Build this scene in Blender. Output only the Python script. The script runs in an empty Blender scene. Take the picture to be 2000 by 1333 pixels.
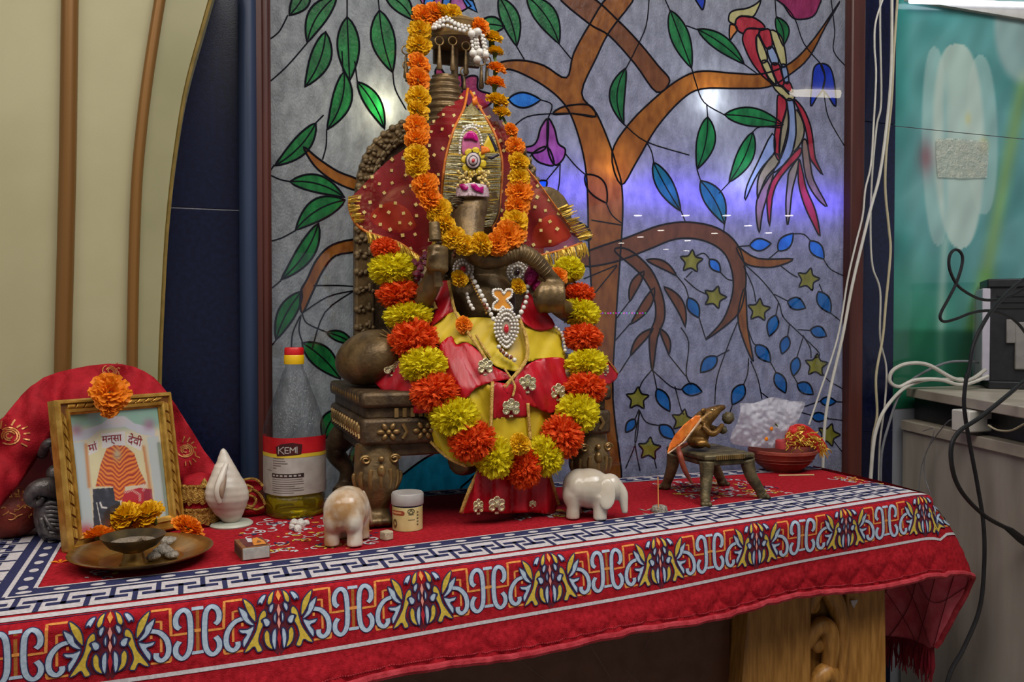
import bpy, bmesh, math, random
import numpy as np
from mathutils import Vector, Matrix, Quaternion, noise as mnoise
from mathutils.geometry import delaunay_2d_cdt
random.seed(7)
R = random.Random(11)
scene = bpy.context.scene
C = scene.collection
PI = math.pi
T = 0.75            # height of the table top above the floor (metres)
EYE = T + 0.31
# ------------------------------------------------------------------ camera
F_PX, YAW, PITCH = 1700.0, math.radians(20.5), math.radians(-1.2)
cam_d = bpy.data.cameras.new('camera'); cam = bpy.data.objects.new('camera', cam_d); C.objects.link(cam)
cam_d.sensor_width = 36.0; cam_d.lens = F_PX / 2000.0 * 36.0; cam_d.clip_start = 0.02; cam_d.clip_end = 200
cam.location = (0, 0, EYE)
cam.rotation_euler = (PI / 2 + PITCH, 0, -YAW)
scene.camera = cam
# ------------------------------------------------------------------ world, lights, exposure
scene.view_settings.view_transform = 'Standard'; scene.view_settings.look = 'None'
scene.view_settings.exposure = 0.0; scene.view_settings.gamma = 1.0
scene.view_settings.use_curve_mapping = False
world = bpy.data.worlds.new('world'); scene.world = world; world.use_nodes = True
bg = world.node_tree.nodes['Background']; bg.inputs[0].default_value = (0.80, 0.84, 1.0, 1); bg.inputs[1].default_value = 0.42
def area(name, loc, rot, size, sizey, power, col):
    d = bpy.data.lights.new(name, 'AREA'); d.shape = 'RECTANGLE'; d.size = size; d.size_y = sizey; d.energy = power; d.color = col
    o = bpy.data.objects.new(name, d); C.objects.link(o); o.location = loc; o.rotation_euler = rot; return o
def point(name, loc, power, col, rad=.02):
    d = bpy.data.lights.new(name, 'POINT'); d.energy = power; d.color = col; d.shadow_soft_size = rad
    o = bpy.data.objects.new(name, d); C.objects.link(o); o.location = loc; return o
area('overhead_area_light', (0.35, 0.05, T + 1.95), (math.radians(14), 0, 0), 1.9, 1.2, 42, (1.0, 0.95, 0.87))
area('overhead_area_light', (1.5, 0.1, T + 2.35), (math.radians(10), math.radians(8), 0), 1.1, 1.1, 32, (0.92, 0.95, 1.0))
area('overhead_area_light', (-1.5, 0.0, T + 2.3), (math.radians(10), math.radians(-20), 0), 1.1, 1.1, 30, (1.0, 0.95, 0.88))  # unseen light added on the left to brighten counter front and cloth lining
# bulbs of the light box behind the stained glass
def bulb(px, py, Y, power, col, rad):
    r_ = (math.sin(YAW) * 1, 0, 0)
    return (px, py, Y, power, col, rad)
BULBS = [(742, 214, 1.650, .60, (1.0, .95, .62), .010), (1372, 198, 1.650, .60, (.88, .95, 1.0), .010), (1182, 335, 1.654, .28, (1.0, .95, .62), .010),
         (1432, 345, 1.655, .30, (.85, .92, 1.0), .012), (660, 300, 1.70, .10, (1, .95, .85), .02), (1090, 300, 1.69, .08, (.8, .85, 1), .02), (1630, 440, 1.66, .14, (.9, .92, 1), .012)]
# ------------------------------------------------------------------ pixel rays of the photograph -> points in the room
_cy, _sy, _cp, _sp = math.cos(YAW), math.sin(YAW), math.cos(PITCH), math.sin(PITCH)
FW = Vector((_sy * _cp, _cy * _cp, _sp)); RT = Vector((_cy, -_sy, 0)); UP = Vector((-_sy * _sp, -_cy * _sp, _cp))
CAM = Vector((0, 0, EYE))
def ray(px, py): return FW + RT * ((px - 1000) / F_PX) + UP * ((666.5 - py) / F_PX)
def W(px, py, Y):                      # point of the vertical plane y = Y
    r = ray(px, py); return CAM + r * (Y / r.y)
def Zp(px, py, z=0.0):                 # point of the horizontal plane at height z over the table top
    r = ray(px, py); return CAM + r * ((T + z - EYE) / r.z)
def S(px, Y, x=1000):                  # length of px pixels at depth Y
    return px * (Y / ray(x, 630).y) / F_PX
def lin(c):
    return tuple((v / 255 / 12.92 if v / 255 <= .04045 else ((v / 255 + .055) / 1.055) ** 2.4) for v in c) + (1.0,)
# ------------------------------------------------------------------ materials
MATS = {}
def mat(name, c1, c2=None, rough=.6, metal=0.0, scale=40, bump=0.0, bscale=None, coat=0.0, spec=.5, alpha=1.0, trans=0.0, ior=1.45, emit=None, emits=0, sheen=0, det=4, stretch=None, transl=0.0, sss=0.0, ramp=(.35, .65)):
    if name in MATS: return MATS[name]
    m = bpy.data.materials.new(name); m.use_nodes = True; nt = m.node_tree; N = nt.nodes; L = nt.links
    b = N['Principled BSDF']; out = N['Material Output']
    b.inputs['Roughness'].default_value = rough; b.inputs['Metallic'].default_value = metal
    b.inputs['Coat Weight'].default_value = coat; b.inputs['Coat Roughness'].default_value = .04
    b.inputs['Specular IOR Level'].default_value = spec; b.inputs['Alpha'].default_value = alpha
    b.inputs['Transmission Weight'].default_value = trans; b.inputs['IOR'].default_value = ior
    b.inputs['Sheen Weight'].default_value = sheen
    if sss: b.inputs['Subsurface Weight'].default_value = sss; b.inputs['Subsurface Radius'].default_value = (.01, .008, .006)
    if emit: b.inputs['Emission Color'].default_value = lin(emit); b.inputs['Emission Strength'].default_value = emits
    tc = N.new('ShaderNodeTexCoord'); src = tc.outputs['Object']
    if stretch:
        mp = N.new('ShaderNodeMapping'); mp.inputs['Scale'].default_value = stretch; L.new(src, mp.inputs[0]); src = mp.outputs[0]
    nz = N.new('ShaderNodeTexNoise'); nz.inputs['Scale'].default_value = scale; nz.inputs['Detail'].default_value = det; L.new(src, nz.inputs['Vector'])
    cr = N.new('ShaderNodeValToRGB'); cr.color_ramp.elements[0].position = ramp[0]; cr.color_ramp.elements[1].position = ramp[1]
    cr.color_ramp.elements[0].color = lin(c1); cr.color_ramp.elements[1].color = lin(c2 or c1)
    L.new(nz.outputs['Fac'], cr.inputs[0]); L.new(cr.outputs[0], b.inputs['Base Color'])
    if bump:
        n2 = N.new('ShaderNodeTexNoise'); n2.inputs['Scale'].default_value = bscale or scale * 3; n2.inputs['Detail'].default_value = 5; L.new(src, n2.inputs['Vector'])
        bp = N.new('ShaderNodeBump'); bp.inputs['Strength'].default_value = bump; bp.inputs['Distance'].default_value = .004
        L.new(n2.outputs['Fac'], bp.inputs['Height']); L.new(bp.outputs[0], b.inputs['Normal'])
    if transl:
        tb = N.new('ShaderNodeBsdfTranslucent'); L.new(cr.outputs[0], tb.inputs['Color'])
        mx = N.new('ShaderNodeMixShader'); mx.inputs[0].default_value = transl
        L.new(b.outputs[0], mx.inputs[1]); L.new(tb.outputs[0], mx.inputs[2]); L.new(mx.outputs[0], out.inputs['Surface'])
    MATS[name] = m; return m
def vmat(name, rough=.5, coat=0.0, spec=.5, bump=0, bscale=300):   # colour from the mesh's own 'Col' attribute (flat print)
    if name in MATS: return MATS[name]
    m = bpy.data.materials.new(name); m.use_nodes = True; nt = m.node_tree; N = nt.nodes
    b = N['Principled BSDF']; b.inputs['Roughness'].default_value = rough; b.inputs['Coat Weight'].default_value = coat; b.inputs['Coat Roughness'].default_value = .03; b.inputs['Specular IOR Level'].default_value = spec
    a = N.new('ShaderNodeAttribute'); a.attribute_name = 'Col'; nt.links.new(a.outputs['Color'], b.inputs['Base Color'])
    if bump:
        n2 = N.new('ShaderNodeTexNoise'); n2.inputs['Scale'].default_value = bscale
        bp = N.new('ShaderNodeBump'); bp.inputs['Strength'].default_value = bump; bp.inputs['Distance'].default_value = .003
        nt.links.new(n2.outputs['Fac'], bp.inputs['Height']); nt.links.new(bp.outputs[0], b.inputs['Normal'])
    MATS[name] = m; return m
# ------------------------------------------------------------------ mesh building
def wloc(o):
    v = Vector((0, 0, 0))
    while o: v += o.location; o = o.parent
    return v
def link(o, parent=None):
    C.objects.link(o)
    if parent: o.parent = parent
    return o
def tag(o, label=None, cat=None, group=None, kind=None):
    if label: o['label'] = label
    if cat: o['category'] = cat
    if group: o['group'] = group
    if kind: o['kind'] = kind
    return o
def thing(name, label, cat, loc, group=None):
    o = bpy.data.objects.new(name, None); o.empty_display_size = .02; o.location = loc; C.objects.link(o)
    return tag(o, label, cat, group)
class MB:
    def __init__(s): s.v = []; s.f = []; s.m = []; s.mi = 0
    def add(s, vs, fs):
        k = len(s.v); s.v += [tuple(v) for v in vs]; s.f += [tuple(i + k for i in f) for f in fs]; s.m += [s.mi] * len(fs); return s
    def box(s, a, b, rz=0.0, M=None):
        c = [(a[i] + b[i]) / 2 for i in range(3)]; h = [abs(b[i] - a[i]) / 2 for i in range(3)]
        vs = [Vector((x * h[0], y * h[1], z * h[2])) for x in (-1, 1) for y in (-1, 1) for z in (-1, 1)]
        if rz: vs = [Matrix.Rotation(rz, 3, 'Z') @ v for v in vs]
        if M is not None: vs = [M @ v for v in vs]
        vs = [v + Vector(c) for v in vs]
        return s.add(vs, [(0, 1, 3, 2), (4, 6, 7, 5), (0, 4, 5, 1), (2, 3, 7, 6), (0, 2, 6, 4), (1, 5, 7, 3)])
    def tube(s, pts, r, n=8, cap=True, flat=1.0, closed=False):
        pts = [Vector(p) for p in pts]; m = len(pts)
        if m < 2: return s
        rs = r if isinstance(r, (list, tuple)) else [r] * m
        tan = []
        for i in range(m):
            if closed: t = pts[(i + 1) % m] - pts[i - 1]
            else: t = pts[min(i + 1, m - 1)] - pts[max(i - 1, 0)]
            tan.append(t.normalized() if t.length > 1e-9 else (tan[-1] if tan else Vector((0, 0, 1))))
        up = Vector((0, 1, 0)) if abs(tan[0].y) < .9 else Vector((1, 0, 0))
        nrm = (up - tan[0] * up.dot(tan[0])).normalized(); vs = []
        for i in range(m):
            if i:
                nrm = nrm - tan[i] * nrm.dot(tan[i])
                nrm = nrm.normalized() if nrm.length > 1e-6 else tan[i].orthogonal().normalized()
            bn = tan[i].cross(nrm)
            for k in range(n):
                a = 2 * PI * k / n; vs.append(pts[i] + (nrm * math.cos(a) * flat + bn * math.sin(a)) * rs[i])
        fs = []
        for i in range(m if closed else m - 1):
            j = (i + 1) % m
            for k in range(n): fs.append((i * n + k, i * n + (k + 1) % n, j * n + (k + 1) % n, j * n + k))
        if cap and not closed: fs.append(tuple(range(n - 1, -1, -1))); fs.append(tuple((m - 1) * n + k for k in range(n)))
        return s.add(vs, fs)
    def lathe(s, prof, c, n=32, sx=1, sy=1, M=None, power=1.0):      # prof: (radius, z) ; power>1 squares the section
        vs = []
        for r, z in prof:
            for k in range(n):
                a = 2 * PI * k / n; ca, sa = math.cos(a), math.sin(a)
                if power != 1.0:
                    q = (abs(ca) ** (2 * power) + abs(sa) ** (2 * power)) ** (-1 / (2 * power)); ca, sa = ca * q, sa * q
                v = Vector((r * ca * sx, r * sa * sy, z))
                if M is not None: v = M @ v
                vs.append(v + Vector(c))
        fs = []
        for i in range(len(prof) - 1):
            for k in range(n): fs.append((i * n + k, i * n + (k + 1) % n, (i + 1) * n + (k + 1) % n, (i + 1) * n + k))
        if prof[0][0] > 1e-5: fs.append(tuple(range(n - 1, -1, -1)))
        if prof[-1][0] > 1e-5: fs.append(tuple((len(prof) - 1) * n + k for k in range(n)))
        return s.add(vs, fs)
    def ell(s, c, r, n=16, m=10, M=None):
        if not isinstance(r, (list, tuple, Vector)): r = (r, r, r)
        vs = []
        for i in range(m + 1):
            th = PI * i / m
            for k in range(n):
                a = 2 * PI * k / n
                v = Vector((r[0] * math.sin(th) * math.cos(a), r[1] * math.sin(th) * math.sin(a), r[2] * math.cos(th)))
                if M is not None: v = M @ v
                vs.append(v + Vector(c))
        fs = [(i * n + k, i * n + (k + 1) % n, (i + 1) * n + (k + 1) % n, (i + 1) * n + k)[::-1] for i in range(m) for k in range(n)]
        return s.add(vs, fs)
    def ribbon(s, pts, half, thick=.0012):         # half: list of half-width vectors
        pts = [Vector(p) for p in pts]; vs = []
        for p, h in zip(pts, half): vs += [p - Vector(h), p + Vector(h)]
        return s.add(vs, [(2 * i, 2 * i + 1, 2 * i + 3, 2 * i + 2) for i in range(len(pts) - 1)])
    def prism(s, front, back):
        n = len(front); return s.add(list(front) + list(back), [tuple(range(n)), tuple(range(2 * n - 1, n - 1, -1))] + [(i, i + n, (i + 1) % n + n, (i + 1) % n) for i in range(n)])
    def mesh(s, name, mats, off=Vector((0, 0, 0)), smooth=40, weld=1e-5):
        me = bpy.data.meshes.new(name); me.from_pydata([tuple(Vector(v) - off) for v in s.v], [], s.f)
        for mm in (mats if isinstance(mats, (list, tuple)) else [mats]): me.materials.append(mm)
        if any(s.m): me.polygons.foreach_set('material_index', s.m)
        bm = bmesh.new(); bm.from_mesh(me)
        if weld: bmesh.ops.remove_doubles(bm, verts=bm.verts, dist=weld)
        bmesh.ops.recalc_face_normals(bm, faces=bm.faces); bm.to_mesh(me); bm.free()
        if smooth:
            me.polygons.foreach_set('use_smooth', [True] * len(me.polygons)); me.set_sharp_from_angle(angle=math.radians(smooth))
        me.update(); return me
    def build(s, name, mats, parent=None, smooth=40, bevel=0, solid=0, subd=0, voxel=0, sm=0, off=None, weld=1e-5):
        loc = wloc(parent) if parent else (off or Vector((0, 0, 0)))
        me = s.mesh(name, mats, Vector(loc), smooth, weld)
        o = bpy.data.objects.new(name, me); C.objects.link(o)
        if parent: o.parent = parent
        else: o.location = loc
        if voxel:
            r = o.modifiers.new('r', 'REMESH'); r.mode = 'VOXEL'; r.voxel_size = voxel; r.use_smooth_shade = True
            if sm:
                q = o.modifiers.new('s', 'SMOOTH'); q.iterations = sm; q.factor = .5
        if bevel:
            q = o.modifiers.new('b', 'BEVEL'); q.width = bevel; q.segments = 2; q.limit_method = 'ANGLE'
        if solid:
            q = o.modifiers.new('t', 'SOLIDIFY'); q.thickness = solid; q.offset = 0
        if subd:
            q = o.modifiers.new('d', 'SUBSURF'); q.levels = subd; q.render_levels = subd
        return o
def bake(o):                     # turn the modifiers into plain mesh data
    dg = bpy.context.evaluated_depsgraph_get(); e = o.evaluated_get(dg)
    me = bpy.data.meshes.new_from_object(e); o.modifiers.clear(); old = o.data; o.data = me
    return o
def smooth_pts(pts, k=6, closed=False):           # Catmull-Rom
    pts = [Vector(p) for p in pts]; n = len(pts); out = []
    rng = range(n if closed else n - 1)
    for i in rng:
        if closed: a, b, c, d = pts[i - 1], pts[i], pts[(i + 1) % n], pts[(i + 2) % n]
        else: a, b, c, d = pts[max(i - 1, 0)], pts[i], pts[i + 1], pts[min(i + 2, n - 1)]
        for j in range(k):
            t = j / k
            out.append(.5 * ((2 * b) + (c - a) * t + (2 * a - 5 * b + 4 * c - d) * t * t + (3 * b - a - 3 * c + d) * t ** 3))
    if not closed: out.append(pts[-1])
    return out
def inpoly(x, y, P):
    r = False; j = len(P) - 1
    for i in range(len(P)):
        if (P[i][1] > y) != (P[j][1] > y) and x < (P[j][0] - P[i][0]) * (y - P[i][1]) / (P[j][1] - P[i][1]) + P[i][0]: r = not r
        j = i
    return r
def tri_poly(P, step=None, jit=.25):              # triangulate a 2-D outline, with inner points every step
    P = [Vector((p[0], p[1])) for p in P]
    Q = []
    for i, p in enumerate(P):
        q = P[(i + 1) % len(P)]; Q.append(p)
        if step:
            k = int((q - p).length / step)
            for j in range(1, k + 1):
                if j / (k + 1) < 1: Q.append(p.lerp(q, j / (k + 1)))
    n = len(Q); V = list(Q)
    if step:
        x0, x1 = min(p.x for p in Q), max(p.x for p in Q); y0, y1 = min(p.y for p in Q), max(p.y for p in Q)
        yy = y0 + step / 2; row = 0
        while yy < y1:
            xx = x0 + (step / 2 if row % 2 else step)
            while xx < x1:
                if inpoly(xx, yy, Q): V.append(Vector((xx + R.uniform(-jit, jit) * step * .3, yy + R.uniform(-jit, jit) * step * .3)))
                xx += step
            yy += step * .87; row += 1
    r = delaunay_2d_cdt(V, [], [list(range(n))], 1, 1e-7)
    return [tuple(v) for v in r[0]], [tuple(f) for f in r[2]]
def sheet(name, poly, Y, m, parent, step=9, solid=.0012, smooth=True, closed_smooth=0, mb=None):
    if closed_smooth: poly = [tuple(p[:2]) for p in smooth_pts([(a, b, 0) for a, b in poly], closed_smooth, True)]
    v, f = tri_poly(poly, step)
    fn = Y if callable(Y) else (lambda a, b: Y)
    if mb is not None:
        mb.add([W(a, b, fn(a, b)) for a, b in v], f); return mb
    b_ = MB(); b_.add([W(a, b, fn(a, b)) for a, b in v], f)
    return b_.build(name, m, parent, smooth=180, solid=solid)
class Print:                     # flat print: coloured outlines laid on a surface given by fn(u, v, lift)
    def __init__(s, fn, maxlen=None, lift=.0004): s.fn = fn; s.mb = MB(); s.mats = []; s.maxlen = maxlen; s.lift = lift
    def _m(s, m):
        if m not in s.mats: s.mats.append(m)
        s.mb.mi = s.mats.index(m)
    def poly(s, P, m, layer=1):
        s._m(m); v, f = tri_poly(P, s.maxlen) if len(P) > 4 or s.maxlen else (P, [tuple(range(len(P)))])
        s.mb.add([s.fn(a, b, s.lift * layer) for a, b in v], f); return s
    def stroke(s, pts, w, m, layer=1, taper=False, closed=False):
        s._m(m); pts = [Vector((p[0], p[1])) for p in pts]
        if len(pts) <= 5 and not closed and not isinstance(w, (list, tuple)): pts = [a.lerp(b, j / 5) for a, b in zip(pts[:-1], pts[1:]) for j in range(5)] + [pts[-1]]
        n = len(pts); vs = []
        for i, p in enumerate(pts):
            t = (pts[(i + 1) % n] - pts[i - 1]) if closed else pts[min(i + 1, n - 1)] - pts[max(i - 1, 0)]
            t = t.normalized() if t.length > 0 else Vector((1, 0)); h = Vector((-t.y, t.x)) * (w if not isinstance(w, (list, tuple)) else w[i]) / 2
            vs += [p - h, p + h]
        q = [(2 * i, 2 * i + 1, 2 * ((i + 1) % n) + 1, 2 * ((i + 1) % n)) for i in range(n if closed else n - 1)]
        s.mb.add([s.fn(a.x, a.y, s.lift * layer) for a in vs], q); return s
    def rect(s, u0, v0, u1, v1, m, layer=1, du=None):
        s._m(m); k = max(1, int(abs(u1 - u0) / (du or 1e9)) + 1); P = []
        for i in range(k + 1):
            u = u0 + (u1 - u0) * i / k; P += [s.fn(u, v0, s.lift * layer), s.fn(u, v1, s.lift * layer)]
        s.mb.add(P, [(2 * i, 2 * i + 1, 2 * i + 3, 2 * i + 2) for i in range(k)]); return s
    def build(s, name, parent): return s.mb.build(name, s.mats, parent, smooth=0, weld=0)
def copy_tree(o, parent=None, loc=None):
    c = o.copy(); C.objects.link(c); c.parent = parent
    if loc is not None: c.location = loc
    for ch in list(o.children): copy_tree(ch, c)
    return c
def mixc(c, col, w): return c * (1 - w[:, None]) + np.array(col, float)[None] * w[:, None]
def sstep(a, b, x): t = np.clip((x - a) / (b - a), 0, 1); return t * t * (3 - 2 * t)
def npoly(x, y, P):
    r = np.zeros(x.shape, bool); j = len(P) - 1
    for i in range(len(P)):
        (xi, yi), (xj, yj) = P[i], P[j]
        if yi != yj:
            c = ((yi > y) != (yj > y)) & (x < (xj - xi) * (y - yi) / (yj - yi) + xi); r ^= c
        j = i
    return r
def npdist(x, y, P):             # distance to a polyline
    d = np.full(x.shape, 1e9)
    for (ax, ay), (bx, by_) in zip(P[:-1], P[1:]):
        vx, vy = bx - ax, by_ - ay; t = np.clip(((x - ax) * vx + (y - ay) * vy) / (vx * vx + vy * vy + 1e-9), 0, 1)
        d = np.minimum(d, np.hypot(x - ax - t * vx, y - ay - t * vy))
    return d
def fnoise(x, y, s, seed=0):
    r = np.zeros_like(x); rr = np.random.RandomState(seed)
    for k in range(7):
        a = rr.uniform(0, 2 * PI); f = s * rr.uniform(.6, 2.2); r += np.sin((x * math.cos(a) + y * math.sin(a)) * f + rr.uniform(0, 6)) / 7
    return r
def proj(x, y, z):                # room point -> photo pixel (used to read printed designs off the photograph)
    v = np.stack([x - CAM.x, y - CAM.y, z - CAM.z], -1); d = v @ np.array(FW)
    return 1000 + F_PX * (v @ np.array(RT)) / d, 666.5 - F_PX * (v @ np.array(UP)) / d
# ================================================================== SETTING
granite = mat('dark_blue_granite', (9, 13, 36), (16, 22, 52), rough=.28, scale=120, bump=.05)
cream = mat('cream_laminate', (160, 152, 116), (168, 160, 124), rough=.5, scale=6, bump=.03, bscale=400)
cream_edge = mat('cream_panel_edge', (134, 130, 96), (146, 140, 106), rough=.35, scale=5)
gold_trim = mat('gold_moulding', (112, 76, 34), (132, 92, 44), rough=.42, metal=.35, scale=8, stretch=(1, 1, .1))
frame_wood = mat('dark_red_brown_wood', (58, 25, 20), (78, 36, 28), rough=.45, scale=30, stretch=(1, 1, .08), bump=.1)
blue_paint = mat('blue_grey_moulding', (22, 34, 58), (44, 56, 80), rough=.4, scale=30, stretch=(1, 1, .05), bump=.15)
grey_plaster = mat('stained_grey_marble', (150, 142, 131), (174, 166, 154), rough=.5, scale=5, stretch=(3, 3, .6), bump=.05)
slab_m = mat('cream_marble_slab', (150, 140, 124), (176, 166, 150), rough=.3, scale=14, bump=.05)
black_granite = mat('black_granite', (18, 18, 20), (32, 30, 32), rough=.35, scale=60)
room_m = mat('room_floor_tile', (120, 110, 98), (132, 122, 110), rough=.3, scale=4)
ceil_m = mat('ceiling_paint', (150, 148, 140), (156, 154, 146), rough=.8, scale=4)
white_box = mat('white_light_box', (200, 200, 205), (206, 206, 210), rough=.8)
grout = mat('pale_grout', (150, 152, 160))

def struct(name, mb, m, parent=None, **k):
    o = mb.build(name, m, parent, **k)
    if parent is None: o['kind'] = 'structure'
    return o
struct('floor', MB().box((-7, -14, -.05), (7, 3, 0)), room_m)
struct('ceiling', MB().box((-7, -24, 3.2), (7, 3, 3.3)), ceil_m)
# ---- back wall of dark blue granite tiles
YW = 1.64
wb = thing('wall_back', None, None, (0.0, YW, 0)); wb['kind'] = 'structure'
seam = W(400, 408, YW).z
x_l = W(470, 400, YW).x
def tile(parent, x0, x1, z0, z1, m, Y=YW, t=.02): return MB().box((x0 + .0006, Y, z0 + .0009), (x1 - .0006, Y + t, z1 - .0009)).build('tile', m, parent, bevel=.0008)
struct('backing', MB().box((-1.3, YW + .004, 0), (W(1684, 500, 1.63).x - .02, YW + .2, .73)), grout, wb)
struct('backing', MB().box((-1.3, YW + .0015, .73), (x_l + .005, YW + .02, 3)), grout, wb)
for z0, z1 in ((.0, seam - .6), (seam - .6, seam), (seam, seam + .6), (seam + .6, seam + 1.2)):
    tile(wb, x_l - .62, x_l, z0, z1, granite); tile(wb, x_l - 1.24, x_l - .62, z0, z1, granite)
# ---- left cream panel with gold mouldings
YP = 1.54
wl = thing('wall_left', None, None, (-.3, YP, 0)); wl['kind'] = 'structure'
curve = [(430, -60), (412, 0), (395, 60), (375, 130), (359, 200), (345, 290), (335, 370), (326, 470), (319, 600), (314, 720), (311, 900), (310, 1060)]
edge = smooth_pts([W(a, b, YP) for a, b in curve], 5)
fr = [Vector((-1.2, YP, edge[0].z))] + edge + [Vector((-1.2, YP, edge[-1].z))]
struct('panel', MB().prism(fr, [v + Vector((0, .09, 0)) for v in fr]), cream, wl, smooth=30)
lip = MB()
lip.tube([e + Vector((-.001, -.001, 0)) for e in edge], .0035, 6); struct('edge_strip', lip, mat('brass_lip', (120, 100, 48), (140, 116, 60), rough=.4, metal=.3), wl)
inner = [(325, -60), (313, 0), (300, 80), (288, 160), (277, 250), (268, 350), (263, 470), (260, 600), (258, 760), (257, 1060)]
ie = smooth_pts([W(a, b, YP) for a, b in inner], 5)
band = ie + [v for v in reversed([e + Vector((-.004, 0, 0)) for e in edge])]
# the raised outer band of the arch: a strip between the moulding and the edge
nb = min(len(ie), len(edge)); st = MB()
A = [ie[int(i * (len(ie) - 1) / 40)] for i in range(41)]; B = [edge[int(i * (len(edge) - 1) / 40)] for i in range(41)]
vs = []
for a, b in zip(A, B): vs += [a + Vector((0, -.006, 0)), b + Vector((-.004, -.006, 0)), a, b + Vector((-.004, 0, 0))]
st.add(vs, [q for i in range(40) for q in ((4 * i, 4 * i + 1, 4 * i + 5, 4 * i + 4), (4 * i + 1, 4 * i + 3, 4 * i + 7, 4 * i + 5), (4 * i + 2, 4 * i, 4 * i + 4, 4 * i + 6))])
struct('arch_band', st, cream_edge, wl)
t1 = MB().tube([p + Vector((0, -.006, 0)) for p in ie], .0085, 12, flat=1.2).build('trim_1', gold_trim, None); t1['kind'] = 'structure'
vt = smooth_pts([W(a, b, YP) for a, b in [(139, -60), (137, 0), (133, 300), (128, 520), (123, 730), (120, 1060)]], 5)
t2 = MB().tube([p + Vector((0, -.004, 0)) for p in vt], .0125, 12, flat=1.2).build('trim_2', gold_trim, None); t2['kind'] = 'structure'
# ---- stained glass window
YG = 1.62
win = thing('window_1', None, None, (W(1085, 600, YG).x, YG, T)); win['kind'] = 'structure'
def col(x0, x1, z0, z1, y0, y1, name, m, bev=.004): return struct(name, MB().box((x0, y0, z0), (x1, y1, z1)), m, win, bevel=bev)
xl0, xl1, xl2 = W(469, 450, 1.60).x, W(503, 450, 1.60).x, W(527, 450, YG).x
xr1, xr2 = W(1648, 450, YG).x, W(1686, 450, 1.60).x
z0_, z1_ = T - .3, 2.3
struct('moulding', MB().lathe([(.022, 0), (.022, z1_ - z0_)], ((xl0 + xl1) / 2, 1.612, z0_), 20, sx=.72, sy=1), blue_paint, win)
col(xl0 + .002, xl1 + .004, z0_, z1_, 1.612, 1.66, 'moulding', blue_paint)
col(xl1 - .006, xl2 + .002, z0_, z1_, 1.604, 1.66, 'frame_stile', frame_wood)
struct('frame_bead', MB().lathe([(.007, 0), (.007, z1_ - z0_)], ((xl1 + xl2) / 2 + .004, 1.606, z0_), 10), frame_wood, win)
col(xr1 - .001, xr2, z0_, z1_, 1.596, 1.66, 'frame_stile', frame_wood)
col(xl1 - .006, xr2, z1_ - .05, z1_, 1.604, 1.66, 'frame_rail', frame_wood)
col(xl1 - .006, xr2, z0_, z0_ + .05, 1.604, 1.66, 'frame_rail', frame_wood)
# light box behind the glass
bx0, bx1, by1 = xl1, xr1 + .01, 1.76
lb = MB(); lb.box((bx0, by1, z0_), (bx1, by1 + .01, z1_)); lb.box((bx0 - .01, 1.662, z0_), (bx0, by1, z1_)); lb.box((bx1, 1.662, z0_), (bx1 + .01, by1, z1_)); lb.box((bx0, 1.662, z1_), (bx1, by1, z1_ + .01)); lb.box((bx0, 1.662, z0_ - .01), (bx1, by1, z0_))
struct('light_box', lb, white_box, win)
for px, py, Y, pw, cl, rd in BULBS: point('light_box_bulb', W(px, py, Y), pw, cl, rd)
s0, s1 = W(1040, 388, 1.664), W(1650, 388, 1.664)
area('blue_led_strip', (s0 + s1) / 2, (-PI / 2, 0, 0), (s1 - s0).x, .014, 2.0, (.10, .05, 1.0))
area('light_box_glow', ((bx0 + bx1) / 2 + .25, 1.755, T + .5), (-PI / 2, 0, 0), .9, 1.0, 2.6, (.46, .46, 1.0))
area('light_box_glow', (bx0 + .25, 1.755, T + .5), (-PI / 2, 0, 0), .45, 1.0, .95, (.94, 1.0, .92))

def glass(name, c, c2, tr=.45, rough=.38, bump=.35, bs=260):
    if name in MATS: return MATS[name]
    m = mat(name, c, c2, rough=rough, scale=55, bump=bump, bscale=bs, coat=.0, transl=tr, stretch=(1, 1, .5)); nt = m.node_tree; gn = nt.nodes.new('ShaderNodeNewGeometry'); nt.links.new(gn.outputs['Normal'], nt.nodes['Principled BSDF'].inputs['Coat Normal']); return m
G_base = glass('textured_clear_glass', (114, 116, 120), (142, 144, 148), bs=330, bump=1.0)
G_green = glass('green_glass', (8, 72, 34), (26, 112, 54)); G_teal = glass('teal_green_glass', (10, 76, 66), (26, 108, 92))
G_blue = glass('light_blue_glass', (14, 88, 160), (34, 118, 190)); G_tblue = glass('teal_blue_glass', (8, 76, 124), (18, 98, 146)); G_dblue = glass('royal_blue_glass', (10, 36, 130), (22, 58, 164))
G_brown = glass('brown_glass', (108, 58, 18), (142, 86, 30), bs=120); G_brown2 = glass('dark_brown_glass', (88, 50, 26), (112, 66, 36), bs=120)
G_pink = glass('pink_glass', (118, 44, 104), (158, 84, 142)); G_red = glass('red_glass', (136, 24, 36), (168, 46, 56)); G_plum = glass('plum_glass', (112, 24, 62), (142, 40, 84))
G_cream = glass('cream_glass', (158, 150, 92), (176, 168, 112)); G_olive = glass('olive_glass', (118, 112, 78), (140, 132, 96)); G_grey = glass('grey_blue_glass', (110, 128, 146), (132, 148, 166))
G_star = glass('star_glass', (106, 104, 26), (136, 132, 46)); G_wave = glass('wave_glass', (4, 92, 114), (16, 116, 140)); G_tan = glass('tan_glass', (112, 92, 70), (134, 112, 86)); G_orange = glass('beak_glass', (170, 98, 36), (186, 118, 60))
lead_m = mat('lead_line', (8, 8, 18), (14, 13, 24), rough=.8, spec=.1)
PC = []      # (name, outline in photo pixels, material)
VEIN = []    # lead lines
def smo(P, k=4): return [(v.x, v.y) for v in smooth_pts([(a, b, 0) for a, b in P], k, True)]
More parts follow.
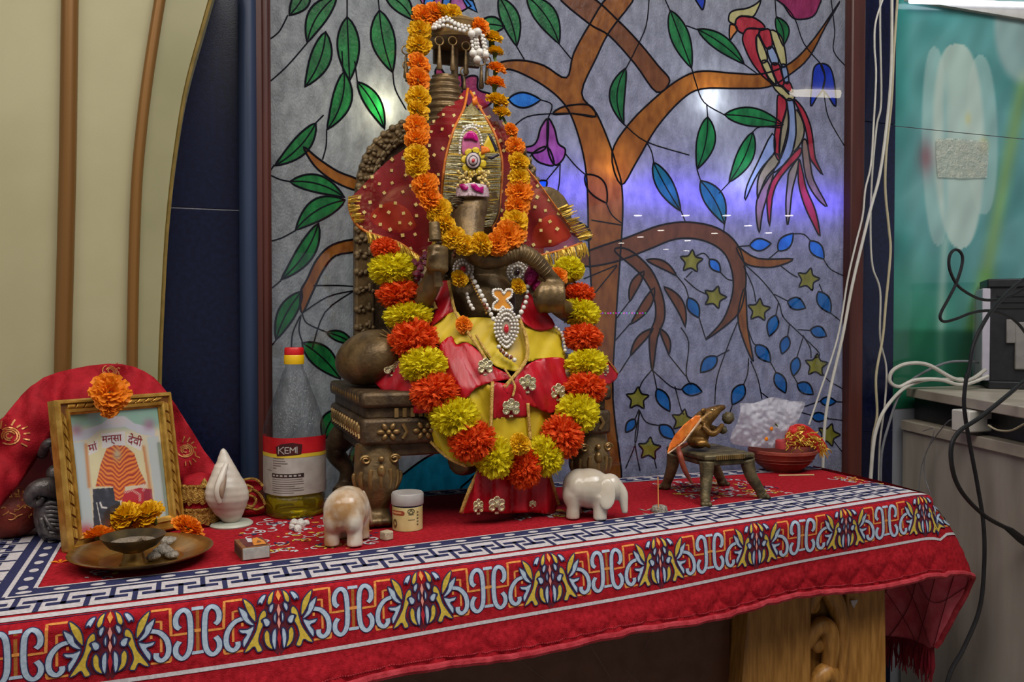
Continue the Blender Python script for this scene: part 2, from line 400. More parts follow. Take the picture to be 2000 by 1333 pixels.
def leaf(x0, y0, x1, y1, w, m, bend=.12, vein=True, name='leaf_pane'):
    d = Vector((x1 - x0, y1 - y0)); n = Vector((-d.y, d.x)); L_ = d.length; n /= L_
    mid = [Vector((x0, y0)) + d * t + n * (bend * L_ * 4 * t * (1 - t) * (1 if t < 1 else 1)) for t in [i / 12 for i in range(13)]]
    wd = [w / 2 * (math.sin(PI * min(1, max(0, t)) ** .85) ** .9) for t in [i / 12 for i in range(13)]]
    A_ = [(p.x + n.x * a, p.y + n.y * a) for p, a in zip(mid, wd)]; B_ = [(p.x - n.x * a, p.y - n.y * a) for p, a in zip(mid, wd)]
    PC.append((name, A_ + B_[-2:0:-1], m))
    if vein: VEIN.append([(p.x, p.y) for p in mid])
for a in [(600, -25, 565, 30, 34, -.06), (657, -8, 600, 84, 38, .1), (636, 62, 595, 170, 40, -.08), (678, 33, 683, 158, 43, .0), (672, 140, 638, 254, 38, -.1), (698, 160, 751, 252, 30, -.06), (741, 20, 767, 142, 46, .04), (752, -12, 806, 39, 34, -.1),
          (617, 240, 536, 324, 34, -.08), (566, 355, 673, 386, 34, -.1), (674, 391, 577, 450, 42, .1), (622, 436, 548, 547, 34, -.08), (590, 569, 539, 665, 34, .06), (638, 650, 692, 674, 20, -.06), (590, 670, 665, 741, 42, -.06), (668, 800, 632, 860, 34, .1), (704, 862, 687, 922, 20, .05),
          (1029, -8, 1092, 86, 42, -.08), (975, -6, 1009, 91, 36, -.06)]: leaf(*a[:4], a[4], G_green, a[5])
leaf(985, 52, 930, 48, 30, G_green, .05)
for a in [(1222, 133, 1219, 244, 30, .14), (1309, 20, 1351, 134, 36, .0), (1362, 57, 1454, 126, 30, -.05), (1382, 228, 1361, 331, 36, -.06), (1470, 258, 1423, 357, 32, -.06), (1516, 33, 1529, 90, 24, -.12)]: leaf(*a[:4], a[4], G_green, a[5])
leaf(1414, 224, 1530, 244, 36, G_green, -.04)
leaf(1368, 353, 1415, 438, 38, G_teal, -.06); leaf(1276, 317, 1330, 413, 32, G_teal, .02)
leaf(993, 194, 1056, 195, 30, G_blue, .02, False); leaf(1143, 341, 1185, 397, 34, G_blue, -.05, False); leaf(1068, 354, 1040, 376, 20, G_blue, 0, False)
for a in [(1464, 480, 1506, 476, 24, .0), (1520, 490, 1549, 456, 24, .0), (1582, 471, 1609, 506, 24, 0), (1386, 507, 1407, 532, 18, 0)]: leaf(*a[:4], a[4], G_blue, a[5], False)
for a in [(1344, 582, 1365, 621, 22, 0), (1538, 589, 1573, 602, 24, -.05), (1598, 570, 1622, 612, 25, 0), (1515, 616, 1502, 657, 22, 0), (1583, 644, 1614, 657, 22, -.05), (1538, 657, 1527, 692, 19, 0), (1476, 674, 1505, 708, 24, 0), (1400, 697, 1368, 728, 25, .03),
          (1557, 698, 1549, 735, 19, 0), (1515, 728, 1534, 768, 22, 0), (1557, 750, 1588, 771, 22, -.05), (1452, 751, 1430, 791, 25, 0), (1332, 760, 1371, 766, 24, -.04), (1283, 760, 1308, 804, 23, 0), (1240, 819, 1222, 845, 17, 0), (1288, 831, 1319, 858, 23, 0), (1602, 784, 1633, 785, 17, 0), (1585, 814, 1616, 816, 18, 0)]: leaf(*a[:4], a[4], G_tblue, a[5], False)
def star(cx, cy, r, rot, m=G_star):
    P = []
    for k in range(10):
        a = rot + k * PI / 5; q = r if k % 2 == 0 else r * .55
        P.append((cx + q * math.sin(a), cy - q * math.cos(a)))
    PC.append(('star_pane', smo(P, 3), m))
for i, (x, y) in enumerate([(1350, 511), (1396, 581), (1578, 546), (1482, 606), (1594, 714), (1245, 779), (1333, 822), (1268, 877), (1618, 850)]): star(x, y, 23, [.1, .3, .25, .1, .1, .05, .2, .1, .3][i])
PC.append(('branch_pane', smo([(1090, -8), (1150, -8), (1207, 40), (1250, 85), (1285, 128), (1308, 158), (1282, 180), (1240, 125), (1190, 70), (1150, 46)]), G_brown2))
PC.append(('branch_pane', smo([(975, 133), (980, 121), (1020, 118), (1062, 128), (1106, 152), (1120, 105), (1150, 50), (1190, -8), (1240, -8), (1190, 62), (1165, 112), (1136, 182), (1165, 222), (1190, 280), (1206, 330), (1214, 362), (1216, 420), (1210, 520), (1202, 640), (1197, 780), (1214, 950), (1172, 950), (1168, 780), (1160, 640), (1150, 480), (1148, 400), (1145, 340), (1135, 285), (1115, 225), (1090, 190), (1050, 160), (1005, 138)]), G_brown))
PC.append(('branch_pane', smo([(1195, 300), (1230, 240), (1290, 182), (1335, 150), (1372, 139), (1430, 143), (1490, 144), (1545, 122), (1590, 75), (1640, 3), (1612, 52), (1580, 112), (1542, 146), (1500, 170), (1440, 173), (1370, 174), (1330, 196), (1282, 250), (1242, 318), (1213, 361)]), G_brown))
PC.append(('branch_pane', smo([(1080, 223), (1102, 208), (1150, 205), (1162, 228), (1120, 222)]), G_brown))
PC.append(('branch_pane', smo([(593, 287), (622, 310), (660, 335), (700, 352), (698, 372), (655, 356), (615, 325)]), G_brown))
PC.append(('branch_pane', smo([(700, 468), (650, 478), (620, 505), (600, 545), (587, 572), (590, 612), (611, 570), (630, 530), (655, 500), (700, 490)]), G_brown))
PC.append(('branch_pane', smo([(1060, 400), (1100, 420), (1148, 445), (1148, 470), (1090, 440)]), G_brown2))
PC.append(('branch_pane', smo([(1140, 495), (1225, 464), (1290, 440), (1345, 434), (1402, 446), (1440, 478), (1456, 530), (1453, 580), (1436, 620), (1378, 664), (1412, 625), (1431, 570), (1428, 525), (1410, 490), (1370, 469), (1320, 467), (1265, 488), (1200, 512), (1140, 520)]), G_brown2))
PC.append(('branch_pane', smo([(1440, 482), (1480, 505), (1549, 506), (1510, 522), (1465, 519), (1448, 505)]), G_brown))
PC.append(('branch_pane', smo([(1455, 562), (1460, 640), (1471, 706), (1452, 665), (1441, 618)]), G_brown))
PC.append(('branch_pane', smo([(1200, 490), (1228, 488), (1270, 525), (1293, 575), (1298, 620), (1284, 660), (1274, 725), (1268, 660), (1280, 620), (1276, 580), (1250, 535)]), G_brown2))
for a in [(1258, 530, 1230, 590, 17, .08), (1278, 562, 1231, 634, 18, -.06), (1296, 560, 1338, 640, 18, -.12), (1262, 508, 1322, 540, 15, -.1), (1276, 642, 1231, 696, 15, .08), (1288, 642, 1306, 694, 13, -.1)]: leaf(*a[:4], a[4], G_brown2, a[5], False, 'twig_pane')
for pts, m in [([(1070, 233), (1056, 250), (1050, 272), (1041, 284), (1023, 289), (1029, 297), (1050, 298), (1068, 284)], G_pink), ([(1070, 233), (1083, 252), (1090, 280), (1104, 292), (1099, 312), (1083, 322), (1070, 292)], G_pink), ([(1041, 299), (1069, 287), (1082, 322), (1060, 320), (1046, 312)], G_pink),
               ([(1515, -8), (1597, -8), (1598, 15), (1586, 33), (1560, 38), (1545, 32), (1530, 10)], G_plum), ([(1603, 125), (1590, 132), (1586, 160), (1583, 207), (1595, 190), (1607, 174), (1611, 150)], G_dblue), ([(1603, 125), (1621, 132), (1630, 165), (1632, 208), (1616, 186), (1607, 174), (1611, 150)], G_dblue), ([(1356, -8), (1376, -8), (1373, 18), (1366, 12)], G_dblue)]: PC.append(('petal_pane', smo(pts), m))
for pts, m in [([(830, -8), (849, -8), (845, 24), (826, 24)], G_blue), ([(849, -8), (866, -8), (861, 24), (845, 24)], G_pink), ([(866, -8), (882, -8), (875, 24), (861, 24)], G_blue), ([(882, -8), (904, -8), (920, 12), (902, 22), (875, 24)], G_pink), ([(817, -8), (830, -8), (827, 12)], G_pink), ([(900, -8), (924, 2), (932, 24), (912, 14)], G_blue)]: PC.append(('petal_pane', pts, m))
PC.append(('petal_pane', smo([(850, 140), (858, 132), (870, 150), (866, 178), (856, 172)]), G_plum)); PC.append(('petal_pane', smo([(891, 152), (897, 146), (902, 150), (902, 180), (890, 180)]), G_plum)); PC.append(('petal_pane', smo([(902, 178), (910, 152), (932, 150), (934, 175), (962, 186), (955, 205), (920, 215)]), G_plum))
PC.append(('wave_pane', smo([(740, 975), (790, 925), (850, 885), (905, 876), (945, 900), (965, 975)]), G_wave)); PC.append(('petal_pane', smo([(850, 140), (858, 132), (870, 150), (866, 178), (856, 172)]), G_plum)); PC.append(('petal_pane', smo([(891, 152), (897, 146), (902, 150), (902, 180), (890, 180)]), G_plum)); PC.append(('petal_pane', smo([(902, 178), (910, 152), (932, 150), (934, 175), (962, 186), (955, 205), (920, 215)]), G_plum))
PC.append(('wave_pane', smo([(905, 960), (915, 940), (950, 915), (1010, 912), (1000, 975)]), G_wave))
def bird(P): return smo([(1420 + x / 2.8375, y / 2.8375) for x, y in P], 3)
for P, m in [([(265, 850), (290, 900), (220, 980), (185, 1060), (168, 1100), (170, 1000), (200, 930)], G_olive), ([(250, 740), (265, 840), (200, 920), (150, 1000), (100, 1110), (110, 1030), (170, 900)], G_grey), ([(255, 955), (230, 1060), (195, 1180), (178, 1290), (160, 1180), (175, 1080)], G_tan),
             ([(395, 880), (385, 960), (360, 1060), (345, 1200), (333, 1245), (325, 1130), (335, 1010), (345, 950)], G_olive), ([(415, 800), (440, 780), (460, 900), (480, 1000), (555, 1145), (490, 1090), (435, 980)], G_tan), ([(398, 880), (420, 960), (440, 1050), (490, 1170), (515, 1310), (470, 1230), (425, 1130), (395, 1010)], G_red),
             ([(400, 820), (405, 860), (340, 930), (280, 1010), (250, 1100), (235, 1255), (220, 1120), (235, 1030), (300, 930)], G_red), ([(370, 550), (420, 600), (460, 690), (478, 790), (490, 880), (530, 970), (480, 910), (455, 860), (440, 740), (410, 640)], G_red), ([(378, 610), (410, 650), (428, 720), (410, 790), (365, 840), (382, 740)], G_olive),
             ([(330, 565), (337, 620), (338, 700), (310, 820), (290, 870), (300, 720), (326, 620)], G_olive), ([(330, 555), (365, 558), (378, 640), (380, 760), (350, 870), (290, 935), (255, 955), (300, 870), (335, 760), (342, 650)], G_grey), ([(280, 530), (320, 545), (328, 600), (300, 700), (288, 820), (290, 890), (268, 860), (260, 780), (275, 650)], G_red),
             ([(255, 480), (300, 480), (340, 520), (375, 540), (350, 558), (310, 540)], G_cream), ([(310, 470), (345, 455), (365, 510), (330, 500)], G_red), ([(110, 160), (170, 160), (180, 180), (160, 210), (165, 280), (190, 350), (230, 430), (265, 470), (200, 425), (140, 350), (100, 270), (85, 210)], G_red),
             ([(50, 110), (80, 90), (140, 95), (190, 125), (210, 155), (170, 160), (110, 160), (90, 185), (60, 170), (45, 140)], G_red), ([(45, 135), (14, 122), (8, 100), (18, 70), (50, 55), (110, 46), (160, 22), (187, 0), (170, 50), (140, 94), (80, 88), (50, 108)], G_cream), ([(15, 140), (45, 142), (57, 165), (35, 195), (15, 220)], G_orange),
             ([(165, 195), (185, 220), (215, 290), (222, 330), (205, 348), (185, 340), (165, 270)], G_cream), ([(190, 350), (222, 338), (250, 400), (270, 455), (255, 468), (235, 450)], G_cream), ([(175, 180), (200, 165), (235, 165), (250, 230), (245, 262), (225, 272), (205, 250)], G_red), ([(222, 275), (250, 260), (280, 315), (283, 350), (262, 360), (240, 340)], G_grey),
             ([(240, 168), (290, 190), (315, 250), (328, 350), (315, 372), (295, 350), (260, 250)], G_cream), ([(245, 358), (285, 355), (300, 400), (315, 460), (300, 475), (275, 450)], G_red), ([(300, 362), (328, 367), (342, 450), (325, 462), (310, 430)], G_grey)]: PC.append(('feather_pane', bird(P), m))
VX = [[(562, 30), (545, 62), (522, 80)], [(600, 84), (560, 130), (522, 164)], [(678, -8), (678, 33)], [(738, -8), (741, 20)], [(767, 140), (772, 175), (793, 214)], [(638, 254), (637, 285), (630, 312)], [(632, 225), (617, 240)], [(536, 322), (524, 340)], [(524, 340), (545, 350), (567, 355)], [(578, 450), (550, 465), (526, 472)], [(549, 548), (535, 560), (526, 566)], [(539, 665), (527, 680)],
      [(590, 612), (600, 632), (640, 650)], [(588, 615), (584, 645), (591, 670)], [(586, 618), (572, 650), (569, 680)], [(590, 612), (640, 580), (692, 568)], [(612, 558), (660, 558), (692, 560)], [(610, 680), (635, 610), (692, 568)], [(670, 140), (668, 100)], [(693, 120), (698, 160)], [(805, 39), (812, 60)],
      [(1009, 91), (1025, 118)], [(1091, 85), (1118, 118)], [(1268, -8), (1262, 50), (1240, 100), (1222, 135)], [(1219, 243), (1262, 277), (1346, 303)], [(1262, 277), (1272, 295), (1277, 318)], [(1351, 134), (1360, 165), (1375, 200), (1414, 224)], [(1380, 203), (1382, 228)], [(1361, 331), (1369, 355)], [(1340, 50), (1362, 58)], [(1454, 126), (1480, 145)], [(1470, 258), (1485, 248), (1525, 250)], [(1424, 357), (1404, 378)], [(1415, 437), (1413, 455)], [(1330, 412), (1338, 432)], [(1296, -8), (1309, 22)],
      [(1000, 250), (1030, 228), (1080, 222), (1125, 222), (1165, 228)], [(1070, 232), (1078, 205), (1056, 195)], [(1104, 300), (1125, 325), (1143, 341)], [(1094, 320), (1066, 354)], [(1094, 320), (1092, 360), (1084, 395)], [(1184, 397), (1195, 420), (1214, 436)], [(1040, 298), (1030, 318)], [(1513, -8), (1516, 34)], [(1530, 8), (1552, 36), (1570, 85), (1603, 125)], [(1622, -8), (1630, 60), (1628, 100), (1652, 130)], [(1609, 178), (1618, 230), (1652, 290)],
      [(1440, 482), (1464, 480)], [(1500, 507), (1520, 490)], [(1548, 457), (1570, 458), (1584, 472)], [(1608, 506), (1622, 526), (1650, 540)], [(1360, 500), (1375, 495), (1387, 508)], [(1406, 531), (1420, 545), (1432, 548)], [(1322, 540), (1338, 560), (1345, 583)], [(1336, 544), (1360, 565), (1380, 575)], [(1340, 542), (1352, 530)], [(1365, 620), (1378, 662)], [(1455, 517), (1490, 550), (1520, 590), (1530, 620), (1560, 650), (1600, 690), (1590, 700)], [(1512, 575), (1538, 588)], [(1520, 592), (1515, 617)], [(1452, 520), (1470, 560), (1476, 590)], [(1525, 520), (1545, 535), (1558, 542)], [(1600, 555), (1606, 570)], [(1621, 611), (1640, 626)], [(1542, 632), (1538, 658)], [(1558, 644), (1584, 646)], [(1568, 660), (1556, 699)], [(1568, 655), (1582, 680), (1584, 700)], [(1549, 734), (1558, 750)], [(1606, 730), (1620, 745), (1650, 762)],
      [(1440, 630), (1420, 680), (1400, 740), (1396, 790)], [(1424, 684), (1400, 697)], [(1460, 640), (1470, 668), (1478, 676)], [(1504, 707), (1517, 730)], [(1462, 700), (1460, 730), (1452, 752)], [(1466, 705), (1480, 740), (1488, 780)], [(1485, 766), (1510, 785)], [(1431, 790), (1424, 810)], [(1274, 722), (1255, 745), (1248, 762)], [(1275, 722), (1283, 761)], [(1276, 725), (1310, 755), (1333, 762)], [(1306, 694), (1335, 730), (1340, 735)], [(1330, 640), (1345, 670), (1340, 730), (1350, 752)], [(1231, 695), (1210, 728)], [(1231, 632), (1202, 665)], [(1230, 588), (1202, 625)], [(1318, 755), (1330, 800), (1336, 810)], [(1248, 800), (1240, 820)], [(1249, 802), (1262, 825), (1290, 832)], [(1248, 802), (1243, 860), (1222, 915)], [(1250, 804), (1240, 860), (1250, 920)], [(1278, 898), (1282, 915)],
      [(1632, 785), (1650, 786)], [(1615, 818), (1650, 822)], [(1586, 812), (1565, 806)], [(1604, 783), (1570, 795)], [(1628, 862), (1650, 890)], [(1155, 430), (1215, 440)], [(1140, 545), (1205, 518)], [(1160, 575), (1205, 520)]]
VEIN += [[(v.x, v.y) for v in smooth_pts([(a, b, 0) for a, b in p], 4)] if len(p) > 2 else p for p in VX]
X0, X1, YT, YB = 521, 1653, -45, 985
PV, PF = [], []
rect = [(X0, YT), (X1, YT), (X1, YB), (X0, YB)]
def clampp(p): return (min(max(p[0], X0 + .01), X1 - .01), min(max(p[1], YT + .01), YB - .01))
for P in [rect] + [[clampp(p) for p in P] for _, P, _ in PC]:
    k = len(PV); PV += [Vector(p) for p in P]; PF.append(list(range(k, k + len(P))))
gx = [Vector((x, y)) for x in range(X0 + 40, X1, 60) for y in range(0, YB, 60)]
res = delaunay_2d_cdt(PV + gx, [], PF, 1, 1e-4)
rv, rf = res[0], res[2]
_cx = np.array([sum(rv[i][0] for i in f) / len(f) for f in rf]); _cyy = np.array([sum(rv[i][1] for i in f) / len(f) for f in rf]); own = np.zeros(len(rf), int)
for k, (_, P, _m) in enumerate(PC): own[npoly(_cx, _cyy, P)] = k + 1
by = {}
for f, k in zip(rf, own): by.setdefault(int(k), []).append(f)
for k, fs in by.items():
    b = MB(); ids = sorted({i for f in fs for i in f}); mp_ = {i: j for j, i in enumerate(ids)}
    b.add([W(rv[i][0], rv[i][1], YG) for i in ids], [tuple(mp_[i] for i in f) for f in fs])
    nm, m = ('background_pane', G_base) if k == 0 else (PC[k - 1][0], PC[k - 1][2])
    b.build(nm, m, win, smooth=0)
ld = MB()
for _, P, _ in PC:
    if max(p[1] for p in P) < YT: continue
    ld.tube([W(a, b, YG) for a, b in P], .0020, 6, flat=.9, closed=True)
for P in VEIN: ld.tube([W(a, b, YG) for a, b in P], .0015, 5)
o = ld.build('lead_line', lead_m, win); o['kind'] = 'stuff'
# clear protective pane in front of the leaded glass
cp_ = bpy.data.materials.new('clear_window_pane'); cp_.use_nodes = True; nt = cp_.node_tree; nt.nodes.clear()
_o = nt.nodes.new('ShaderNodeOutputMaterial'); _m = nt.nodes.new('ShaderNodeMixShader'); _t = nt.nodes.new('ShaderNodeBsdfTransparent'); _g = nt.nodes.new('ShaderNodeBsdfGlossy'); _g.inputs['Roughness'].default_value = 0.0; _m.inputs[0].default_value = .065
nt.links.new(_t.outputs[0], _m.inputs[1]); nt.links.new(_g.outputs[0], _m.inputs[2]); nt.links.new(_m.outputs[0], _o.inputs[0])
MB().add([(xl2 + .001, 1.6115, z0_ + .05), (xr1 - .001, 1.6115, z0_ + .05), (xr1 - .001, 1.6115, z1_ - .05), (xl2 + .001, 1.6115, z1_ - .05)], [(0, 1, 2, 3)]).build('clear_pane', cp_, win, smooth=0)
# ---- right: dark granite pilaster and printed tile wall
YR = 1.66
xp0, xp1 = W(1684, 500, 1.63).x, W(1756, 500, 1.63).x
pil = thing('wall_right', None, None, (xp1, YR, 0)); pil['kind'] = 'structure'
MB().box((xp0 - .01, 1.645, 0), (xp1, 1.72, T + .05)).build('tile', granite, pil, bevel=.001)
seam2 = W(1770, 249, YR).z
for a, b in ((T + .05, seam2), (seam2, seam2 + .6), (seam2 + .6, seam2 + 1.2)): MB().box((xp0 - .01, 1.645, a + .0006), (xp1, 1.72, b - .0006)).build('tile', granite, pil, bevel=.001)
def paint_grid(name, fn, nu, nv, colfn, m, parent, smooth=0):
    """grid over u,v in 0..1, placed by fn(u,v); colour of each vertex by colfn(u array, v array) -> (n,3) in 0..255"""
    us, vs_ = np.meshgrid(np.linspace(0, 1, nu), np.linspace(0, 1, nv)); us, vs_ = us.ravel(), vs_.ravel()
    off = wloc(parent); co = [tuple(Vector(fn(u, v)) - off) for u, v in zip(us, vs_)]
    fs = [(j * nu + i, j * nu + i + 1, (j + 1) * nu + i + 1, (j + 1) * nu + i) for j in range(nv - 1) for i in range(nu - 1)]
    me = bpy.data.meshes.new(name); me.from_pydata(co, [], fs); me.materials.append(m)
    c = np.clip(colfn(us, vs_), 0, 255) / 255; c = np.where(c <= .04045, c / 12.92, ((c + .055) / 1.055) ** 2.4)
    a = me.color_attributes.new('Col', 'FLOAT_COLOR', 'POINT'); a.data.foreach_set('color', np.concatenate([c, np.ones((len(c), 1))], 1).astype(np.float32).ravel())
    me.polygons.foreach_set('use_smooth', [True] * len(fs)); me.update()
    o = bpy.data.objects.new(name, me); C.objects.link(o); o.parent = parent; return o
# ---- printed tulip tiles
def mural_col(x, y):
    c = np.tile(np.array([[88., 148, 146]]), (len(x), 1))
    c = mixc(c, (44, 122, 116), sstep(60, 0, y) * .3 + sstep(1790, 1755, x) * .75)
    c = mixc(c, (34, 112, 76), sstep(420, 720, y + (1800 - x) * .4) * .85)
    c = mixc(c, (110, 160, 158), np.clip(fnoise(x, y, .02, 3), 0, 1) * .8)
    c = mixc(c, (28, 96, 92), np.clip(fnoise(x + y * .5, y * .6, .045, 5), 0, 1) * .8)
    c = mixc(c, (120, 156, 84), np.exp(-(npdist(x, y, [(2000, 150), (1965, 330), (1925, 540), (1880, 740)]) / 14) ** 2) * .75)
    c = mixc(c, (90, 150, 50), np.exp(-(npdist(x, y, [(1925, 540), (1880, 740)]) / 16) ** 2) * .5)
    c = mixc(c, (150, 180, 168), np.exp(-(npdist(x, y, [(1845, 470), (1838, 600), (1836, 740)]) / 9) ** 2) * .7)
    tq = lambda cx, hw, yt, yb_, e=.5: np.abs(x - cx - (y - yt) * .02) / np.maximum(1e-3, hw * (np.clip((y - yt) / (yb_ - yt), 0, 1) ** e * (1 - np.clip((y - yt) / (yb_ - yt), 0, 1)) ** .42) / .72)
    d1 = tq(1824, 36, 92, 480, .42); d2 = tq(1868, 62, 86, 486, .36); d3 = tq(1914, 40, 108, 420, .42)
    tul = lambda d: sstep(1.12, .86, d)
    c = mixc(c, (150, 182, 176), tul(d3) * .75); c = mixc(c, (146, 178, 172), tul(d1) * .8); c = mixc(c, (178, 194, 182), tul(d2) * .85)
    c = mixc(c, (120, 168, 168), np.exp(-((x - 1846 - fnoise(y, y, .02, 1) * 3) / 6) ** 2) * sstep(120, 200, y) * sstep(480, 380, y) * .5)
    c = mixc(c, (156, 174, 170), sstep(1.1, .85, np.hypot((x - 1998) / 58, (y - 50) / 115)) * .75)
    c = mixc(c, (112, 58, 66), np.exp(-((x - 1808) / 16) ** 2 - ((y - 308) / 34) ** 2) * .7)
    c = mixc(c, (186, 164, 70), np.exp(-((x - 1921) / 8) ** 2 - ((y - 285) / 14) ** 2) * .7 + np.exp(-((x - 1890) / 6) ** 2 - ((y - 232) / 12) ** 2) * .4)
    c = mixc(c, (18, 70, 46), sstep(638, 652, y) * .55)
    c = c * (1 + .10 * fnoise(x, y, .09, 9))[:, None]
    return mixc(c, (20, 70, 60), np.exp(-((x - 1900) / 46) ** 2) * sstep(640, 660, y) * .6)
gloss_tile = vmat('printed_glazed_tile', rough=.16, coat=.3, bump=.02, bscale=60)
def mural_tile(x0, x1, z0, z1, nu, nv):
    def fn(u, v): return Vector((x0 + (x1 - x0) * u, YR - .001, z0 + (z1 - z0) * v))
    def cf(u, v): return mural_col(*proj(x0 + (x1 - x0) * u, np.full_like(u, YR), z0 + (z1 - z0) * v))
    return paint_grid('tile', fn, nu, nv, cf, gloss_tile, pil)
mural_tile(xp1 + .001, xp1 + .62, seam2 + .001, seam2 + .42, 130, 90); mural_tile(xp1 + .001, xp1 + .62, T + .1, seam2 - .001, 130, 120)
MB().box((xp1 + .001, YR + .0005, 0), (2.8, YR + .06, 2.9)).build('backing', grout, pil)
tp = thing('tape_patch', 'crumpled transparent film stuck on the white tulip tile', 'tape', W(1878, 312, YR))
foil = mat('crumpled_film', (176, 184, 170), (206, 208, 190), rough=.22, scale=90, bump=1.0, bscale=190, alpha=.62, spec=.8)
v, f = tri_poly([(1828, 272), (1850, 270), (1890, 273), (1929, 276), (1931, 310), (1927, 347), (1880, 349), (1832, 346), (1829, 310)], 3.2)
MB().add([W(a, b, YR - .004 - .0028 * abs(mnoise.noise((a * .16, b * .16, 0))) - .001 * R.random()) for a, b in v], f).build('film', foil, tp, smooth=180)
# ---- counter with marble slabs
ct = thing('counter', 'grey marble service counter with two cream stone ledges', 'counter', (1.62, 1.4, 0))
def slab(name, a, b, z, th, depth, m, over=0, back=1.640):
    a, b = Vector((a[0], a[1], 0)), Vector((b[0], b[1], 0)); d = (b - a).normalized(); b = a + d * 1.3; n = Vector((-d.y, d.x, 0)); n = n if n.x > 0 else -n
    p = [a - n * over, b - n * over, b + n * depth, Vector((a.x + depth * 1.1, back, 0))]; p[0].y = min(back, p[0].y); p[0].x -= 0
    return MB().prism([v + Vector((0, 0, T + z)) for v in p], [v + Vector((0, 0, T + z - th)) for v in p]).build(name, m, ct, bevel=.002)
slab('ledge', (1.618, 1.640), (1.492, 1.207), .075, .024, .9, slab_m)
slab('ledge', (1.634, 1.640), (1.470, 1.207), .153, .022, .9, slab_m)
slab('riser', (1.66, 1.645), (1.52, 1.207), .131, .056, .85, black_granite)
slab('front_panel', (1.624, 1.640), (1.504, 1.207), .051, .051 + T, .85, grey_plaster)
# ---- cables
white_c = mat('white_cable', (172, 168, 158), (186, 182, 172), rough=.45); grey_c = mat('grey_cable', (96, 96, 100), (112, 112, 116), rough=.5); black_c = mat('black_cable', (14, 14, 16), (24, 24, 26), rough=.4); cream_c = mat('cream_cable', (160, 150, 120), (172, 162, 134), rough=.5)
def cable(lbl, pts, r, m, Y, group=None, grow=None):
    P = [W(a, b, Y(a, b) if callable(Y) else Y) for a, b in pts]
    c = sum(P, Vector()) / len(P)
    o = MB().tube(smooth_pts(P, 8), r, 8).build('cable', m, None, off=c); return tag(o, lbl, 'cable', group)
cable('white cable slanting down across the window from the pilaster, left of the other', [(1731, -20), (1711, 40), (1708, 89), (1711, 148), (1706, 248), (1701, 322), (1690, 371), (1685, 421), (1672, 475), (1656, 545), (1636, 660), (1600, 770), (1580, 830)], .0022, white_c, lambda a, b: 1.585)
cable('thick white cable slanting from the pilaster to the table behind the clay bowl', [(1742, -20), (1741, 124), (1734, 223), (1719, 337), (1701, 406), (1684, 475), (1664, 560), (1645, 660), (1622, 760), (1611, 830), (1607, 918)], .0034, white_c, lambda a, b: 1.575)
cable('cream cable hanging straight down along the edge of the tulip tiles', [(1754, -20), (1746, 99), (1741, 198), (1731, 297), (1729, 371), (1736, 446), (1739, 495), (1730, 594), (1724, 660), (1711, 736), (1713, 811), (1704, 862), (1699, 960)], .0030, cream_c, 1.60)
cable('grey white cable curling down the middle of the dark pilaster', [(1719, -20), (1719, 60), (1721, 198), (1712, 248), (1703, 347), (1700, 446), (1704, 520), (1719, 569), (1719, 660), (1731, 720), (1728, 790), (1718, 870), (1716, 960)], .0024, white_c, 1.615)
def Yc(a, b): return min(1.60, 1.645 - (a - 1737) / 263 * .438 - .035)
cable('thick white cable lying in a loop on the upper ledge', [(1925, 722), (1895, 742), (1863, 740), (1812, 713), (1772, 711), (1744, 724), (1738, 745), (1756, 756), (1787, 743), (1835, 742), (1880, 752), (1930, 735)], .0046, white_c, lambda a, b: 1.60 - (a - 1737) / 200 * .08)
cable('thick white cable bending off the upper ledge down behind the table', [(1880, 741), (1840, 742), (1802, 744), (1762, 762), (1728, 801), (1711, 842), (1704, 887), (1699, 960)], .0042, white_c, lambda a, b: 1.585)
cable('grey cable bending off the upper ledge down behind the table', [(1920, 709), (1880, 706), (1842, 711), (1787, 738), (1757, 771), (1737, 826), (1722, 887), (1720, 960)], .0030, grey_c, lambda a, b: 1.59)
k43 = lambda L_: [(1820 + x / 4.3, 470 + y / 4.3) for x, y in L_]
k6 = lambda L_: [(1560 + x / 1.982, 660 + y / 1.982) for x, y in L_]
cable('black cable curled in a ribbon loop in front of the tulip tiles', k43([(860, 380), (774, 405), (650, 470), (520, 500), (400, 490), (280, 430), (205, 362), (152, 250), (145, 150), (175, 88), (220, 82), (256, 130), (250, 220), (205, 358), (150, 470), (85, 590), (70, 650), (105, 682), (200, 660), (330, 610), (450, 590), (560, 602), (680, 660), (774, 760), (850, 900)]), .0032, black_c, lambda a, b: 1.42)
cable('long dark cable running from the black device down the counter to the floor', k43([(860, 270), (774, 330), (680, 400), (560, 520), (480, 620), (400, 760), (345, 900), (320, 1050), (300, 1150)]) + k6([(650, 150), (640, 260), (660, 400), (690, 560), (715, 720), (718, 880), (700, 1050), (640, 1200), (590, 1290), (560, 1400)]), .0038, black_c, lambda a, b: 1.29 if b < 900 else 1.29 - (b - 900) * .0002)
cable('black cable with a plug looping across the counter front', k6([(960, 110), (872, 170), (800, 230), (700, 310), (620, 365), (590, 430), (600, 530), (640, 610), (720, 690), (805, 738)]), .0040, black_c, lambda a, b: 1.19)
pl = thing('cable_plug', 'black cable plug hanging in the air before the grey counter', 'plug', W(1975, 1040, 1.19))
pp = [W(1962, 1030, 1.19), W(1975, 1038, 1.19), W(1992, 1052, 1.19), W(2012, 1066, 1.19)]
MB().tube(pp, [.004, .007, .0085, .0085], 8, flat=.7).build('plug_body', black_c, pl, bevel=.001); MB().tube([W(2012, 1066, 1.19), W(2025, 1076, 1.19)], .006, 8, flat=.5).build('connector', grey_c, pl)
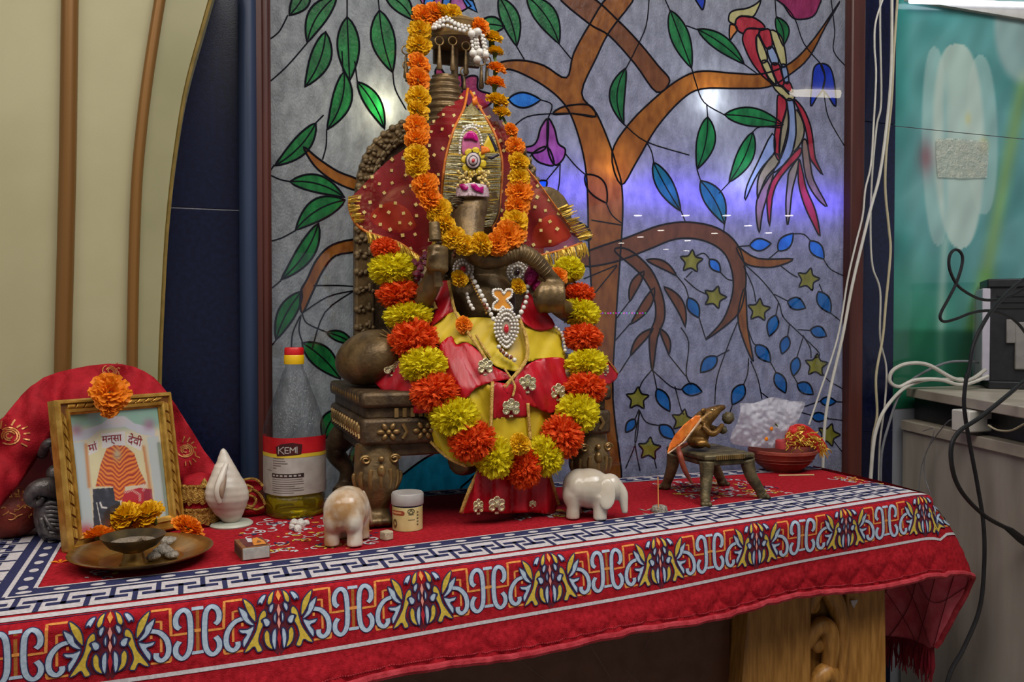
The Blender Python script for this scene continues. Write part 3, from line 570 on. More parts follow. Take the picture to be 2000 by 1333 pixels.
cable('thin grey wire dangling down the counter front below the ledge', k6([(640, 312), (600, 318), (575, 328), (525, 390), (490, 455), (488, 540), (510, 610), (512, 700)]), .0012, grey_c, Yc)
cable('thin grey wire looping left of the dangling wire on the counter', k6([(480, 362), (525, 355), (500, 430), (475, 500), (465, 600), (462, 700)]), .0009, grey_c, Yc)
cable('thin cream wire running right from the socket box', k6([(735, 340), (770, 358), (820, 360), (872, 335), (930, 300)]), .0020, cream_c, Yc)
sb = thing('socket_box', 'small white surface socket box on the black riser of the counter', 'socket', W(1912, 826, 1.36))
pw = mat('white_plastic', (176, 172, 164), (186, 182, 174), rough=.4)
sA, sB = W(1889, 803, 1.345), W(1935, 843, 1.345)
MB().box((sA.x, 1.34, sB.z), (sB.x, 1.385, sA.z)).build('box', pw, sb, bevel=.003)
MB().box((sB.x - .016, 1.338, (sA.z + sB.z) / 2 - .006), (sB.x - .006, 1.341, (sA.z + sB.z) / 2 + .004)).build('outlet', black_c, sb)
# ---- black device on the ledge
dv = thing('label_printer', 'black and white boxy device standing on the upper ledge', 'device', (1.80, 1.5, T + .153))
dark_p = mat('black_plastic', (18, 18, 22), (28, 28, 32), rough=.45, scale=50, bump=.05); pale_p = mat('pale_grey_plastic', (112, 108, 104), (126, 122, 118), rough=.45)
MB().box((1.738, 1.50, T + .170), (1.98, 1.64, T + .412)).build('body', dark_p, dv, bevel=.003)
MB().box((1.732, 1.494, T + .394), (1.99, 1.645, T + .414)).build('lid', dark_p, dv, bevel=.003)
MB().box((1.722, 1.497, T + .172), (1.739, 1.638, T + .392)).build('side_panel', mat('lilac_white_plastic', (164, 160, 172), (176, 172, 182), rough=.4), dv, bevel=.002)
MB().box((1.735, 1.49, T + .153), (1.99, 1.64, T + .172)).build('base', dark_p, dv, bevel=.003)
MB().box((1.790, 1.490, T + .20), (1.98, 1.502, T + .312)).build('paper_bay', pale_p, dv, bevel=.003)
MB().box((1.772, 1.491, T + .262), (1.792, 1.502, T + .318)).build('latch', pale_p, dv, bevel=.002)
MB().box((1.824, 1.4885, T + .232), (1.90, 1.4905, T + .285)).build('label', mat('paper_label', (176, 176, 172), (184, 184, 180)), dv)
lt = MB()
for k in range(6): lt.box((1.828, 1.4878, T + .277 - k * .008), (1.828 + [.04, .055, .03, .05, .045, .02][k], 1.4886, T + .280 - k * .008))
lt.build('label_print', black_c, dv)
for k in range(3): MB().box((1.752, 1.497, T + .372 - k * .014), (1.96, 1.501, T + .378 - k * .014)).build('slot', mat('slot_black', (6, 6, 8)), dv)
# ---- tube lamp on the tile wall and round lamps far back under the hall ceiling
tl = thing('tube_light', 'lit white fluorescent tube at the top of the tulip tiles', 'lamp', W(1900, 2, 1.64))
ta, tb_ = W(1778, 2, 1.64), W(2120, 12, 1.64)
MB().tube([ta, tb_], .006, 14).build('tube', mat('lit_tube', (235, 240, 255), emit=(235, 240, 255), emits=3.0), tl)
MB().box((ta.x, 1.646, ta.z + .006), (tb_.x, 1.66, ta.z + .04)).build('batten', pw, tl)
lamp_on = mat('lit_downlight', (255, 250, 240), emit=(255, 248, 235), emits=16.0)
DL = {(1245, 421): 'upper row, first from the left', (1338, 421): 'upper row, second from the left', (1418, 421): 'upper row, third from the left', (1540, 421): 'upper row, last on the right', (1460, 441): 'just under the upper row, alone', (1290, 450): 'second row, first from the left', (1395, 456): 'second row, middle one', (1500, 455): 'second row, last on the right', (1250, 463): 'third row, middle one', (1213, 475): 'third row, first from the left', (1342, 470): 'third row, last on the right', (1300, 487): 'lowest pair, left one', (1340, 490): 'lowest pair, right one'}
for px, py in [(1245, 421), (1338, 421), (1418, 421), (1540, 421), (1460, 441), (1290, 450), (1250, 463), (1395, 456), (1342, 470), (1500, 455), (1213, 475), (1300, 487), (1340, 490)]:
    r_ = ray(px, py); p = CAM + r_ * (YG / r_.y); d = Vector((r_.x, -r_.y, r_.z)); h = p + d * ((3.19 - p.z) / d.z)
    if h.y > -23: 
        t_ = tag(MB().lathe([(.0, 0), (.075, .0), (.085, .006), (.085, .012)], h - Vector((0, 0, .012)), 14).build('ceiling_light', lamp_on, None, off=h), 'round hall downlight mirrored in the glass: ' + DL[(px, py)], 'lamp', 'downlights in the hall ceiling')

dv.rotation_euler.z = -.74; dv.location.x += .035

def mirrored(px, py, z):       # where a lamp at height z stands that the clear pane mirrors towards the camera at this photo pixel
    r_ = ray(px, py); p = CAM + r_ * (1.6115 / r_.y); d = Vector((r_.x, -r_.y, r_.z)); return p + d * ((z - p.z) / d.z)
q0, q1 = mirrored(1545, 181, 3.16), mirrored(1640, 184, 3.16)
tf = thing('ceiling_tube', 'lit warm white tube under the hall ceiling, mirrored beside the painted bird', 'lamp', (q0 + q1) / 2)
MB().tube([q0, q1], .035, 10).build('tube', mat('lit_warm_tube', (255, 246, 220), emit=(255, 244, 214), emits=7.0), tf); MB().box((min(q0.x, q1.x), q0.y - .04, 3.18), (max(q0.x, q1.x), q0.y + .04, 3.2)).build('batten', pw, tf)
r0_ = ray(1172, 612); k_ = (7.0 + 1.6115 + 1.6115) ; 
ls = thing('led_strip', 'row of tiny pink lights across the hall, mirrored right of the garland', 'lamp', (4, -7, 1.2))
led_m = [mat('pink_led', (255, 60, 200), emit=(255, 40, 190), emits=9.0), mat('green_led', (120, 255, 160), emit=(90, 255, 150), emits=5.0), mat('violet_led', (170, 80, 255), emit=(150, 60, 255), emits=9.0)]
for i in range(18):
    r_ = ray(1172 + i * 5.2, 612); p = CAM + r_ * (1.6115 / r_.y); d = Vector((r_.x, -r_.y, r_.z)); c_ = p + d * ((p.y + 7.0) / r_.y)
    MB().ell(c_, .012, 8, 6).build('led', led_m[[0, 2, 1][i % 3]], ls)
# ================================================================== TABLE AND CLOTH
red_velvet = mat('red_velvet', (134, 14, 24), (176, 30, 42), rough=.9, scale=160, bump=.5, bscale=900, spec=.15, ramp=(.3, .7))
red_pink = mat('faded_red_quilting', (206, 78, 92), (226, 110, 122), rough=.9, scale=30, bump=.3, bscale=600, spec=.2)
fringe_m = mat('crimson_fringe', (104, 8, 24), (136, 18, 38), rough=.9)
hem_m = mat('hem_cord', (150, 24, 36), (184, 56, 66), rough=.9, scale=60, bump=.6, bscale=700)
navy = mat('navy_print', (22, 26, 66), (38, 42, 84), rough=.9, scale=300); pwhite = mat('white_print', (172, 164, 166), (196, 190, 192), rough=.9, scale=300); pgold = mat('gold_print', (198, 120, 48), (216, 142, 70), rough=.9, scale=300)
pyel = mat('yellow_print', (180, 150, 44), (200, 172, 66), rough=.9, scale=300); pred = mat('red_print', (150, 14, 26), (172, 26, 40), rough=.9, scale=300); pplum = mat('plum_print', (78, 8, 28), (94, 14, 36), rough=.9); ppink = mat('pink_print', (206, 128, 116), (220, 150, 136), rough=.9); pblue = mat('pale_blue_print', (150, 166, 184), (172, 186, 200), rough=.9, scale=300)
def yf(u): return 1.022 + .085 * u + .045 * u * u
XL, XR, RF = -.42, 1.262, .014
def yb(u): return 1.556 - .012 * u
def hemd(u): return float(np.interp(u, [-.4, .2, .4, .63, .82, 1.15, 1.3], [.100, .102, .106, .110, .113, .126, .128])) + .003 * math.sin(u * 19)
def clothS(u, v, lift=0.0):
    """u runs along the front edge, v<0 lies on the top, v>0 hangs down the front"""
    y0 = yf(u); a = RF * PI / 2
    if v <= 0: p = Vector((u, y0 + RF - v, T)); n = Vector((0, 0, 1))
    elif v < a:
        t = v / RF; p = Vector((u, y0 + RF - RF * math.sin(t), T - RF + RF * math.cos(t))); n = Vector((0, -math.sin(t), math.cos(t)))
    else:
        d = v - a; w = .006 * math.sin(u * 11 + .7) * d / .12 + .010 * math.sin(u * 5.1) * d / .12
        q = 0.0
        if d > .070:
            s1 = abs(math.sin((u * .9 + d) / .058 * PI / 1)); s2 = abs(math.sin((u * .9 - d) / .058 * PI / 1)); q = .0045 * min(1, min(s1, s2) * 2.2) * min(1, (d - .070) / .014)
        p = Vector((u, y0 - d * .10 - w - q, T - RF - d * .99)); n = Vector((0, -1, .05))
    if u > XR - .05: p.z -= (u - XR + .05) ** 2 * 1.2 * (1 if v <= a else 1.6)
    return p + n * lift
tc = thing('tablecloth', 'red velvet cloth with a navy key border and floral band covering the table', 'tablecloth', (.45, 1.28, T))
cb = MB(); us = [XL + (XR - XL) * i / 300 for i in range(301)]; rows = []
for u in us:
    L_ = yb(u) - yf(u) - RF; col_ = []
    for j in range(18): col_.append(clothS(u, -L_ * (1 - j / 18)))
    for j in range(6): col_.append(clothS(u, RF * PI / 2 * j / 6))
    for j in range(27): col_.append(clothS(u, RF * PI / 2 + hemd(u) * j / 26))
    rows.append(col_)
nr = len(rows[0]); cb.add([p for r in rows for p in r], [(i * nr + j, i * nr + j + 1, (i + 1) * nr + j + 1, (i + 1) * nr + j) for i in range(300) for j in range(nr - 1)])
# the corner swings round the table end: front overhang runs on past the edge, then the end flap hangs down
hx = W(1914, 1143, 1.20)
def corner(t, s):      # t 0..1 from the front edge at XR round to the back, s 0..1 from the top down
    a = t * PI / 2
    top = Vector((XR + .014 * math.sin(min(1, t * 2.2) * PI / 2), yf(XR) + RF + (yb(XR) - yf(XR) - RF) * t, T - .0012 - .004 * s))
    e0 = clothS(XR, RF * PI / 2 + hemd(XR))
    out = min(1, t * 6); rr = sstep(0., .16, np.array([t]))[0]
    low = Vector((XR + .112 * math.sin(min(1, t / .16) * PI / 2) - .075 * max(0, t - .16) + .012 * math.sin(t * 17), e0.y + .01 + (yb(XR) - e0.y) * max(0, t - .03), e0.z - .026 * rr - .155 * sstep(.10, .32, np.array([t]))[0] - .02 * t))
    b = Vector(((top.x + low.x) / 2 + .035 * min(1, t * 6), (top.y + low.y) / 2 - .01 * (1 - t), top.z * .62 + low.z * .38))
    return top * (1 - s) ** 2 + b * 2 * s * (1 - s) + low * s * s
cb.mi = 0
NT, NS = 60, 26
gv = [[corner(i / NT, j / NS) for j in range(NS + 1)] for i in range(NT + 1)]
gv[0] = [clothS(XR, RF * PI / 2 + (hemd(XR)) * j / NS) for j in range(NS + 1)]
for i in range(1, NT + 1):
    for j in range(NS + 1):
        t, s = i / NT, j / NS; q = min(abs(math.sin(PI * (t * 7 + s * 4))), abs(math.sin(PI * (t * 7 - s * 4)))); gv[i][j] += Vector((.004 * min(1, q * 2.5) * min(1, i / 6) * (1 if s > .15 else 0), 0, 0))
cb.add([p for r in gv for p in r], [(i * (NS + 1) + j, i * (NS + 1) + j + 1, (i + 1) * (NS + 1) + j + 1, (i + 1) * (NS + 1) + j) for i in range(NT) for j in range(NS)])
# outer side is red velvet, the inner side the faded quilting: front = velvet, lining = a second skin
cb.build('cloth', red_velvet, tc, smooth=180)
ln = MB(); ln.add([p + Vector((-.0028, .001, -.0016)) for r in gv[4:] for p in r[3:]], [(i * (NS - 2) + j, i * (NS - 2) + j + 1, (i + 1) * (NS - 2) + j + 1, (i + 1) * (NS - 2) + j) for i in range(NT - 4) for j in range(NS - 3)])
ln.build('lining', red_pink, tc, smooth=180)
st_ = MB()
for k in range(-6, 12):
    for sg in (1, -1):
        L_ = []
        for i in range(40):
            s = .1 + .9 * i / 39; t = (k - sg * s * 4) / 7
            if .07 < t < 1: L_.append(corner(t, s) + Vector((-.0034, .001, -.002)))
        if len(L_) > 2: st_.tube(L_, .0007, 4)
st_.build('quilt_seam', mat('dark_seam_thread', (96, 20, 32), (110, 26, 38), rough=.9), tc)  # dark red lines along the quilting of the lining
hem = [clothS(u, RF * PI / 2 + hemd(u), .0015) for u in us[::3]] + [gv[i][NS] for i in range(1, 18)]
hem = [p + Vector((R.uniform(-.0006, .0006), R.uniform(-.0008, .0008), R.uniform(-.0009, .0009))) for p in hem]
MB().tube(hem, .0052, 8).build('hem_cord', hem_m, tc)
sb_ = MB(); 
for i in range(0, 560):
    u = XL + (XR - XL) * i / 560; sb_.box(*(lambda c: (c - Vector((.0009, .0007, .0005)), c + Vector((.0009, .0007, .0005))))(clothS(u, RF * PI / 2 + hemd(u) - .010, .001)))
o = sb_.build('stitching', hem_m, tc); o['kind'] = 'stuff'
fb = MB()
for i in range(150):
    t = .30 + .70 * i / 150; p = corner(t, 1) + Vector((0, 0, .004)); L_ = R.uniform(.045, .075); q = p + Vector((R.uniform(-.008, .006), R.uniform(-.006, .006), -L_)); mid_ = (p + q) / 2 + Vector((R.uniform(-.005, .005), R.uniform(-.004, .004), 0))
    fb.tube(smooth_pts([p, mid_, q], 3), [.0026] * 4 + [.002, .0014, .001][:3], 5)
o = fb.build('fringe', fringe_m, tc); o['kind'] = 'stuff'
# ---- printed key border, white lines, dots
def V2(v): return v
kp = Print(lambda u, v, l: clothS(u, v, l), lift=.0005)
U0, U1 = -.165, XR - .004
kp.rect(-.30, .006, U1, -.118, navy, 1, .02)
kp.rect(U0, -.1165, U1, -.113, pwhite, 2, .02); kp.rect(-.193, -.090, U1, -.0845, pwhite, 2, .02)
kp.rect(-.30, .003, U1, -.011, pwhite, 2, .02)
u = U0 - .012
while u < U1 - .01:
    kp.poly([(u + .0085 * math.cos(a * PI / 6), -.1015 + .0052 * math.sin(a * PI / 6)) for a in range(12)], pwhite, 2); u += .0385
# meander: a white ground crossed by navy T bars
kp.rect(-.30, -.0195, U1, -.0785, pwhite, 2, .02)
hp, u, k = .0243, -.30, 0
while u < U1 - .02:
    va, vb = -.0785, -.0195; q = (vb - va)
    if k % 2: kp.rect(u - .0028, va, u + .0028, va + q * .70, navy, 3); kp.rect(u - .017, va + q * .56, u + .017, va + q * .72, navy, 3)
    else: kp.rect(u - .0028, vb, u + .0028, vb - q * .70, navy, 3); kp.rect(u - .017, vb - q * .56, u + .017, vb - q * .72, navy, 3)
    u += hp; k += 1
o = kp.build('key_border_print', tc)
# left border running back from the corner
def leftS(u, v, l): return Vector((u, v, T + l))
lp = Print(leftS, lift=.0005)
yc = yf(U0) + RF + .115
lp.rect(-.30, yc - .032, U0, 1.56, navy, 1, .05); lp.rect(U0 - .0045, yc, U0, 1.56, pwhite, 2, .05); lp.rect(U0 - .032, yc - .027, U0 - .0265, 1.56, pwhite, 2, .05); lp.rect(U0 - .044, yc - .035, U0 - .097, 1.56, pwhite, 2, .05); lp.rect(U0 - .104, yc - .035, U0 - .116, 1.56, pwhite, 2, .05)
y = yc + .005
while y < 1.5: lp.poly([(U0 - .0155 + .0055 * math.cos(a * PI / 6), y + .0085 * math.sin(a * PI / 6)) for a in range(12)], pwhite, 2); y += .0385
y, k = yc - .03, 0
while y < 1.53:
    xa, xb = U0 - .044, U0 - .097; q = xb - xa
    if k % 2: lp.rect(xa, y - .0028, xa + q * .7, y + .0028, navy, 3); lp.rect(xa + q * .56, y - .017, xa + q * .72, y + .017, navy, 3)
    else: lp.rect(xb, y - .0028, xb - q * .7, y + .0028, navy, 3); lp.rect(xb - q * .56, y - .017, xb - q * .72, y + .017, navy, 3)
    y += hp; k += 1
lp.build('side_border_print', tc)
# back border (far edge of the top)
bp_ = Print(lambda u, v, l: Vector((u, yb(u) - v, T + l)), lift=.0005)
bp_.rect(-.3, .004, U1, .05, navy, 1, .05); bp_.rect(-.3, .046, U1, .050, pwhite, 2, .05); bp_.rect(-.3, .006, U1, .012, pwhite, 2, .05)
u, k = -.28, 0
while u < U1 - .03:
    bp_.rect(u, .017, u + .019, .024, pwhite, 2); bp_.rect(u + .012, .024, u + .019, .033, pwhite, 2); bp_.rect(u + .005, .033, u + .024, .039, pwhite, 2); u += .0243 * 1.5
bp_.build('back_border_print', tc)
def clothX(u, v, l=0.0):     # carries the print round the corner of the cloth
    if u <= XR - .002: return clothS(u, v, l)
    tt = min(1, (u - XR + .002) / .30) * NT; i = min(NT - 1, int(tt)); f = tt - i
    ss = max(0, min(1, v / (RF * PI / 2 + hemd(XR)))) * NS; j = min(NS - 1, int(ss)); g = ss - j
    p = (gv[i][j] * (1 - g) + gv[i][j + 1] * g) * (1 - f) + (gv[i + 1][j] * (1 - g) + gv[i + 1][j + 1] * g) * f
    return p + Vector((.7, -.7, .1)) * (l + .0008)
# ---- floral band on the front: motif traced once in its own frame (x -1..1 over half the repeat, y 0 bottom..1 top)
PER = .1715; V_T, V_B = .006, .0755
def motifS(uc, pl, pr): return lambda x, y, l: clothX(uc + x * (pr if x > 0 else pl) / 2, V_T + (V_B - V_T) * (1 - y), l)
def zz(L_):    # crop pixels of the traced motif -> motif frame (its axis leans with the perspective)
    return [((x - 925) / 915, 1 - ((y + (x - 925) * .198) - 400) / 720) for x, y in L_]
def motif(pr, uc, pl_, pr_):
    pr.fn = motifS(uc, pl_, pr_)
    def P(L_, m, lay=2, out=True, both=True):
        L2 = [(p.x, p.y) for p in smooth_pts([(a, b, 0) for a, b in zz(L_)], 3, True)] if len(L_) > 4 else zz(L_)
        for s in ((1, -1) if both else (1,)):
            Q = [(a * s, b) for a, b in L2]
            if out: pr.stroke(Q, .017, navy, lay + 1, closed=True)
            pr.poly(Q, m, lay)
    def Sx(L_, w, m, lay=2, out=None):
        L2 = [(p.x, p.y) for p in smooth_pts([(a, b, 0) for a, b in zz(L_)], 4)]
        for s in (1, -1):
            Q = [(a * s, b) for a, b in L2]
            if out: pr.stroke(Q, w + .024, out, lay); pr.stroke(Q, w, m, lay + 1)
            else: pr.stroke(Q, w, m, lay)
    def Lx(L_, w, m, lay=1):
        for s in (1, -1):
            pr.stroke([(a * s, b) for a, b in zz(L_)], w, m, lay)
    # fretwork lines
    Lx([(1345, 385), (1545, 345), (1555, 640), (1735, 605)], .036, pgold); Lx([(1345, 650), (1345, 690)], .03, pgold); Lx([(1390, 500), (1450, 490), (1450, 830)], .03, pgold); Lx([(1340, 965), (1545, 930), (1550, 870)], .034, pgold)
    pr.stroke([(1.0, .84), (1.0, .18)], .04, pgold, 1); pr.stroke([(-1.0, .84), (-1.0, .18)], .04, pgold, 1)
    for yy in (.86, .18): pr.stroke([(.93, yy), (1.0, yy)], .05, pblue, 2); pr.stroke([(-1.0, yy), (-.93, yy)], .05, pblue, 2)
    pr.stroke([(.93, .52), (1.0, .52)], .05, pgold, 2); pr.stroke([(-1, .52), (-.93, .52)], .05, pgold, 2)
    # big C scrolls
    Sx([(1650, 560), (1610, 530), (1605, 450), (1640, 380), (1700, 350), (1750, 400), (1765, 560), (1760, 740), (1730, 840), (1670, 890), (1610, 850), (1605, 770), (1645, 700)], .062, pblue, 2, navy)
    # scroll
    Sx([(1340, 600), (1430, 610), (1505, 680), (1530, 780), (1510, 870), (1450, 920), (1400, 890), (1400, 840)], .062, pblue, 4, navy)
    # dark ground of the flower
    P([(925, 400), (1020, 440), (1120, 640), (1100, 800), (1150, 1000), (1000, 1080), (925, 1110)], pplum, 1, False)
    # big yellow leaf, its outer leaves
    P([(1070, 670), (1075, 600), (1110, 585), (1150, 630), (1170, 700), (1200, 800), (1270, 900), (1330, 985), (1270, 985), (1215, 960), (1180, 1035), (1120, 1030), (1160, 920), (1140, 820), (1105, 750), (1130, 690)], pyel, 4)
    P([(1190, 680), (1195, 580), (1230, 480), (1330, 385), (1310, 480), (1270, 580), (1215, 670)], pyel, 4); P([(1205, 720), (1270, 620), (1290, 540), (1385, 455), (1360, 560), (1320, 640), (1260, 700)], pblue, 4)
    P([(1210, 730), (1290, 735), (1385, 710), (1360, 760), (1300, 790), (1345, 850), (1330, 930), (1260, 840)], pblue, 4)
    # upper petals
    P([(975, 410), (1030, 440), (1060, 500), (1045, 545), (1005, 530), (985, 470)], pyel, 4); P([(1065, 430), (1110, 420), (1160, 460), (1165, 505), (1140, 490), (1120, 515), (1090, 480)], pblue, 4)
    P([(985, 545), (1030, 560), (1040, 610), (1015, 645), (985, 600)], pblue, 4); P([(1110, 680), (1060, 690), (1025, 740), (1040, 780), (1080, 780), (1105, 730)], pblue, 4)
    P([(960, 650), (985, 690), (985, 740), (965, 780), (955, 720)], pblue, 4); P([(960, 840), (1000, 860), (1015, 940), (1000, 1040), (970, 1070), (955, 950)], pblue, 4); P([(1070, 820), (1100, 860), (1095, 950), (1060, 1020), (1000, 1060), (1030, 960), (1035, 870)], pyel, 4)
    # axis
    P([(925, 410), (955, 480), (925, 540), (895, 480)], pgold, 5, False, False); P([(925, 570), (948, 640), (925, 720), (902, 640)], ppink, 5, False, False); P([(925, 720), (945, 790), (925, 860), (905, 790)], ppink, 5, False, False); P([(925, 860), (950, 960), (925, 1090), (900, 960)], pred, 5, False, False)
fp = Print(None, maxlen=None, lift=.00032)
fp.fn = lambda u, v, l: clothX(u, v, l)
fp.rect(-.42, .080, U1 + .10, .0845, pwhite, 2, .008)
UC0 = .442 - .171 * 3 + .0
UCS = [-.255, -.0789, .0971, .2714, .4529, .6348, .8223, 1.0248, 1.2294, 1.42]
for k in range(9): motif(fp, UCS[k], UCS[k] - UCS[k - 1] if k else .176, UCS[k + 1] - UCS[k])
fp.build('floral_band_print', tc)
# ---- arabesque patches woven on the top
ap = Print(lambda u, v, l: Vector((u, v, T + l)), lift=.0005)
def swirl(x, y, r, a0, sg, m, w):
    P = [(x + r * (1 - t * .55) * math.cos(a0 + sg * t * 4.2), y + r * (1 - t * .55) * math.sin(a0 + sg * t * 4.2)) for t in [i / 10 for i in range(11)]]; ap.stroke(P, w, m, R.choice([1, 2]))
def patch(x0, x1, y0, y1, n, seed):
    rr = random.Random(seed)
    for i in range(n):
        x, y = rr.uniform(x0, x1), rr.uniform(y0, y1); m = rr.choice([pwhite, pwhite, pgold, pwhite, navy, pyel])
        if rr.random() < .6: swirl(x, y, rr.uniform(.005, .013), rr.uniform(0, 6), rr.choice([1, -1]), m, rr.uniform(.0022, .0038))
        else:
            a = rr.uniform(0, 6); L_ = rr.uniform(.007, .014); d = Vector((math.cos(a), math.sin(a))); n_ = Vector((-d.y, d.x)) * L_ * .32
            ap.poly([(x, y), (x + d.x * L_ * .5 + n_.x, y + d.y * L_ * .5 + n_.y), (x + d.x * L_, y + d.y * L_), (x + d.x * L_ * .5 - n_.x, y + d.y * L_ * .5 - n_.y)], m, 1)
patch(.83, 1.03, 1.29, 1.47, 150, 1); patch(.06, .26, 1.20, 1.42, 150, 2); patch(.48, .62, 1.27, 1.31, 40, 3); patch(1.20, 1.255, 1.30, 1.40, 28, 4); patch(-.12, -.06, 1.15, 1.19, 10, 5)
ap.build('arabesque_print', tc)['kind'] = 'stuff'
# ---- the table itself
wood = mat('oak_varnish', (142, 96, 40), (176, 126, 62), rough=.38, scale=26, stretch=(6, 6, .7), bump=.12, bscale=60); brown_panel = mat('brown_laminate', (86, 52, 38), (100, 62, 46), rough=.35, scale=30, bump=.05)
tb = thing('altar_table', 'long wooden table with carved legs and a brown front panel', 'table', (.45, 1.28, 0))
tpv = [Vector((u, yf(u) + .012, 0)) for u in [XL + (XR - .02 - XL) * i / 12 for i in range(13)]] + [Vector((XR - .02, 1.50, 0)), Vector((XL, 1.55, 0))]
MB().prism([v + Vector((0, 0, T - .003)) for v in tpv], [v + Vector((0, 0, T - .035)) for v in tpv]).build('tabletop', wood, tb, bevel=.004)
MB().box((-.38, 1.245, .10), (.86, 1.262, T - .035)).build('front_panel', brown_panel, tb)
scr = MB()  # pale lines painted in for scratches and reflections on the front panel
for a, b in [((.60, .545), (.70, .38)), ((.47, .545), (.62, .42)), ((.66, .50), (.80, .36)), ((.74, .60), (.62, .40)), ((.30, .54), (.38, .49))]: scr.tube([Vector((a[0], 1.2449, a[1])), Vector((b[0], 1.2449, b[1]))], .0005, 4)
scr.build('scratch_glint', mat('scratch_glint_paint', (120, 96, 82), (130, 106, 92)), tb)['kind'] = 'stuff'
def leg(x0, x1, y0, carve):
    lg = MB(); w = x1 - x0
    L = [(x0 - .012 + .03 * t * t - .012 * t, t) for t in [i / 8 for i in range(9)]]
    # two plain boards flanking a recessed carved strip
    for a, b, bow in ((0, .42, -1), (.70, 1.0, 1)):
        P = []
        for i in range(9):
            t = i / 8; z = T - .036 - t * (T - .036); P.append((x0 + w * a + (-.045 * math.sin(t * PI * .55) if bow < 0 else 0.0), z))
        Q = [(x0 + w * b + (.0 if bow < 0 else .012 * math.sin(t * PI * .55)), T - .036 - t * (T - .036)) for t in [i / 8 for i in range(9)]]
        pl_ = P + Q[::-1]
        MB().prism([Vector((x, y0, z)) for x, z in pl_], [Vector((x, y0 + .20, z)) for x, z in pl_]).build('leg_board', wood, tb, bevel=.004)
    MB().box((x0 + w * .40, y0 + .022, 0), (x0 + w * .72, y0 + .19, T - .036)).build('leg_core', wood, tb)
    cv = MB(); xc = x0 + w * .56; z = T - .10
    def vine(pts, r): cv.tube(smooth_pts([Vector((xc + a * w, y0 + .016 - abs(c_), T - .036 - b * .5)) for a, b, c_ in pts], 6), r, 10)
    n_ = 6 * 5 + 1
    vine([(-.14, .30, .006), (-.06, .22, .012), (.04, .26, .014), (.10, .36, .012), (.12, .48, .008), (.10, .62, .006)], [.009 + .006 * math.sin(i / n_ * PI) for i in range(n_)])
    vine([(-.04, .0, .006), (-.08, .10, .012), (-.04, .2, .012), (.06, .30, .010), (.12, .42, .006)], [.010 + .004 * math.sin(i / 25 * PI) for i in range(25)])
    vine([(.12, .0, .006), (.06, .08, .010), (.08, .18, .012), (.15, .20, .008)], [.011 + .004 * math.sin(i / 19 * PI) for i in range(19)])
    vine([(-.15, .42, .006), (-.1, .36, .012), (-.02, .36, .014), (.02, .44, .012), (.0, .56, .008)], [.010 + .007 * math.sin(i / 25 * PI) for i in range(25)])
    vine([(-.12, .62, .006), (-.08, .54, .012), (.0, .52, .012), (.06, .58, .01), (.08, .72, .008)], [.010 + .007 * math.sin(i / 25 * PI) for i in range(25)])
    for a, b in ((-.1, .28), (-.06, .42), (.12, .19), (-.05, .58)): cv.ell((xc + a * w, y0 + .010, T - .036 - b * .5), (.014, .010, .016), 12, 8)
    for k in range(5): vine([(-.12, .7 + k * .14, .006), (-.02, .66 + k * .14, .012), (.08, .74 + k * .14, .01), (.1, .84 + k * .14, .006)], .012)
    cv.build('carved_scroll', wood, tb, smooth=60)
leg(.885, 1.155, 1.205, True)
leg(-.40, -.16, 1.06, True)
MB().box((-.40, 1.46, 0), (-.30, 1.53, T - .036)).build('back_leg', wood, tb, bevel=.004); MB().box((1.06, 1.44, 0), (1.15, 1.50, T - .036)).build('back_leg', wood, tb, bevel=.004)
MB().prism([W(1285, 0, 1.2)] * 0 + [Vector((1.075, 1.1985, T - .172)), Vector((1.092, 1.1985, T - .172)), Vector((1.082, 1.1985, T - .186))], [Vector((1.075, 1.2, T - .172)), Vector((1.092, 1.2, T - .172)), Vector((1.082, 1.2, T - .186))]).build('paper_corner', pwhite, tb, smooth=0)
# ================================================================== THRONE
bronze = mat('aged_bronze', (84, 66, 42), (128, 104, 68), rough=.42, metal=.5, scale=38, bump=.25, bscale=160, spec=.5)
bronze_d = mat('dark_bronze', (62, 48, 34), (98, 78, 54), rough=.5, metal=.5, scale=40, bump=.35, bscale=200)
bronze_hi = mat('worn_bronze_relief', (122, 96, 56), (156, 124, 76), rough=.4, metal=.6, scale=60)
XC = .45
th = thing('throne', 'antique bronze throne with arched carved back and paw legs', 'throne', (XC, 1.44, T))
sx0, sx1, sy0, sy1 = .248, .652, 1.292, 1.585
def tier(z0, z1, e, bev=.004): return MB().box((sx0 - e, sy0 - e, T + z0), (sx1 + e, sy1 + e, T + z1)).build('seat_tier', bronze_d, th, bevel=bev)
tier(.182, .206, .006, .006); tier(.164, .184, -.002); tier(.126, .166, .005, .006); tier(.106, .128, -.008)
rb = MB()
for i in range(26):      # flutes and rosettes on the front and on the left side
    x = sx0 + .045 + i * .0125; rb.box((x, sy0 - .003, T + .167), (x + .006, sy0 + .004, T + .181))
for i in range(12):
    y = sy0 + .02 + i * .022; rb.ell((sx0 - .004, y, T + .194), (.004, .008, .007), 8, 6); rb.ell((sx0 - .005, y, T + .147), (.005, .008, .010), 8, 6); rb.tube([Vector((sx0 - .005, y - .008, T + .135)), Vector((sx0 - .006, y + .006, T + .158))], .003, 6)
for k in range(7):
    xc = sx0 + .035 + k * .055
    for a in range(6): rb.ell((xc + .012 * math.cos(a * PI / 3), sy0 - .006, T + .146 + .009 * math.sin(a * PI / 3)), (.006, .004, .004), 8, 6, Matrix.Rotation(-a * PI / 3, 3, 'Y'))
    rb.ell((xc, sy0 - .008, T + .146), .004, 8, 6); rb.tube([Vector((xc + .022, sy0 - .006, T + .135)), Vector((xc + .028, sy0 - .007, T + .146)), Vector((xc + .022, sy0 - .006, T + .157))], .003, 6)
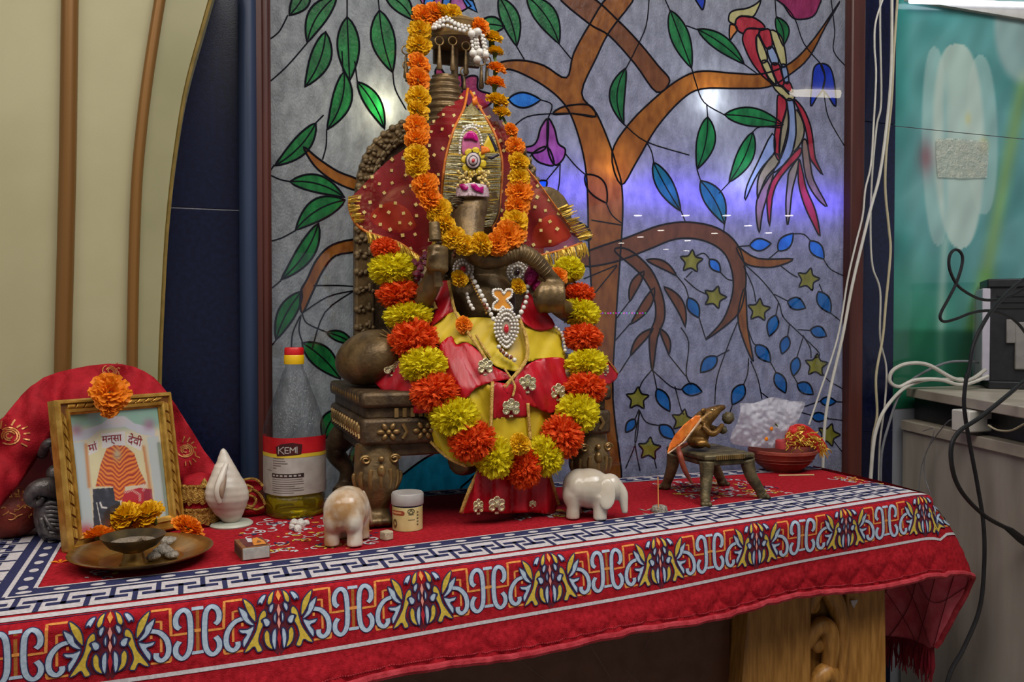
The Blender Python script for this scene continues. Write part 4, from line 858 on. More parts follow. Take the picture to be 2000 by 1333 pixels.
rb.build('seat_relief', bronze_hi, th, smooth=50)['kind'] = 'stuff'
def paw_leg(x, y, s=1.0, front=True, dx=0):
    m = MB(); z = lambda v: T + v
    path = [(x, y + .006, .126), (x, y + .002, .100), (x + dx * .3, y - .004, .072), (x + dx * .8, y - .004, .05), (x + dx, y, .028), (x + dx, y - .004, .012), (x + dx, y - .008, .004)]
    rr = [.032, .034, .036, .028, .0215, .023, .025]
    m.tube(smooth_pts([(a, b, z(c)) for a, b, c in path], 4), [v * s for v in np.interp(np.linspace(0, 6, 25), range(7), rr)], 16)
    for k in (-1, 0, 1): m.ell((x + dx + k * .013 * s, y - .024 * s, z(.010)), (.009 * s, .014 * s, .009), 10, 8)
    o = m.build('leg', bronze, th, smooth=180, voxel=.0035, sm=2); bake(o)
    r_ = MB()
    for k in range(-3, 4):          # acanthus leaves fanning up from the ankle, a scroll on each shoulder
        a = k * .42; sx_ = lambda q, w: x + dx * .5 + math.sin(a) * w; yy_ = lambda w: y + .002 - math.cos(a) * w
        r_.tube(smooth_pts([(sx_(0, .026), yy_(.028), z(.046)), (sx_(0, .035), yy_(.036), z(.064)), (sx_(0, .0375), yy_(.039), z(.082 - abs(k) * .002)), (sx_(0, .0365), yy_(.042), z(.094 - abs(k) * .004))], 4), [.0012, .0018, .0026, .003, .0034, .0036, .0038, .0038, .0038, .0036, .0034, .003, .0024][:13], 7)
    for sg in (-1, 1):
        r_.tube([(x + sg * (.022 + .008 * math.cos(t) * (1 - t / 14)), y - .028 + .004 * sg * 0, z(.104 + .007 * math.sin(t) * (1 - t / 14))) for t in [i * .6 for i in range(16)]], .0024, 6)
    r_.ell((x, y - .036, z(.088)), (.007, .007, .010), 10, 8); r_.ell((x, y - .036, z(.106)), (.005, .005, .005), 8, 6)
    ro = r_.build('leg_relief', bronze_hi, o, smooth=60)
    return o
paw_leg(.272, 1.322, 1.0, dx=-.002); paw_leg(.632, 1.322, 1.0)
def back_leg(x, y, sg):
    m = MB(); m.tube(smooth_pts([(x + sg * .01, y - .02, T + .118), (x - sg * .006, y - .01, T + .10), (x - sg * .012, y, T + .075), (x + sg * .008, y, T + .045), (x + sg * .006, y, T + .02), (x - sg * .004, y - .012, T + .004)], 4), [float(v) for v in np.interp(np.linspace(0, 5, 21), range(6), [.026, .024, .018, .014, .014, .018])], 10)
    m.ell((x - sg * .012, y - .016, T + .082), (.010, .010, .014), 10, 8); m.build('leg', bronze_d, th, smooth=180)
back_leg(.262, 1.575, 1); back_leg(.640, 1.575, -1)
# arched back
YB_ = 1.575
arch = [(693, 790), (692, 640), (692, 470), (693, 400), (698, 345), (713, 300), (745, 262), (790, 236), (835, 224), (880, 221), (930, 228), (975, 248), (1010, 280), (1036, 322), (1052, 375), (1058, 440), (1060, 640), (1060, 790)]
ao = smooth_pts([W(a, b, YB_) for a, b in arch], 5); cen = W(876, 480, YB_)
def inset(p, d):
    if p.z < W(0, 420, YB_).z: return Vector((p.x + (d if p.x < cen.x else -d), p.y, p.z))
    c = W(876, 420, YB_); v = p - c; return c + v * max(.1, 1 - d / v.length)
ai = [inset(p, .034) for p in ao]
fr_ = MB(); vs = []
for p, q in zip(ao, ai): vs += [p + Vector((0, -.012, 0)), q + Vector((0, -.012, 0)), q + Vector((0, .016, 0)), p + Vector((0, .016, 0))]
fr_.add(vs, [(4 * i + k, 4 * i + (k + 1) % 4, 4 * i + 4 + (k + 1) % 4, 4 * i + 4 + k) for i in range(len(ao) - 1) for k in range(4)]); fr_.build('back_frame', bronze, th, bevel=.004, smooth=50)
MB().prism([p + Vector((0, -.002, 0)) for p in ai], [p + Vector((0, .010, 0)) for p in ai]).build('back_panel', bronze_d, th, smooth=0)
rl = MB(); L_ = 0; last = ao[0]
for i, (p, q) in enumerate(zip(ao, ai)):
    if (p - last).length < .0115 and i: continue
    last = p; c = p.lerp(q, .10); rl.ell(c + Vector((0, -.010, 0)), (.007, .008, .007), 8, 6)
    d = (q - p).normalized(); t_ = Vector((-d.z, 0, d.x)); c = p.lerp(q, .42)
    for k in range(4):     # curled leaf of three lobes and a bud, a little different each time
        o_ = c + t_ * R.uniform(-.004, .004) + d * R.uniform(-.003, .003) + d * (-.008 + k * .005) + t_ * [-.003, .003, -.002, .003][k]
        rl.ell(o_ + Vector((0, -.012, 0)), (R.uniform(.004, .0065), .006, R.uniform(.0035, .0055)), 8, 6, Matrix.Rotation(R.uniform(-1, 1), 3, 'Y'))
    rl.tube([p.lerp(q, .74) + Vector((0, -.013, 0)), p.lerp(q, .74) + t_ * .007 + Vector((0, -.015, 0)), p.lerp(q, .74) + t_ * .0125 + Vector((0, -.013, 0))], .0028, 6)
    c = p.lerp(q, .93); rl.ell(c + Vector((0, -.012, 0)), (.004, .004, .004), 8, 6)
o = rl.build('back_frame_relief', mat('dusty_bronze', (96, 78, 52), (134, 112, 78), rough=.55, metal=.3, scale=60, bump=.4, bscale=250), th, smooth=60); o['kind'] = 'stuff'
gp = MB()
for i in range(9):
    for j in range(26):
        c = Vector((.345 + i * .026 + (j % 2) * .013, YB_ - .004, T + .21 + j * .0125)); gp.ell(c, (.0075, .004, .005), 6, 4)
o = gp.build('back_panel_relief', bronze_d, th, smooth=60); o['kind'] = 'stuff'
# bolster cushion of bronze
bo = thing('bolster', 'round bronze bolster with gathered end lying on the throne seat', 'bolster', W(722, 752, 1.40))
m = MB(); bc = W(724, 699, 1.40); Mr = Matrix.Rotation(math.radians(-24), 3, 'Y') @ Matrix.Rotation(math.radians(20), 3, 'Z')
m.ell(bc, (S(60, 1.4), .075, S(50, 1.4)), 32, 20, Mr); m.build('cushion', bronze, bo, smooth=180)
g = MB()
for k in range(9):
    a = math.radians(150 + k * 17); e = W(780, 672, 1.345); p2 = W(780 - 44 * math.cos((k - 4) * .24), 672 + 40 * math.sin((k - 4) * .24) - 2, 1.347)
    g.tube([e, (e + p2) / 2 + Vector((0, -.003, .001)), p2], [.003, .0022, .0008], 6)
g.build('gathers', bronze_hi, bo, smooth=60)
# ================================================================== ELEPHANT-HEADED IDOL
idol = thing('idol', 'seated bronze elephant-headed idol dressed in red and yellow under the veil', 'statue', (XC, 1.43, T + .206))
b = MB()
def E(px, py, Y, rx, ry, rz, M=None): b.ell(W(px, py, Y), (S(rx, Y), ry, S(rz, Y)), 20, 14, M)
E(932, 590, 1.415, 74, .075, 70); E(935, 520, 1.42, 62, .06, 60); E(925, 405, 1.425, 55, .062, 70); E(925, 340, 1.44, 46, .05, 60)
E(960, 720, 1.40, 140, .09, 44); E(850, 725, 1.36, 60, .075, 46); E(1095, 730, 1.37, 60, .075, 42)
for px, s in ((800, -1), (1066, 1)): E(px, 424, 1.445, 66, .012, 62, Matrix.Rotation(.25 * s, 3, 'Z'))
def TU(pts, rr, n=14):
    P = smooth_pts([W(*p) for p in pts], 5); k = len(pts)
    b.tube(P, [S(float(np.interp(i / 5, range(k), rr)), 1.35) for i in range(len(P))], n)
TU([(920, 350, 1.405), (918, 400, 1.375), (914, 445, 1.353), (922, 485, 1.335), (950, 507, 1.322), (985, 502, 1.312), (1015, 493, 1.31), (1045, 508, 1.31), (1070, 536, 1.315), (1090, 552, 1.32), (1100, 556, 1.33)], [34, 34, 32, 26, 20, 18, 17, 16, 14, 10, 5])
TU([(870, 500, 1.43), (822, 545, 1.40), (812, 600, 1.37), (835, 570, 1.33), (852, 528, 1.31)], [30, 28, 24, 20, 17])       # right arm raised with the axe shaft
b.ell(W(853, 508, 1.305), (S(19, 1.3), S(17, 1.3), S(27, 1.3)), 14, 10)
for k in range(4): TU([(838, 486 + k * 13, 1.305), (850, 484 + k * 13, 1.288), (866, 486 + k * 13, 1.292), (872, 489 + k * 13, 1.305)], [7, 7.5, 7, 5.5], 8)
TU([(838, 520, 1.30), (842, 505, 1.286), (848, 494, 1.283)], [8, 7, 5], 8)
TU([(1010, 505, 1.43), (1085, 560, 1.41), (1120, 610, 1.38), (1100, 605, 1.34), (1080, 590, 1.322)], [30, 28, 24, 20, 18])
b.ell(W(1078, 584, 1.318), (S(27, 1.3), S(24, 1.3), S(27, 1.3)), 14, 10)
for k in range(4): TU([(1056 + k * 14, 608, 1.32), (1054 + k * 14.5, 590, 1.297), (1056 + k * 14, 566, 1.296), (1060 + k * 12, 552, 1.308)], [8, 8, 7, 5], 8)
TU([(1052, 600, 1.315), (1046, 580, 1.305), (1052, 562, 1.30)], [8, 7, 5], 8)
TU([(900, 760, 1.36), (915, 840, 1.325), (918, 890, 1.325), (895, 905, 1.30)], [52, 42, 32, 24]); TU([(1060, 760, 1.36), (1050, 840, 1.325), (1045, 900, 1.325)], [52, 42, 32])
bd = b.build('body', bronze, idol, smooth=180, voxel=.0035, sm=4); bake(bd)
det = MB()
for i in range(13):          # rings of the trunk, folds round the eye
    a, c = [(926 + i * 10, 492 + 0, 1.3)][0], 0
tr = smooth_pts([W(*p) for p in [(914, 430, 1.35), (922, 485, 1.335), (950, 507, 1.322), (985, 502, 1.312), (1015, 493, 1.31), (1045, 508, 1.31), (1070, 536, 1.315)]], 5)
for i in range(4, len(tr) - 1, 1):
    d = (tr[i + 1] - tr[i]).normalized(); u1 = Vector((0, 1, 0)); u2 = d.cross(u1); rr = S(float(np.interp(i, [0, 5, 10, 15, 20, 25, 30], [32, 26, 20, 18, 17, 16, 14])), 1.33) * 1.0
    det.tube([tr[i] + (u1 * math.cos(q * PI / 6) + u2 * math.sin(q * PI / 6)) * rr for q in range(12)], .0011, 5, closed=True)
det.build('trunk_ring', bronze, idol)['kind'] = 'stuff'
ey = MB()
for r_ in (22, 17, 12): ey.tube([W(893 + r_ * 1.1 * math.cos(a), 402 + r_ * .8 * math.sin(a), 1.352 + .001 * (22 - r_) * -.3) for a in [math.radians(-150 + 18 * i) for i in range(12)]], .0016, 5)
ey.ell(W(892, 403, 1.356), (.007, .004, .004), 10, 8); ey.build('eye', bronze_d, idol)
ax = MB(); ax.tube([W(850, 470, 1.298), W(849, 448, 1.30), W(848, 436, 1.302)], [.010, .009, .0085], 12); ax.tube([W(851, 500, 1.297), W(856, 560, 1.30)], .007, 10); ax.build('axe_shaft', bronze, idol)
# crown of coiled rings
cr_ = MB(); c0, c1 = W(868, 258, 1.47), W(868, 160, 1.50); n = 30; prof = []
for i in range(n + 1):
    t = i / n; prof.append((S(48, 1.48) * (1 - .50 * t ** 1.5) + .0028 * math.sin(t * 8 * 2 * PI), t * (c1.z - c0.z)))
prof.append((0, (c1.z - c0.z)))
cr_.lathe(prof, c0, 28); cr_.build('crown', bronze, idol, smooth=180)
# ================================================================== UMBRELLA
um = thing('parasol', 'small bronze parasol with hanging bells above the idol', 'parasol', (W(885, 200, 1.53).x, 1.53, T + .21))
uc = W(888, 86, 1.50); ur = S(54, 1.5); uh = S(40, 1.5)
MB().lathe([(ur * .93, .002), (ur * .93, uh * .7), (ur * .6, uh * .95), (0, uh * 1.02)], uc, 36).build('lining', bronze_d, um, smooth=40)
MB().lathe([(ur * .94, 0), (ur * 1.04, 0), (ur * 1.05, uh * .12), (ur * .97, uh * .2), (ur * .97, uh * .7), (ur * 1.0, uh * .78), (ur * .95, uh * .9), (ur * .6, uh * 1.15), (0, uh * 1.25)], uc, 36).build('canopy', bronze_hi, um, smooth=40)
MB().tube([Vector((uc.x, uc.y, T + .30)), Vector((uc.x, uc.y, uc.z + uh))], .0065, 12).build('pole', bronze, um)
pa, pb = W(846, 84, 1.545), W(936, 134, 1.545)
MB().box((pa.x, 1.54, pb.z), (pb.x, 1.55, pa.z)).build('back_plate', bronze_d, um, bevel=.002)
def bell(px, py, L_, Y, r=5.5):
    o = MB(); p = W(px, py, Y); rr = S(8, Y)
    o.tube([p + Vector((rr * math.cos(a), 0, rr * math.sin(a))) for a in [k * PI / 8 for k in range(16)]], .0012, 6, closed=True); h = o.build('hook', bronze_hi, um)
    l = S(L_, Y); r_ = S(r, Y)
    MB().lathe([(r_ * .4, 0), (r_ * .55, -l * .3), (r_ * .8, -l * .7), (r_ * 1.0, -l * .92), (r_ * .7, -l), (0, -l)][::1], p + Vector((0, 0, -rr)), 12).build('bell', bronze, um, smooth=60)
for a in [(858, 80, 46, 1.445), (884, 80, 48, 1.445), (910, 90, 46, 1.455), (940, 120, 44, 1.475), (951, 118, 38, 1.49), (793, 98, 44, 1.52), (907, 140, 26, 1.46, 4), (795, 128, 22, 1.52, 4)]: bell(*a)
# ================================================================== DRESS
y_cloth = mat('yellow_satin', (188, 158, 18), (212, 184, 34), rough=.55, scale=14, bump=.15, bscale=90, transl=.12)
r_cloth = mat('red_satin', (150, 6, 20), (184, 18, 36), rough=.38, scale=16, bump=.25, bscale=70, stretch=(2.5, 1, .7))
g_trim = mat('gold_lace', (176, 134, 60), (214, 176, 96), rough=.4, metal=.5, scale=300, bump=.6, bscale=800)
g_sil = mat('silver_gold_foil', (176, 160, 112), (214, 204, 170), rough=.25, metal=.8, scale=200, bump=.5, bscale=500)
dr = thing('dress', 'red and yellow satin dress with gold flowers worn by the idol', 'dress', (XC, 1.36, T + .2))
def D(px, py):
    t = (px - 965) / 190
    return float(np.interp(py, [500, 545, 620, 700, 760, 900, 1005], [1.375, 1.352, 1.322, 1.285, 1.262, 1.256, 1.262])) + .085 * t * t
def Df(off, fold=0, ax=0, ph=0, k=.16):
    def f(px, py):
        w = px + (py - 700) * ax
        return D(px, py) - off + fold * (math.sin(w * k + ph) + .5 * math.sin(w * k * 2.3 + ph * 2)) + .002 * mnoise.noise((px * .03, py * .03, ph))
    return f
c5 = lambda L_: [(820 + x / 4.76, 440 + y / 4.76) for x, y in L_]
def panel(nm, P, m, off, fold=.002, ax=0, ph=0, k=.16, cs=3): return sheet(nm, P, Df(off, fold, ax, ph, k), m, dr, step=7, closed_smooth=cs)
panel('yellow_skirt', [(806, 800), (850, 780), (905, 762), (960, 748), (975, 800), (965, 860), (940, 900), (912, 912), (872, 892), (832, 850), (815, 825)], y_cloth, .004, .004, -.6, 1, .12)
panel('yellow_skirt', [(1020, 780), (1090, 785), (1105, 830), (1085, 890), (1035, 905), (1015, 860)], y_cloth, .004, .003, .2, 2)
panel('yellow_bodice', c5([(120, 950), (170, 890), (330, 800), (400, 862), (560, 860), (690, 880), (700, 1000), (730, 1130), (800, 1230), (920, 1320), (880, 1360), (700, 1310), (600, 1190), (430, 1090), (340, 1110), (290, 1040), (200, 1100), (150, 1090), (110, 1000)]), y_cloth, .008, .0022, .8, 0, .1)
panel('yellow_bodice', c5([(690, 870), (800, 900), (930, 880), (990, 1050), (1000, 1200), (960, 1310), (900, 1340), (800, 1240), (720, 1120), (690, 1000)]), mat('golden_satin', (150, 118, 10), (178, 146, 22), rough=.5, scale=14, bump=.1), .004, .001)
panel('yellow_bodice', c5([(930, 870), (1150, 950), (1280, 950), (1312, 1030), (1322, 1130), (1355, 1250), (1190, 1285), (1130, 1240), (1010, 1270), (995, 1200), (995, 1060)]), y_cloth, .008, .002, .5, 2, .09)
panel('red_sleeve', c5([(120, 560), (265, 515), (300, 640), (325, 800), (230, 850), (95, 940), (150, 760), (100, 640)]), r_cloth, .012, .004, .4, 0, .15)
panel('red_sleeve', c5([(1000, 620), (1060, 680), (1130, 760), (1255, 930), (1120, 985), (980, 920), (935, 840), (955, 700)]), r_cloth, .012, .003, -.8, 1, .12)
panel('red_panel', [(857, 679), (881, 657), (891, 674), (912, 670), (938, 690), (957, 713), (1002, 738), (966, 746), (930, 758), (908, 780), (872, 775), (860, 725)], r_cloth, .012, .003, -.5, 2, .11)
panel('red_panel', [(710, 711), (766, 688), (800, 735), (825, 760), (845, 795), (822, 808), (790, 800), (748, 765)], r_cloth, .030, .004, .5, 0, .12)
panel('red_panel', [(998, 744), (1025, 716), (1062, 700), (1108, 705), (1114, 760), (1085, 806), (1048, 798), (1000, 775), (984, 758)], r_cloth, .014, .0035, -.35, 0, .2)
panel('red_panel', [(1160, 710), (1186, 703), (1207, 731), (1192, 750), (1165, 748)], r_cloth, .02, .002)
panel('red_apron', [(963, 746), (1000, 752), (1030, 788), (1030, 815), (964, 818)], r_cloth, .016, .0018, 0, 1, .2, 0)
panel('yellow_apron', [(963, 816), (1030, 814), (1036, 860), (1034, 905), (1000, 900), (960, 880)], y_cloth, .015, .002, 0, 2, .2, 0)
panel('red_hem', [(935, 920), (1072, 920), (1090, 985), (1082, 1006), (1040, 1001), (980, 1004), (945, 1000), (902, 1004), (915, 960)], r_cloth, .004, .006, 0, 0, .14, 0)
def trimline(pts, w, off, ph=0, fold=0, ax=0, k=.16, nm='gold_trim'):
    f = Df(off, fold, ax, ph, k); P = smooth_pts([(a, c, 0) for a, c in pts], 6); P3 = [W(p.x, p.y, f(p.x, p.y)) for p in P]; hh = []
    for i in range(len(P)):
        t = P[min(i + 1, len(P) - 1)] - P[max(i - 1, 0)]; t.normalize(); hh.append(RT * (-t.y) * S(w / 2, 1.3) + Vector((0, 0, -1)) * t.x * S(w / 2, 1.3) + Vector((0, R.uniform(-.0006, .0006), 0)))
    MB().ribbon(P3, hh).build(nm, g_trim, dr, smooth=180, solid=.0014)
trimline(c5([(268, 515), (290, 640), (330, 810), (420, 960), (560, 1160), (650, 1310)]), 6, .0175)
trimline(c5([(520, 1020), (600, 1150), (660, 1230)]), 5, .0165)
trimline([(1014, 622), (1027, 658), (1030, 692), (1020, 716), (985, 757)], 7, .018)
trimline([(962, 746), (960, 800), (958, 860)], 6, .021); trimline([(1031, 788), (1033, 820), (1036, 860)], 6, .021)
trimline([(709, 710), (740, 700), (768, 686)], 5, .034); trimline([(934, 921), (916, 960), (900, 1003)], 7, .009); trimline([(1072, 921), (1082, 955), (1092, 988)], 6, .009)
trimline([(1186, 702), (1207, 731)], 4, .023); trimline([(985, 720), (1005, 752), (1001, 775)], 4, .019); trimline([(812, 812), (832, 852), (872, 893), (912, 912)], 5, .008, 1, .004, -.6, .12)
trimline(c5([(75, 610), (110, 690), (150, 780)]), 8, .016)
def goldflower(px, py, r, off, squash=1.0):
    m = MB(); Y = D(px, py) - off
    for k in range(6):
        a = -PI / 2 + k * PI / 3 * 1.0
        if k == 3: continue
        c = W(px + r * .58 * math.cos(a) * squash, py + r * .58 * math.sin(a), Y)
        m.lathe([(S(r * .40, Y), 0), (S(r * .42, Y), .0012), (S(r * .30, Y), .0018), (S(r * .2, Y), .001), (0, .0012)], c, 12, sx=squash, M=Matrix.Rotation(PI / 2, 3, 'X'))
    m.lathe([(S(r * .30, Y), 0), (S(r * .28, Y), .0022), (0, .003)], W(px, py, Y), 10, M=Matrix.Rotation(PI / 2, 3, 'X'))
    m.box(W(px - r * .2, py + r * .75, Y) - Vector((0, .001, 0)), W(px + r * .2, py + r * .95, Y) + Vector((0, .0005, 0)))
    m.build('gold_flower', g_sil, dr, smooth=50)
for a in [(766, 718, 18, .037), (948, 717, 18, .019, .9), (1030, 750, 19, .021), (1090, 766, 18, .021, .9), (998, 797, 19, .023), (970, 987, 18, .013), (934, 990, 16, .014, .7), (1040, 985, 8, .014), (1182, 722, 12, .026, .7)]: goldflower(*a)
# ================================================================== NECKLACES
pearl = mat('pearl_bead', (206, 200, 190), (226, 220, 210), rough=.22, coat=.4, scale=80); gold_b = mat('gold_bead', (168, 128, 60), (196, 156, 84), rough=.35, metal=.7); ruby = mat('ruby_stone', (176, 10, 26), (206, 24, 44), rough=.12, coat=1); amber = mat('amber_enamel', (206, 128, 12), (226, 150, 26), rough=.15, coat=1); brn = mat('brown_bead', (110, 56, 36), (136, 76, 50), rough=.3)
nk = thing('necklace', 'pearl bead necklace with teardrop pendant on the chest of the idol', 'necklace', W(975, 600, 1.33))
def beads(pts, r, m, off, nm='bead', parent=None, step=1.9):
    P = smooth_pts([(a, c, 0) for a, c in pts], 20); o = MB(); last = None
    for p in P:
        if last is None or (p - last).length >= r * step:
            Y = D(p.x, p.y) - off; o.ell(W(p.x, p.y, Y), S(r * R.uniform(.9, 1.1), Y), 8, 6); last = p
    o = o.build(nm, m, parent or nk, smooth=180); o['kind'] = 'stuff'
beads([(922, 542), (935, 566), (947, 590), (956, 608), (966, 628)], 5, pearl, .022); beads([(1030, 560), (1027, 590), (1018, 610), (1008, 628)], 5, pearl, .022); beads([(1028, 495), (1031, 530), (1030, 560)], 3.2, pearl, .018)
beads([(916, 540), (930, 570), (944, 596), (950, 612)], 2.6, gold_b, .020); beads([(912, 575), (916, 590), (924, 604)], 4, pearl, .010); beads([(974, 678), (984, 690), (996, 698), (1012, 708)], 5, pearl, .022); beads([(978, 684), (990, 695), (1004, 700)], 4, brn, .024); beads([(887, 500), (890, 490), (896, 480)], 4, brn, .012)
beads([(1086, 640), (1096, 650), (1102, 668), (1104, 690)], 3.5, pearl, .02); beads([(946, 596), (952, 604)], 4.2, brn, .027)
def pend(nm, outline, cpx, cpy, off, m, rim):
    Y = D(cpx, cpy) - off; f = [W(a, c, Y - .002) for a, c in outline]; bk = [W(a, c, Y + .002) for a, c in outline]
    o = MB().prism(f, bk).build(nm, m, nk, bevel=.001); rr = MB()
    for i, (a, c) in enumerate(outline): rr.ell(W(a, c, Y - .002), S(rim, Y), 8, 6)
    rr.build('pendant_pearl', pearl, o, smooth=180)['kind'] = 'stuff'; return o, Y
def oval(cx, cy, rx, ry, n=26, tear=0): return [(cx + rx * math.cos(a) * (1 - tear * max(0, math.sin(a)) ** 2), cy + ry * math.sin(a)) for a in [2 * PI * k / n for k in range(n)]]
plate = mat('pale_bead_ground', (150, 132, 110), (176, 160, 138), rough=.5, scale=200, bump=.4)
o, Y = pend('pendant', oval(989, 642, 23, 37, 30, .45), 989, 642, .026, plate, 3)
q = MB()
for rx, ry, nn in ((17, 28, 24), (11, 19, 16)):
    for a, c in oval(989, 641, rx, ry, nn, .4): q.ell(W(a, c, Y - .003), S(2.9, Y), 8, 6)
q.build('pendant_pearl', pearl, o, smooth=180)['kind'] = 'stuff'
MB().ell(W(989, 643, Y - .003), (S(5, Y), .004, S(9, Y)), 12, 8).build('ruby', ruby, o, smooth=180)
bf = [(964, 567), (978, 566), (984, 574), (990, 566), (1000, 568), (998, 580), (990, 586), (998, 596), (1000, 604), (988, 606), (982, 600), (976, 606), (964, 604), (964, 594), (972, 586), (964, 578)]
o, Y = pend('butterfly_pendant', [(v.x, v.y) for v in smooth_pts([(a, c, 0) for a, c in bf], 3, True)], 982, 586, .028, amber, 2.8)
for cx, cy in ((905, 526), (1010, 532)):
    o, Y = pend('earring', oval(cx, cy, 19, 19, 22), cx, cy, .012, plate, 2.6); q = MB()
    for a, c in oval(cx, cy, 12, 12, 12): q.ell(W(a, c, Y - .003), S(3, Y), 8, 6)
    q.build('pendant_pearl', pearl, o, smooth=180)['kind'] = 'stuff'
    MB().ell(W(cx, cy, Y - .003), (S(6, Y), .004, S(6, Y)), 12, 8).build('ruby', ruby if cx < 950 else mat('dark_garnet', (40, 8, 14), rough=.1, coat=1), o, smooth=180)
cx_ = thing('crystal_cluster', 'fuchsia foil bauble beside the raised hand of the idol on the right', 'ornament', W(1040, 540, 1.33)); q = MB(); fu = mat('fuchsia_foil', (150, 14, 84), (186, 40, 116), rough=.2, metal=.4, scale=120, bump=.8, bscale=200)
q.ell(W(1040, 535, 1.335), (S(15, 1.33), .014, S(26, 1.33)), 10, 7, Matrix.Rotation(.4, 3, 'Y')); q.ell(W(1050, 560, 1.335), (S(12, 1.33), .012, S(14, 1.33)), 9, 6); q.build('bauble', fu, cx_, smooth=0)
cx_ = thing('crystal_cluster', 'plum glass bead cluster hanging left of the raised fist', 'ornament', W(826, 520, 1.36)); q = MB()
for i in range(14): q.ell(W(820 + R.uniform(-12, 14), 520 + R.uniform(-24, 26), 1.355 + R.uniform(-.008, .004)), S(R.uniform(4, 8), 1.35), 7, 5)
q.build('bead', mat('plum_glass_bead', (92, 30, 50), (130, 56, 72), rough=.15, coat=1), cx_, smooth=0)['kind'] = 'stuff'
# ================================================================== VEIL
veil_m = mat('red_chiffon', (150, 10, 26), (182, 26, 40), rough=.6, scale=20, alpha=.56, transl=.25, bump=.2, bscale=120)
veil_o = mat('orange_cloth_under_veil', (230, 110, 20), (240, 130, 40), rough=.7, scale=14)
seq = mat('gold_sequin', (220, 186, 100), (242, 220, 150), rough=.3, metal=.3, scale=200)
tins = mat('gold_tinsel', (186, 142, 30), (226, 192, 84), rough=.42, metal=.35, scale=400); tins_s = mat('silver_tinsel', (150, 140, 90), (226, 220, 184), rough=.38, metal=.3, scale=400); or_trim = mat('orange_ribbon', (186, 92, 16), (210, 120, 34), rough=.4, scale=200, bump=.4)
ve = thing('veil', 'red gauze veil with gold squares and tinsel fringe over the head of the idol', 'veil', W(915, 185, 1.45))
def YV(px, py):
    dx = abs(px - 922); bs = float(np.interp(py, [170, 215, 280, 340, 490], [1.455, 1.41, 1.378, 1.366, 1.372]))
    return bs + .05 * min(1, (dx / 90) ** 2) - .012 * math.sin(min(1, max(0, dx - 100) / 110) * PI) + .0035 * math.sin(px * .09 - py * .05) * min(1, dx / 60) + .003 * mnoise.noise((px * .02, py * .02, 1))
L_W = [(914, 172), (890, 195), (862, 214), (842, 238), (832, 262), (800, 285), (760, 312), (725, 345), (700, 372), (680, 392), (682, 412), (694, 436), (716, 452), (745, 462), (780, 474), (806, 492), (820, 502), (838, 488), (856, 455), (868, 430), (862, 380), (868, 312), (884, 255), (906, 212)]
R_W = [(914, 172), (935, 190), (962, 213), (984, 240), (1000, 262), (1002, 290), (1022, 322), (1046, 352), (1075, 392), (1102, 430), (1128, 462), (1138, 474), (1112, 484), (1085, 492), (1050, 500), (1022, 500), (998, 490), (972, 470), (960, 445), (972, 420), (978, 370), (980, 310), (966, 262), (944, 222)]
sheet('gauze', L_W, YV, veil_m, ve, step=8, closed_smooth=2, solid=0); sheet('gauze', R_W, YV, veil_m, ve, step=8, closed_smooth=2, solid=0)
YU = lambda a, c: YV(a, c) + .005
sheet('orange_underlay', [(722, 425), (738, 405), (765, 395), (795, 408), (806, 425), (812, 445), (780, 455), (745, 448)], YU, veil_o, ve, step=9, closed_smooth=3); sheet('orange_underlay', [(1040, 455), (1055, 432), (1075, 420), (1095, 430), (1115, 462), (1080, 480), (1045, 484)], YU, veil_o, ve, step=9, closed_smooth=3)
sq = MB(); pts = []
for P in (L_W, R_W):
    n = 0
    for _ in range(4000):
        a, c = R.uniform(675, 1140), R.uniform(180, 495)
        if inpoly(a, c, P) and all((a - x) ** 2 + (c - y) ** 2 > 19 ** 2 for x, y in pts): pts.append((a, c))
for a, c in pts:
    Y = YV(a, c) - .0016; r_ = R.uniform(3.6, 4.8); an = R.uniform(0, 1.5)
    sq.prism([W(a + r_ * math.cos(an + k * PI / 2), c + r_ * math.sin(an + k * PI / 2), Y - .0006) for k in range(4)], [W(a + r_ * math.cos(an + k * PI / 2), c + r_ * math.sin(an + k * PI / 2), Y) for k in range(4)])
sq.build('gold_square', seq, ve, smooth=0)['kind'] = 'stuff'
def rib(pts, w, m, fn, nm, parent):
    P = smooth_pts([(a, c, 0) for a, c in pts], 6); P3 = [W(p.x, p.y, fn(p.x, p.y)) for p in P]; hh = []
    for i in range(len(P)):
        t = P[min(i + 1, len(P) - 1)] - P[max(i - 1, 0)]; t.normalize(); hh.append((RT * (-t.y) - Vector((0, 0, 1)) * t.x) * S(w / 2, 1.36))
    return MB().ribbon(P3, hh).build(nm, m, parent, smooth=180, solid=.0012)
YV1 = lambda a, c: YV(a, c) - .003
rib([(914, 172), (906, 212), (886, 255), (870, 312), (863, 380), (868, 432)], 5, or_trim, YV1, 'orange_trim', ve); rib([(918, 178), (944, 222), (966, 262), (980, 310), (979, 370), (972, 420), (960, 447)], 5, or_trim, YV1, 'orange_trim', ve)
rib([(682, 392), (684, 414), (696, 438), (716, 453), (745, 463), (780, 475), (806, 493), (820, 503)], 5, or_trim, YV1, 'orange_trim', ve); rib([(1138, 474), (1112, 484), (1085, 492), (1050, 500), (1022, 500)], 5, or_trim, YV1, 'orange_trim', ve); rib([(1000, 262), (1004, 290), (1024, 322), (1048, 352), (1077, 392), (1104, 430), (1130, 462)], 3, or_trim, YV1, 'orange_trim', ve)
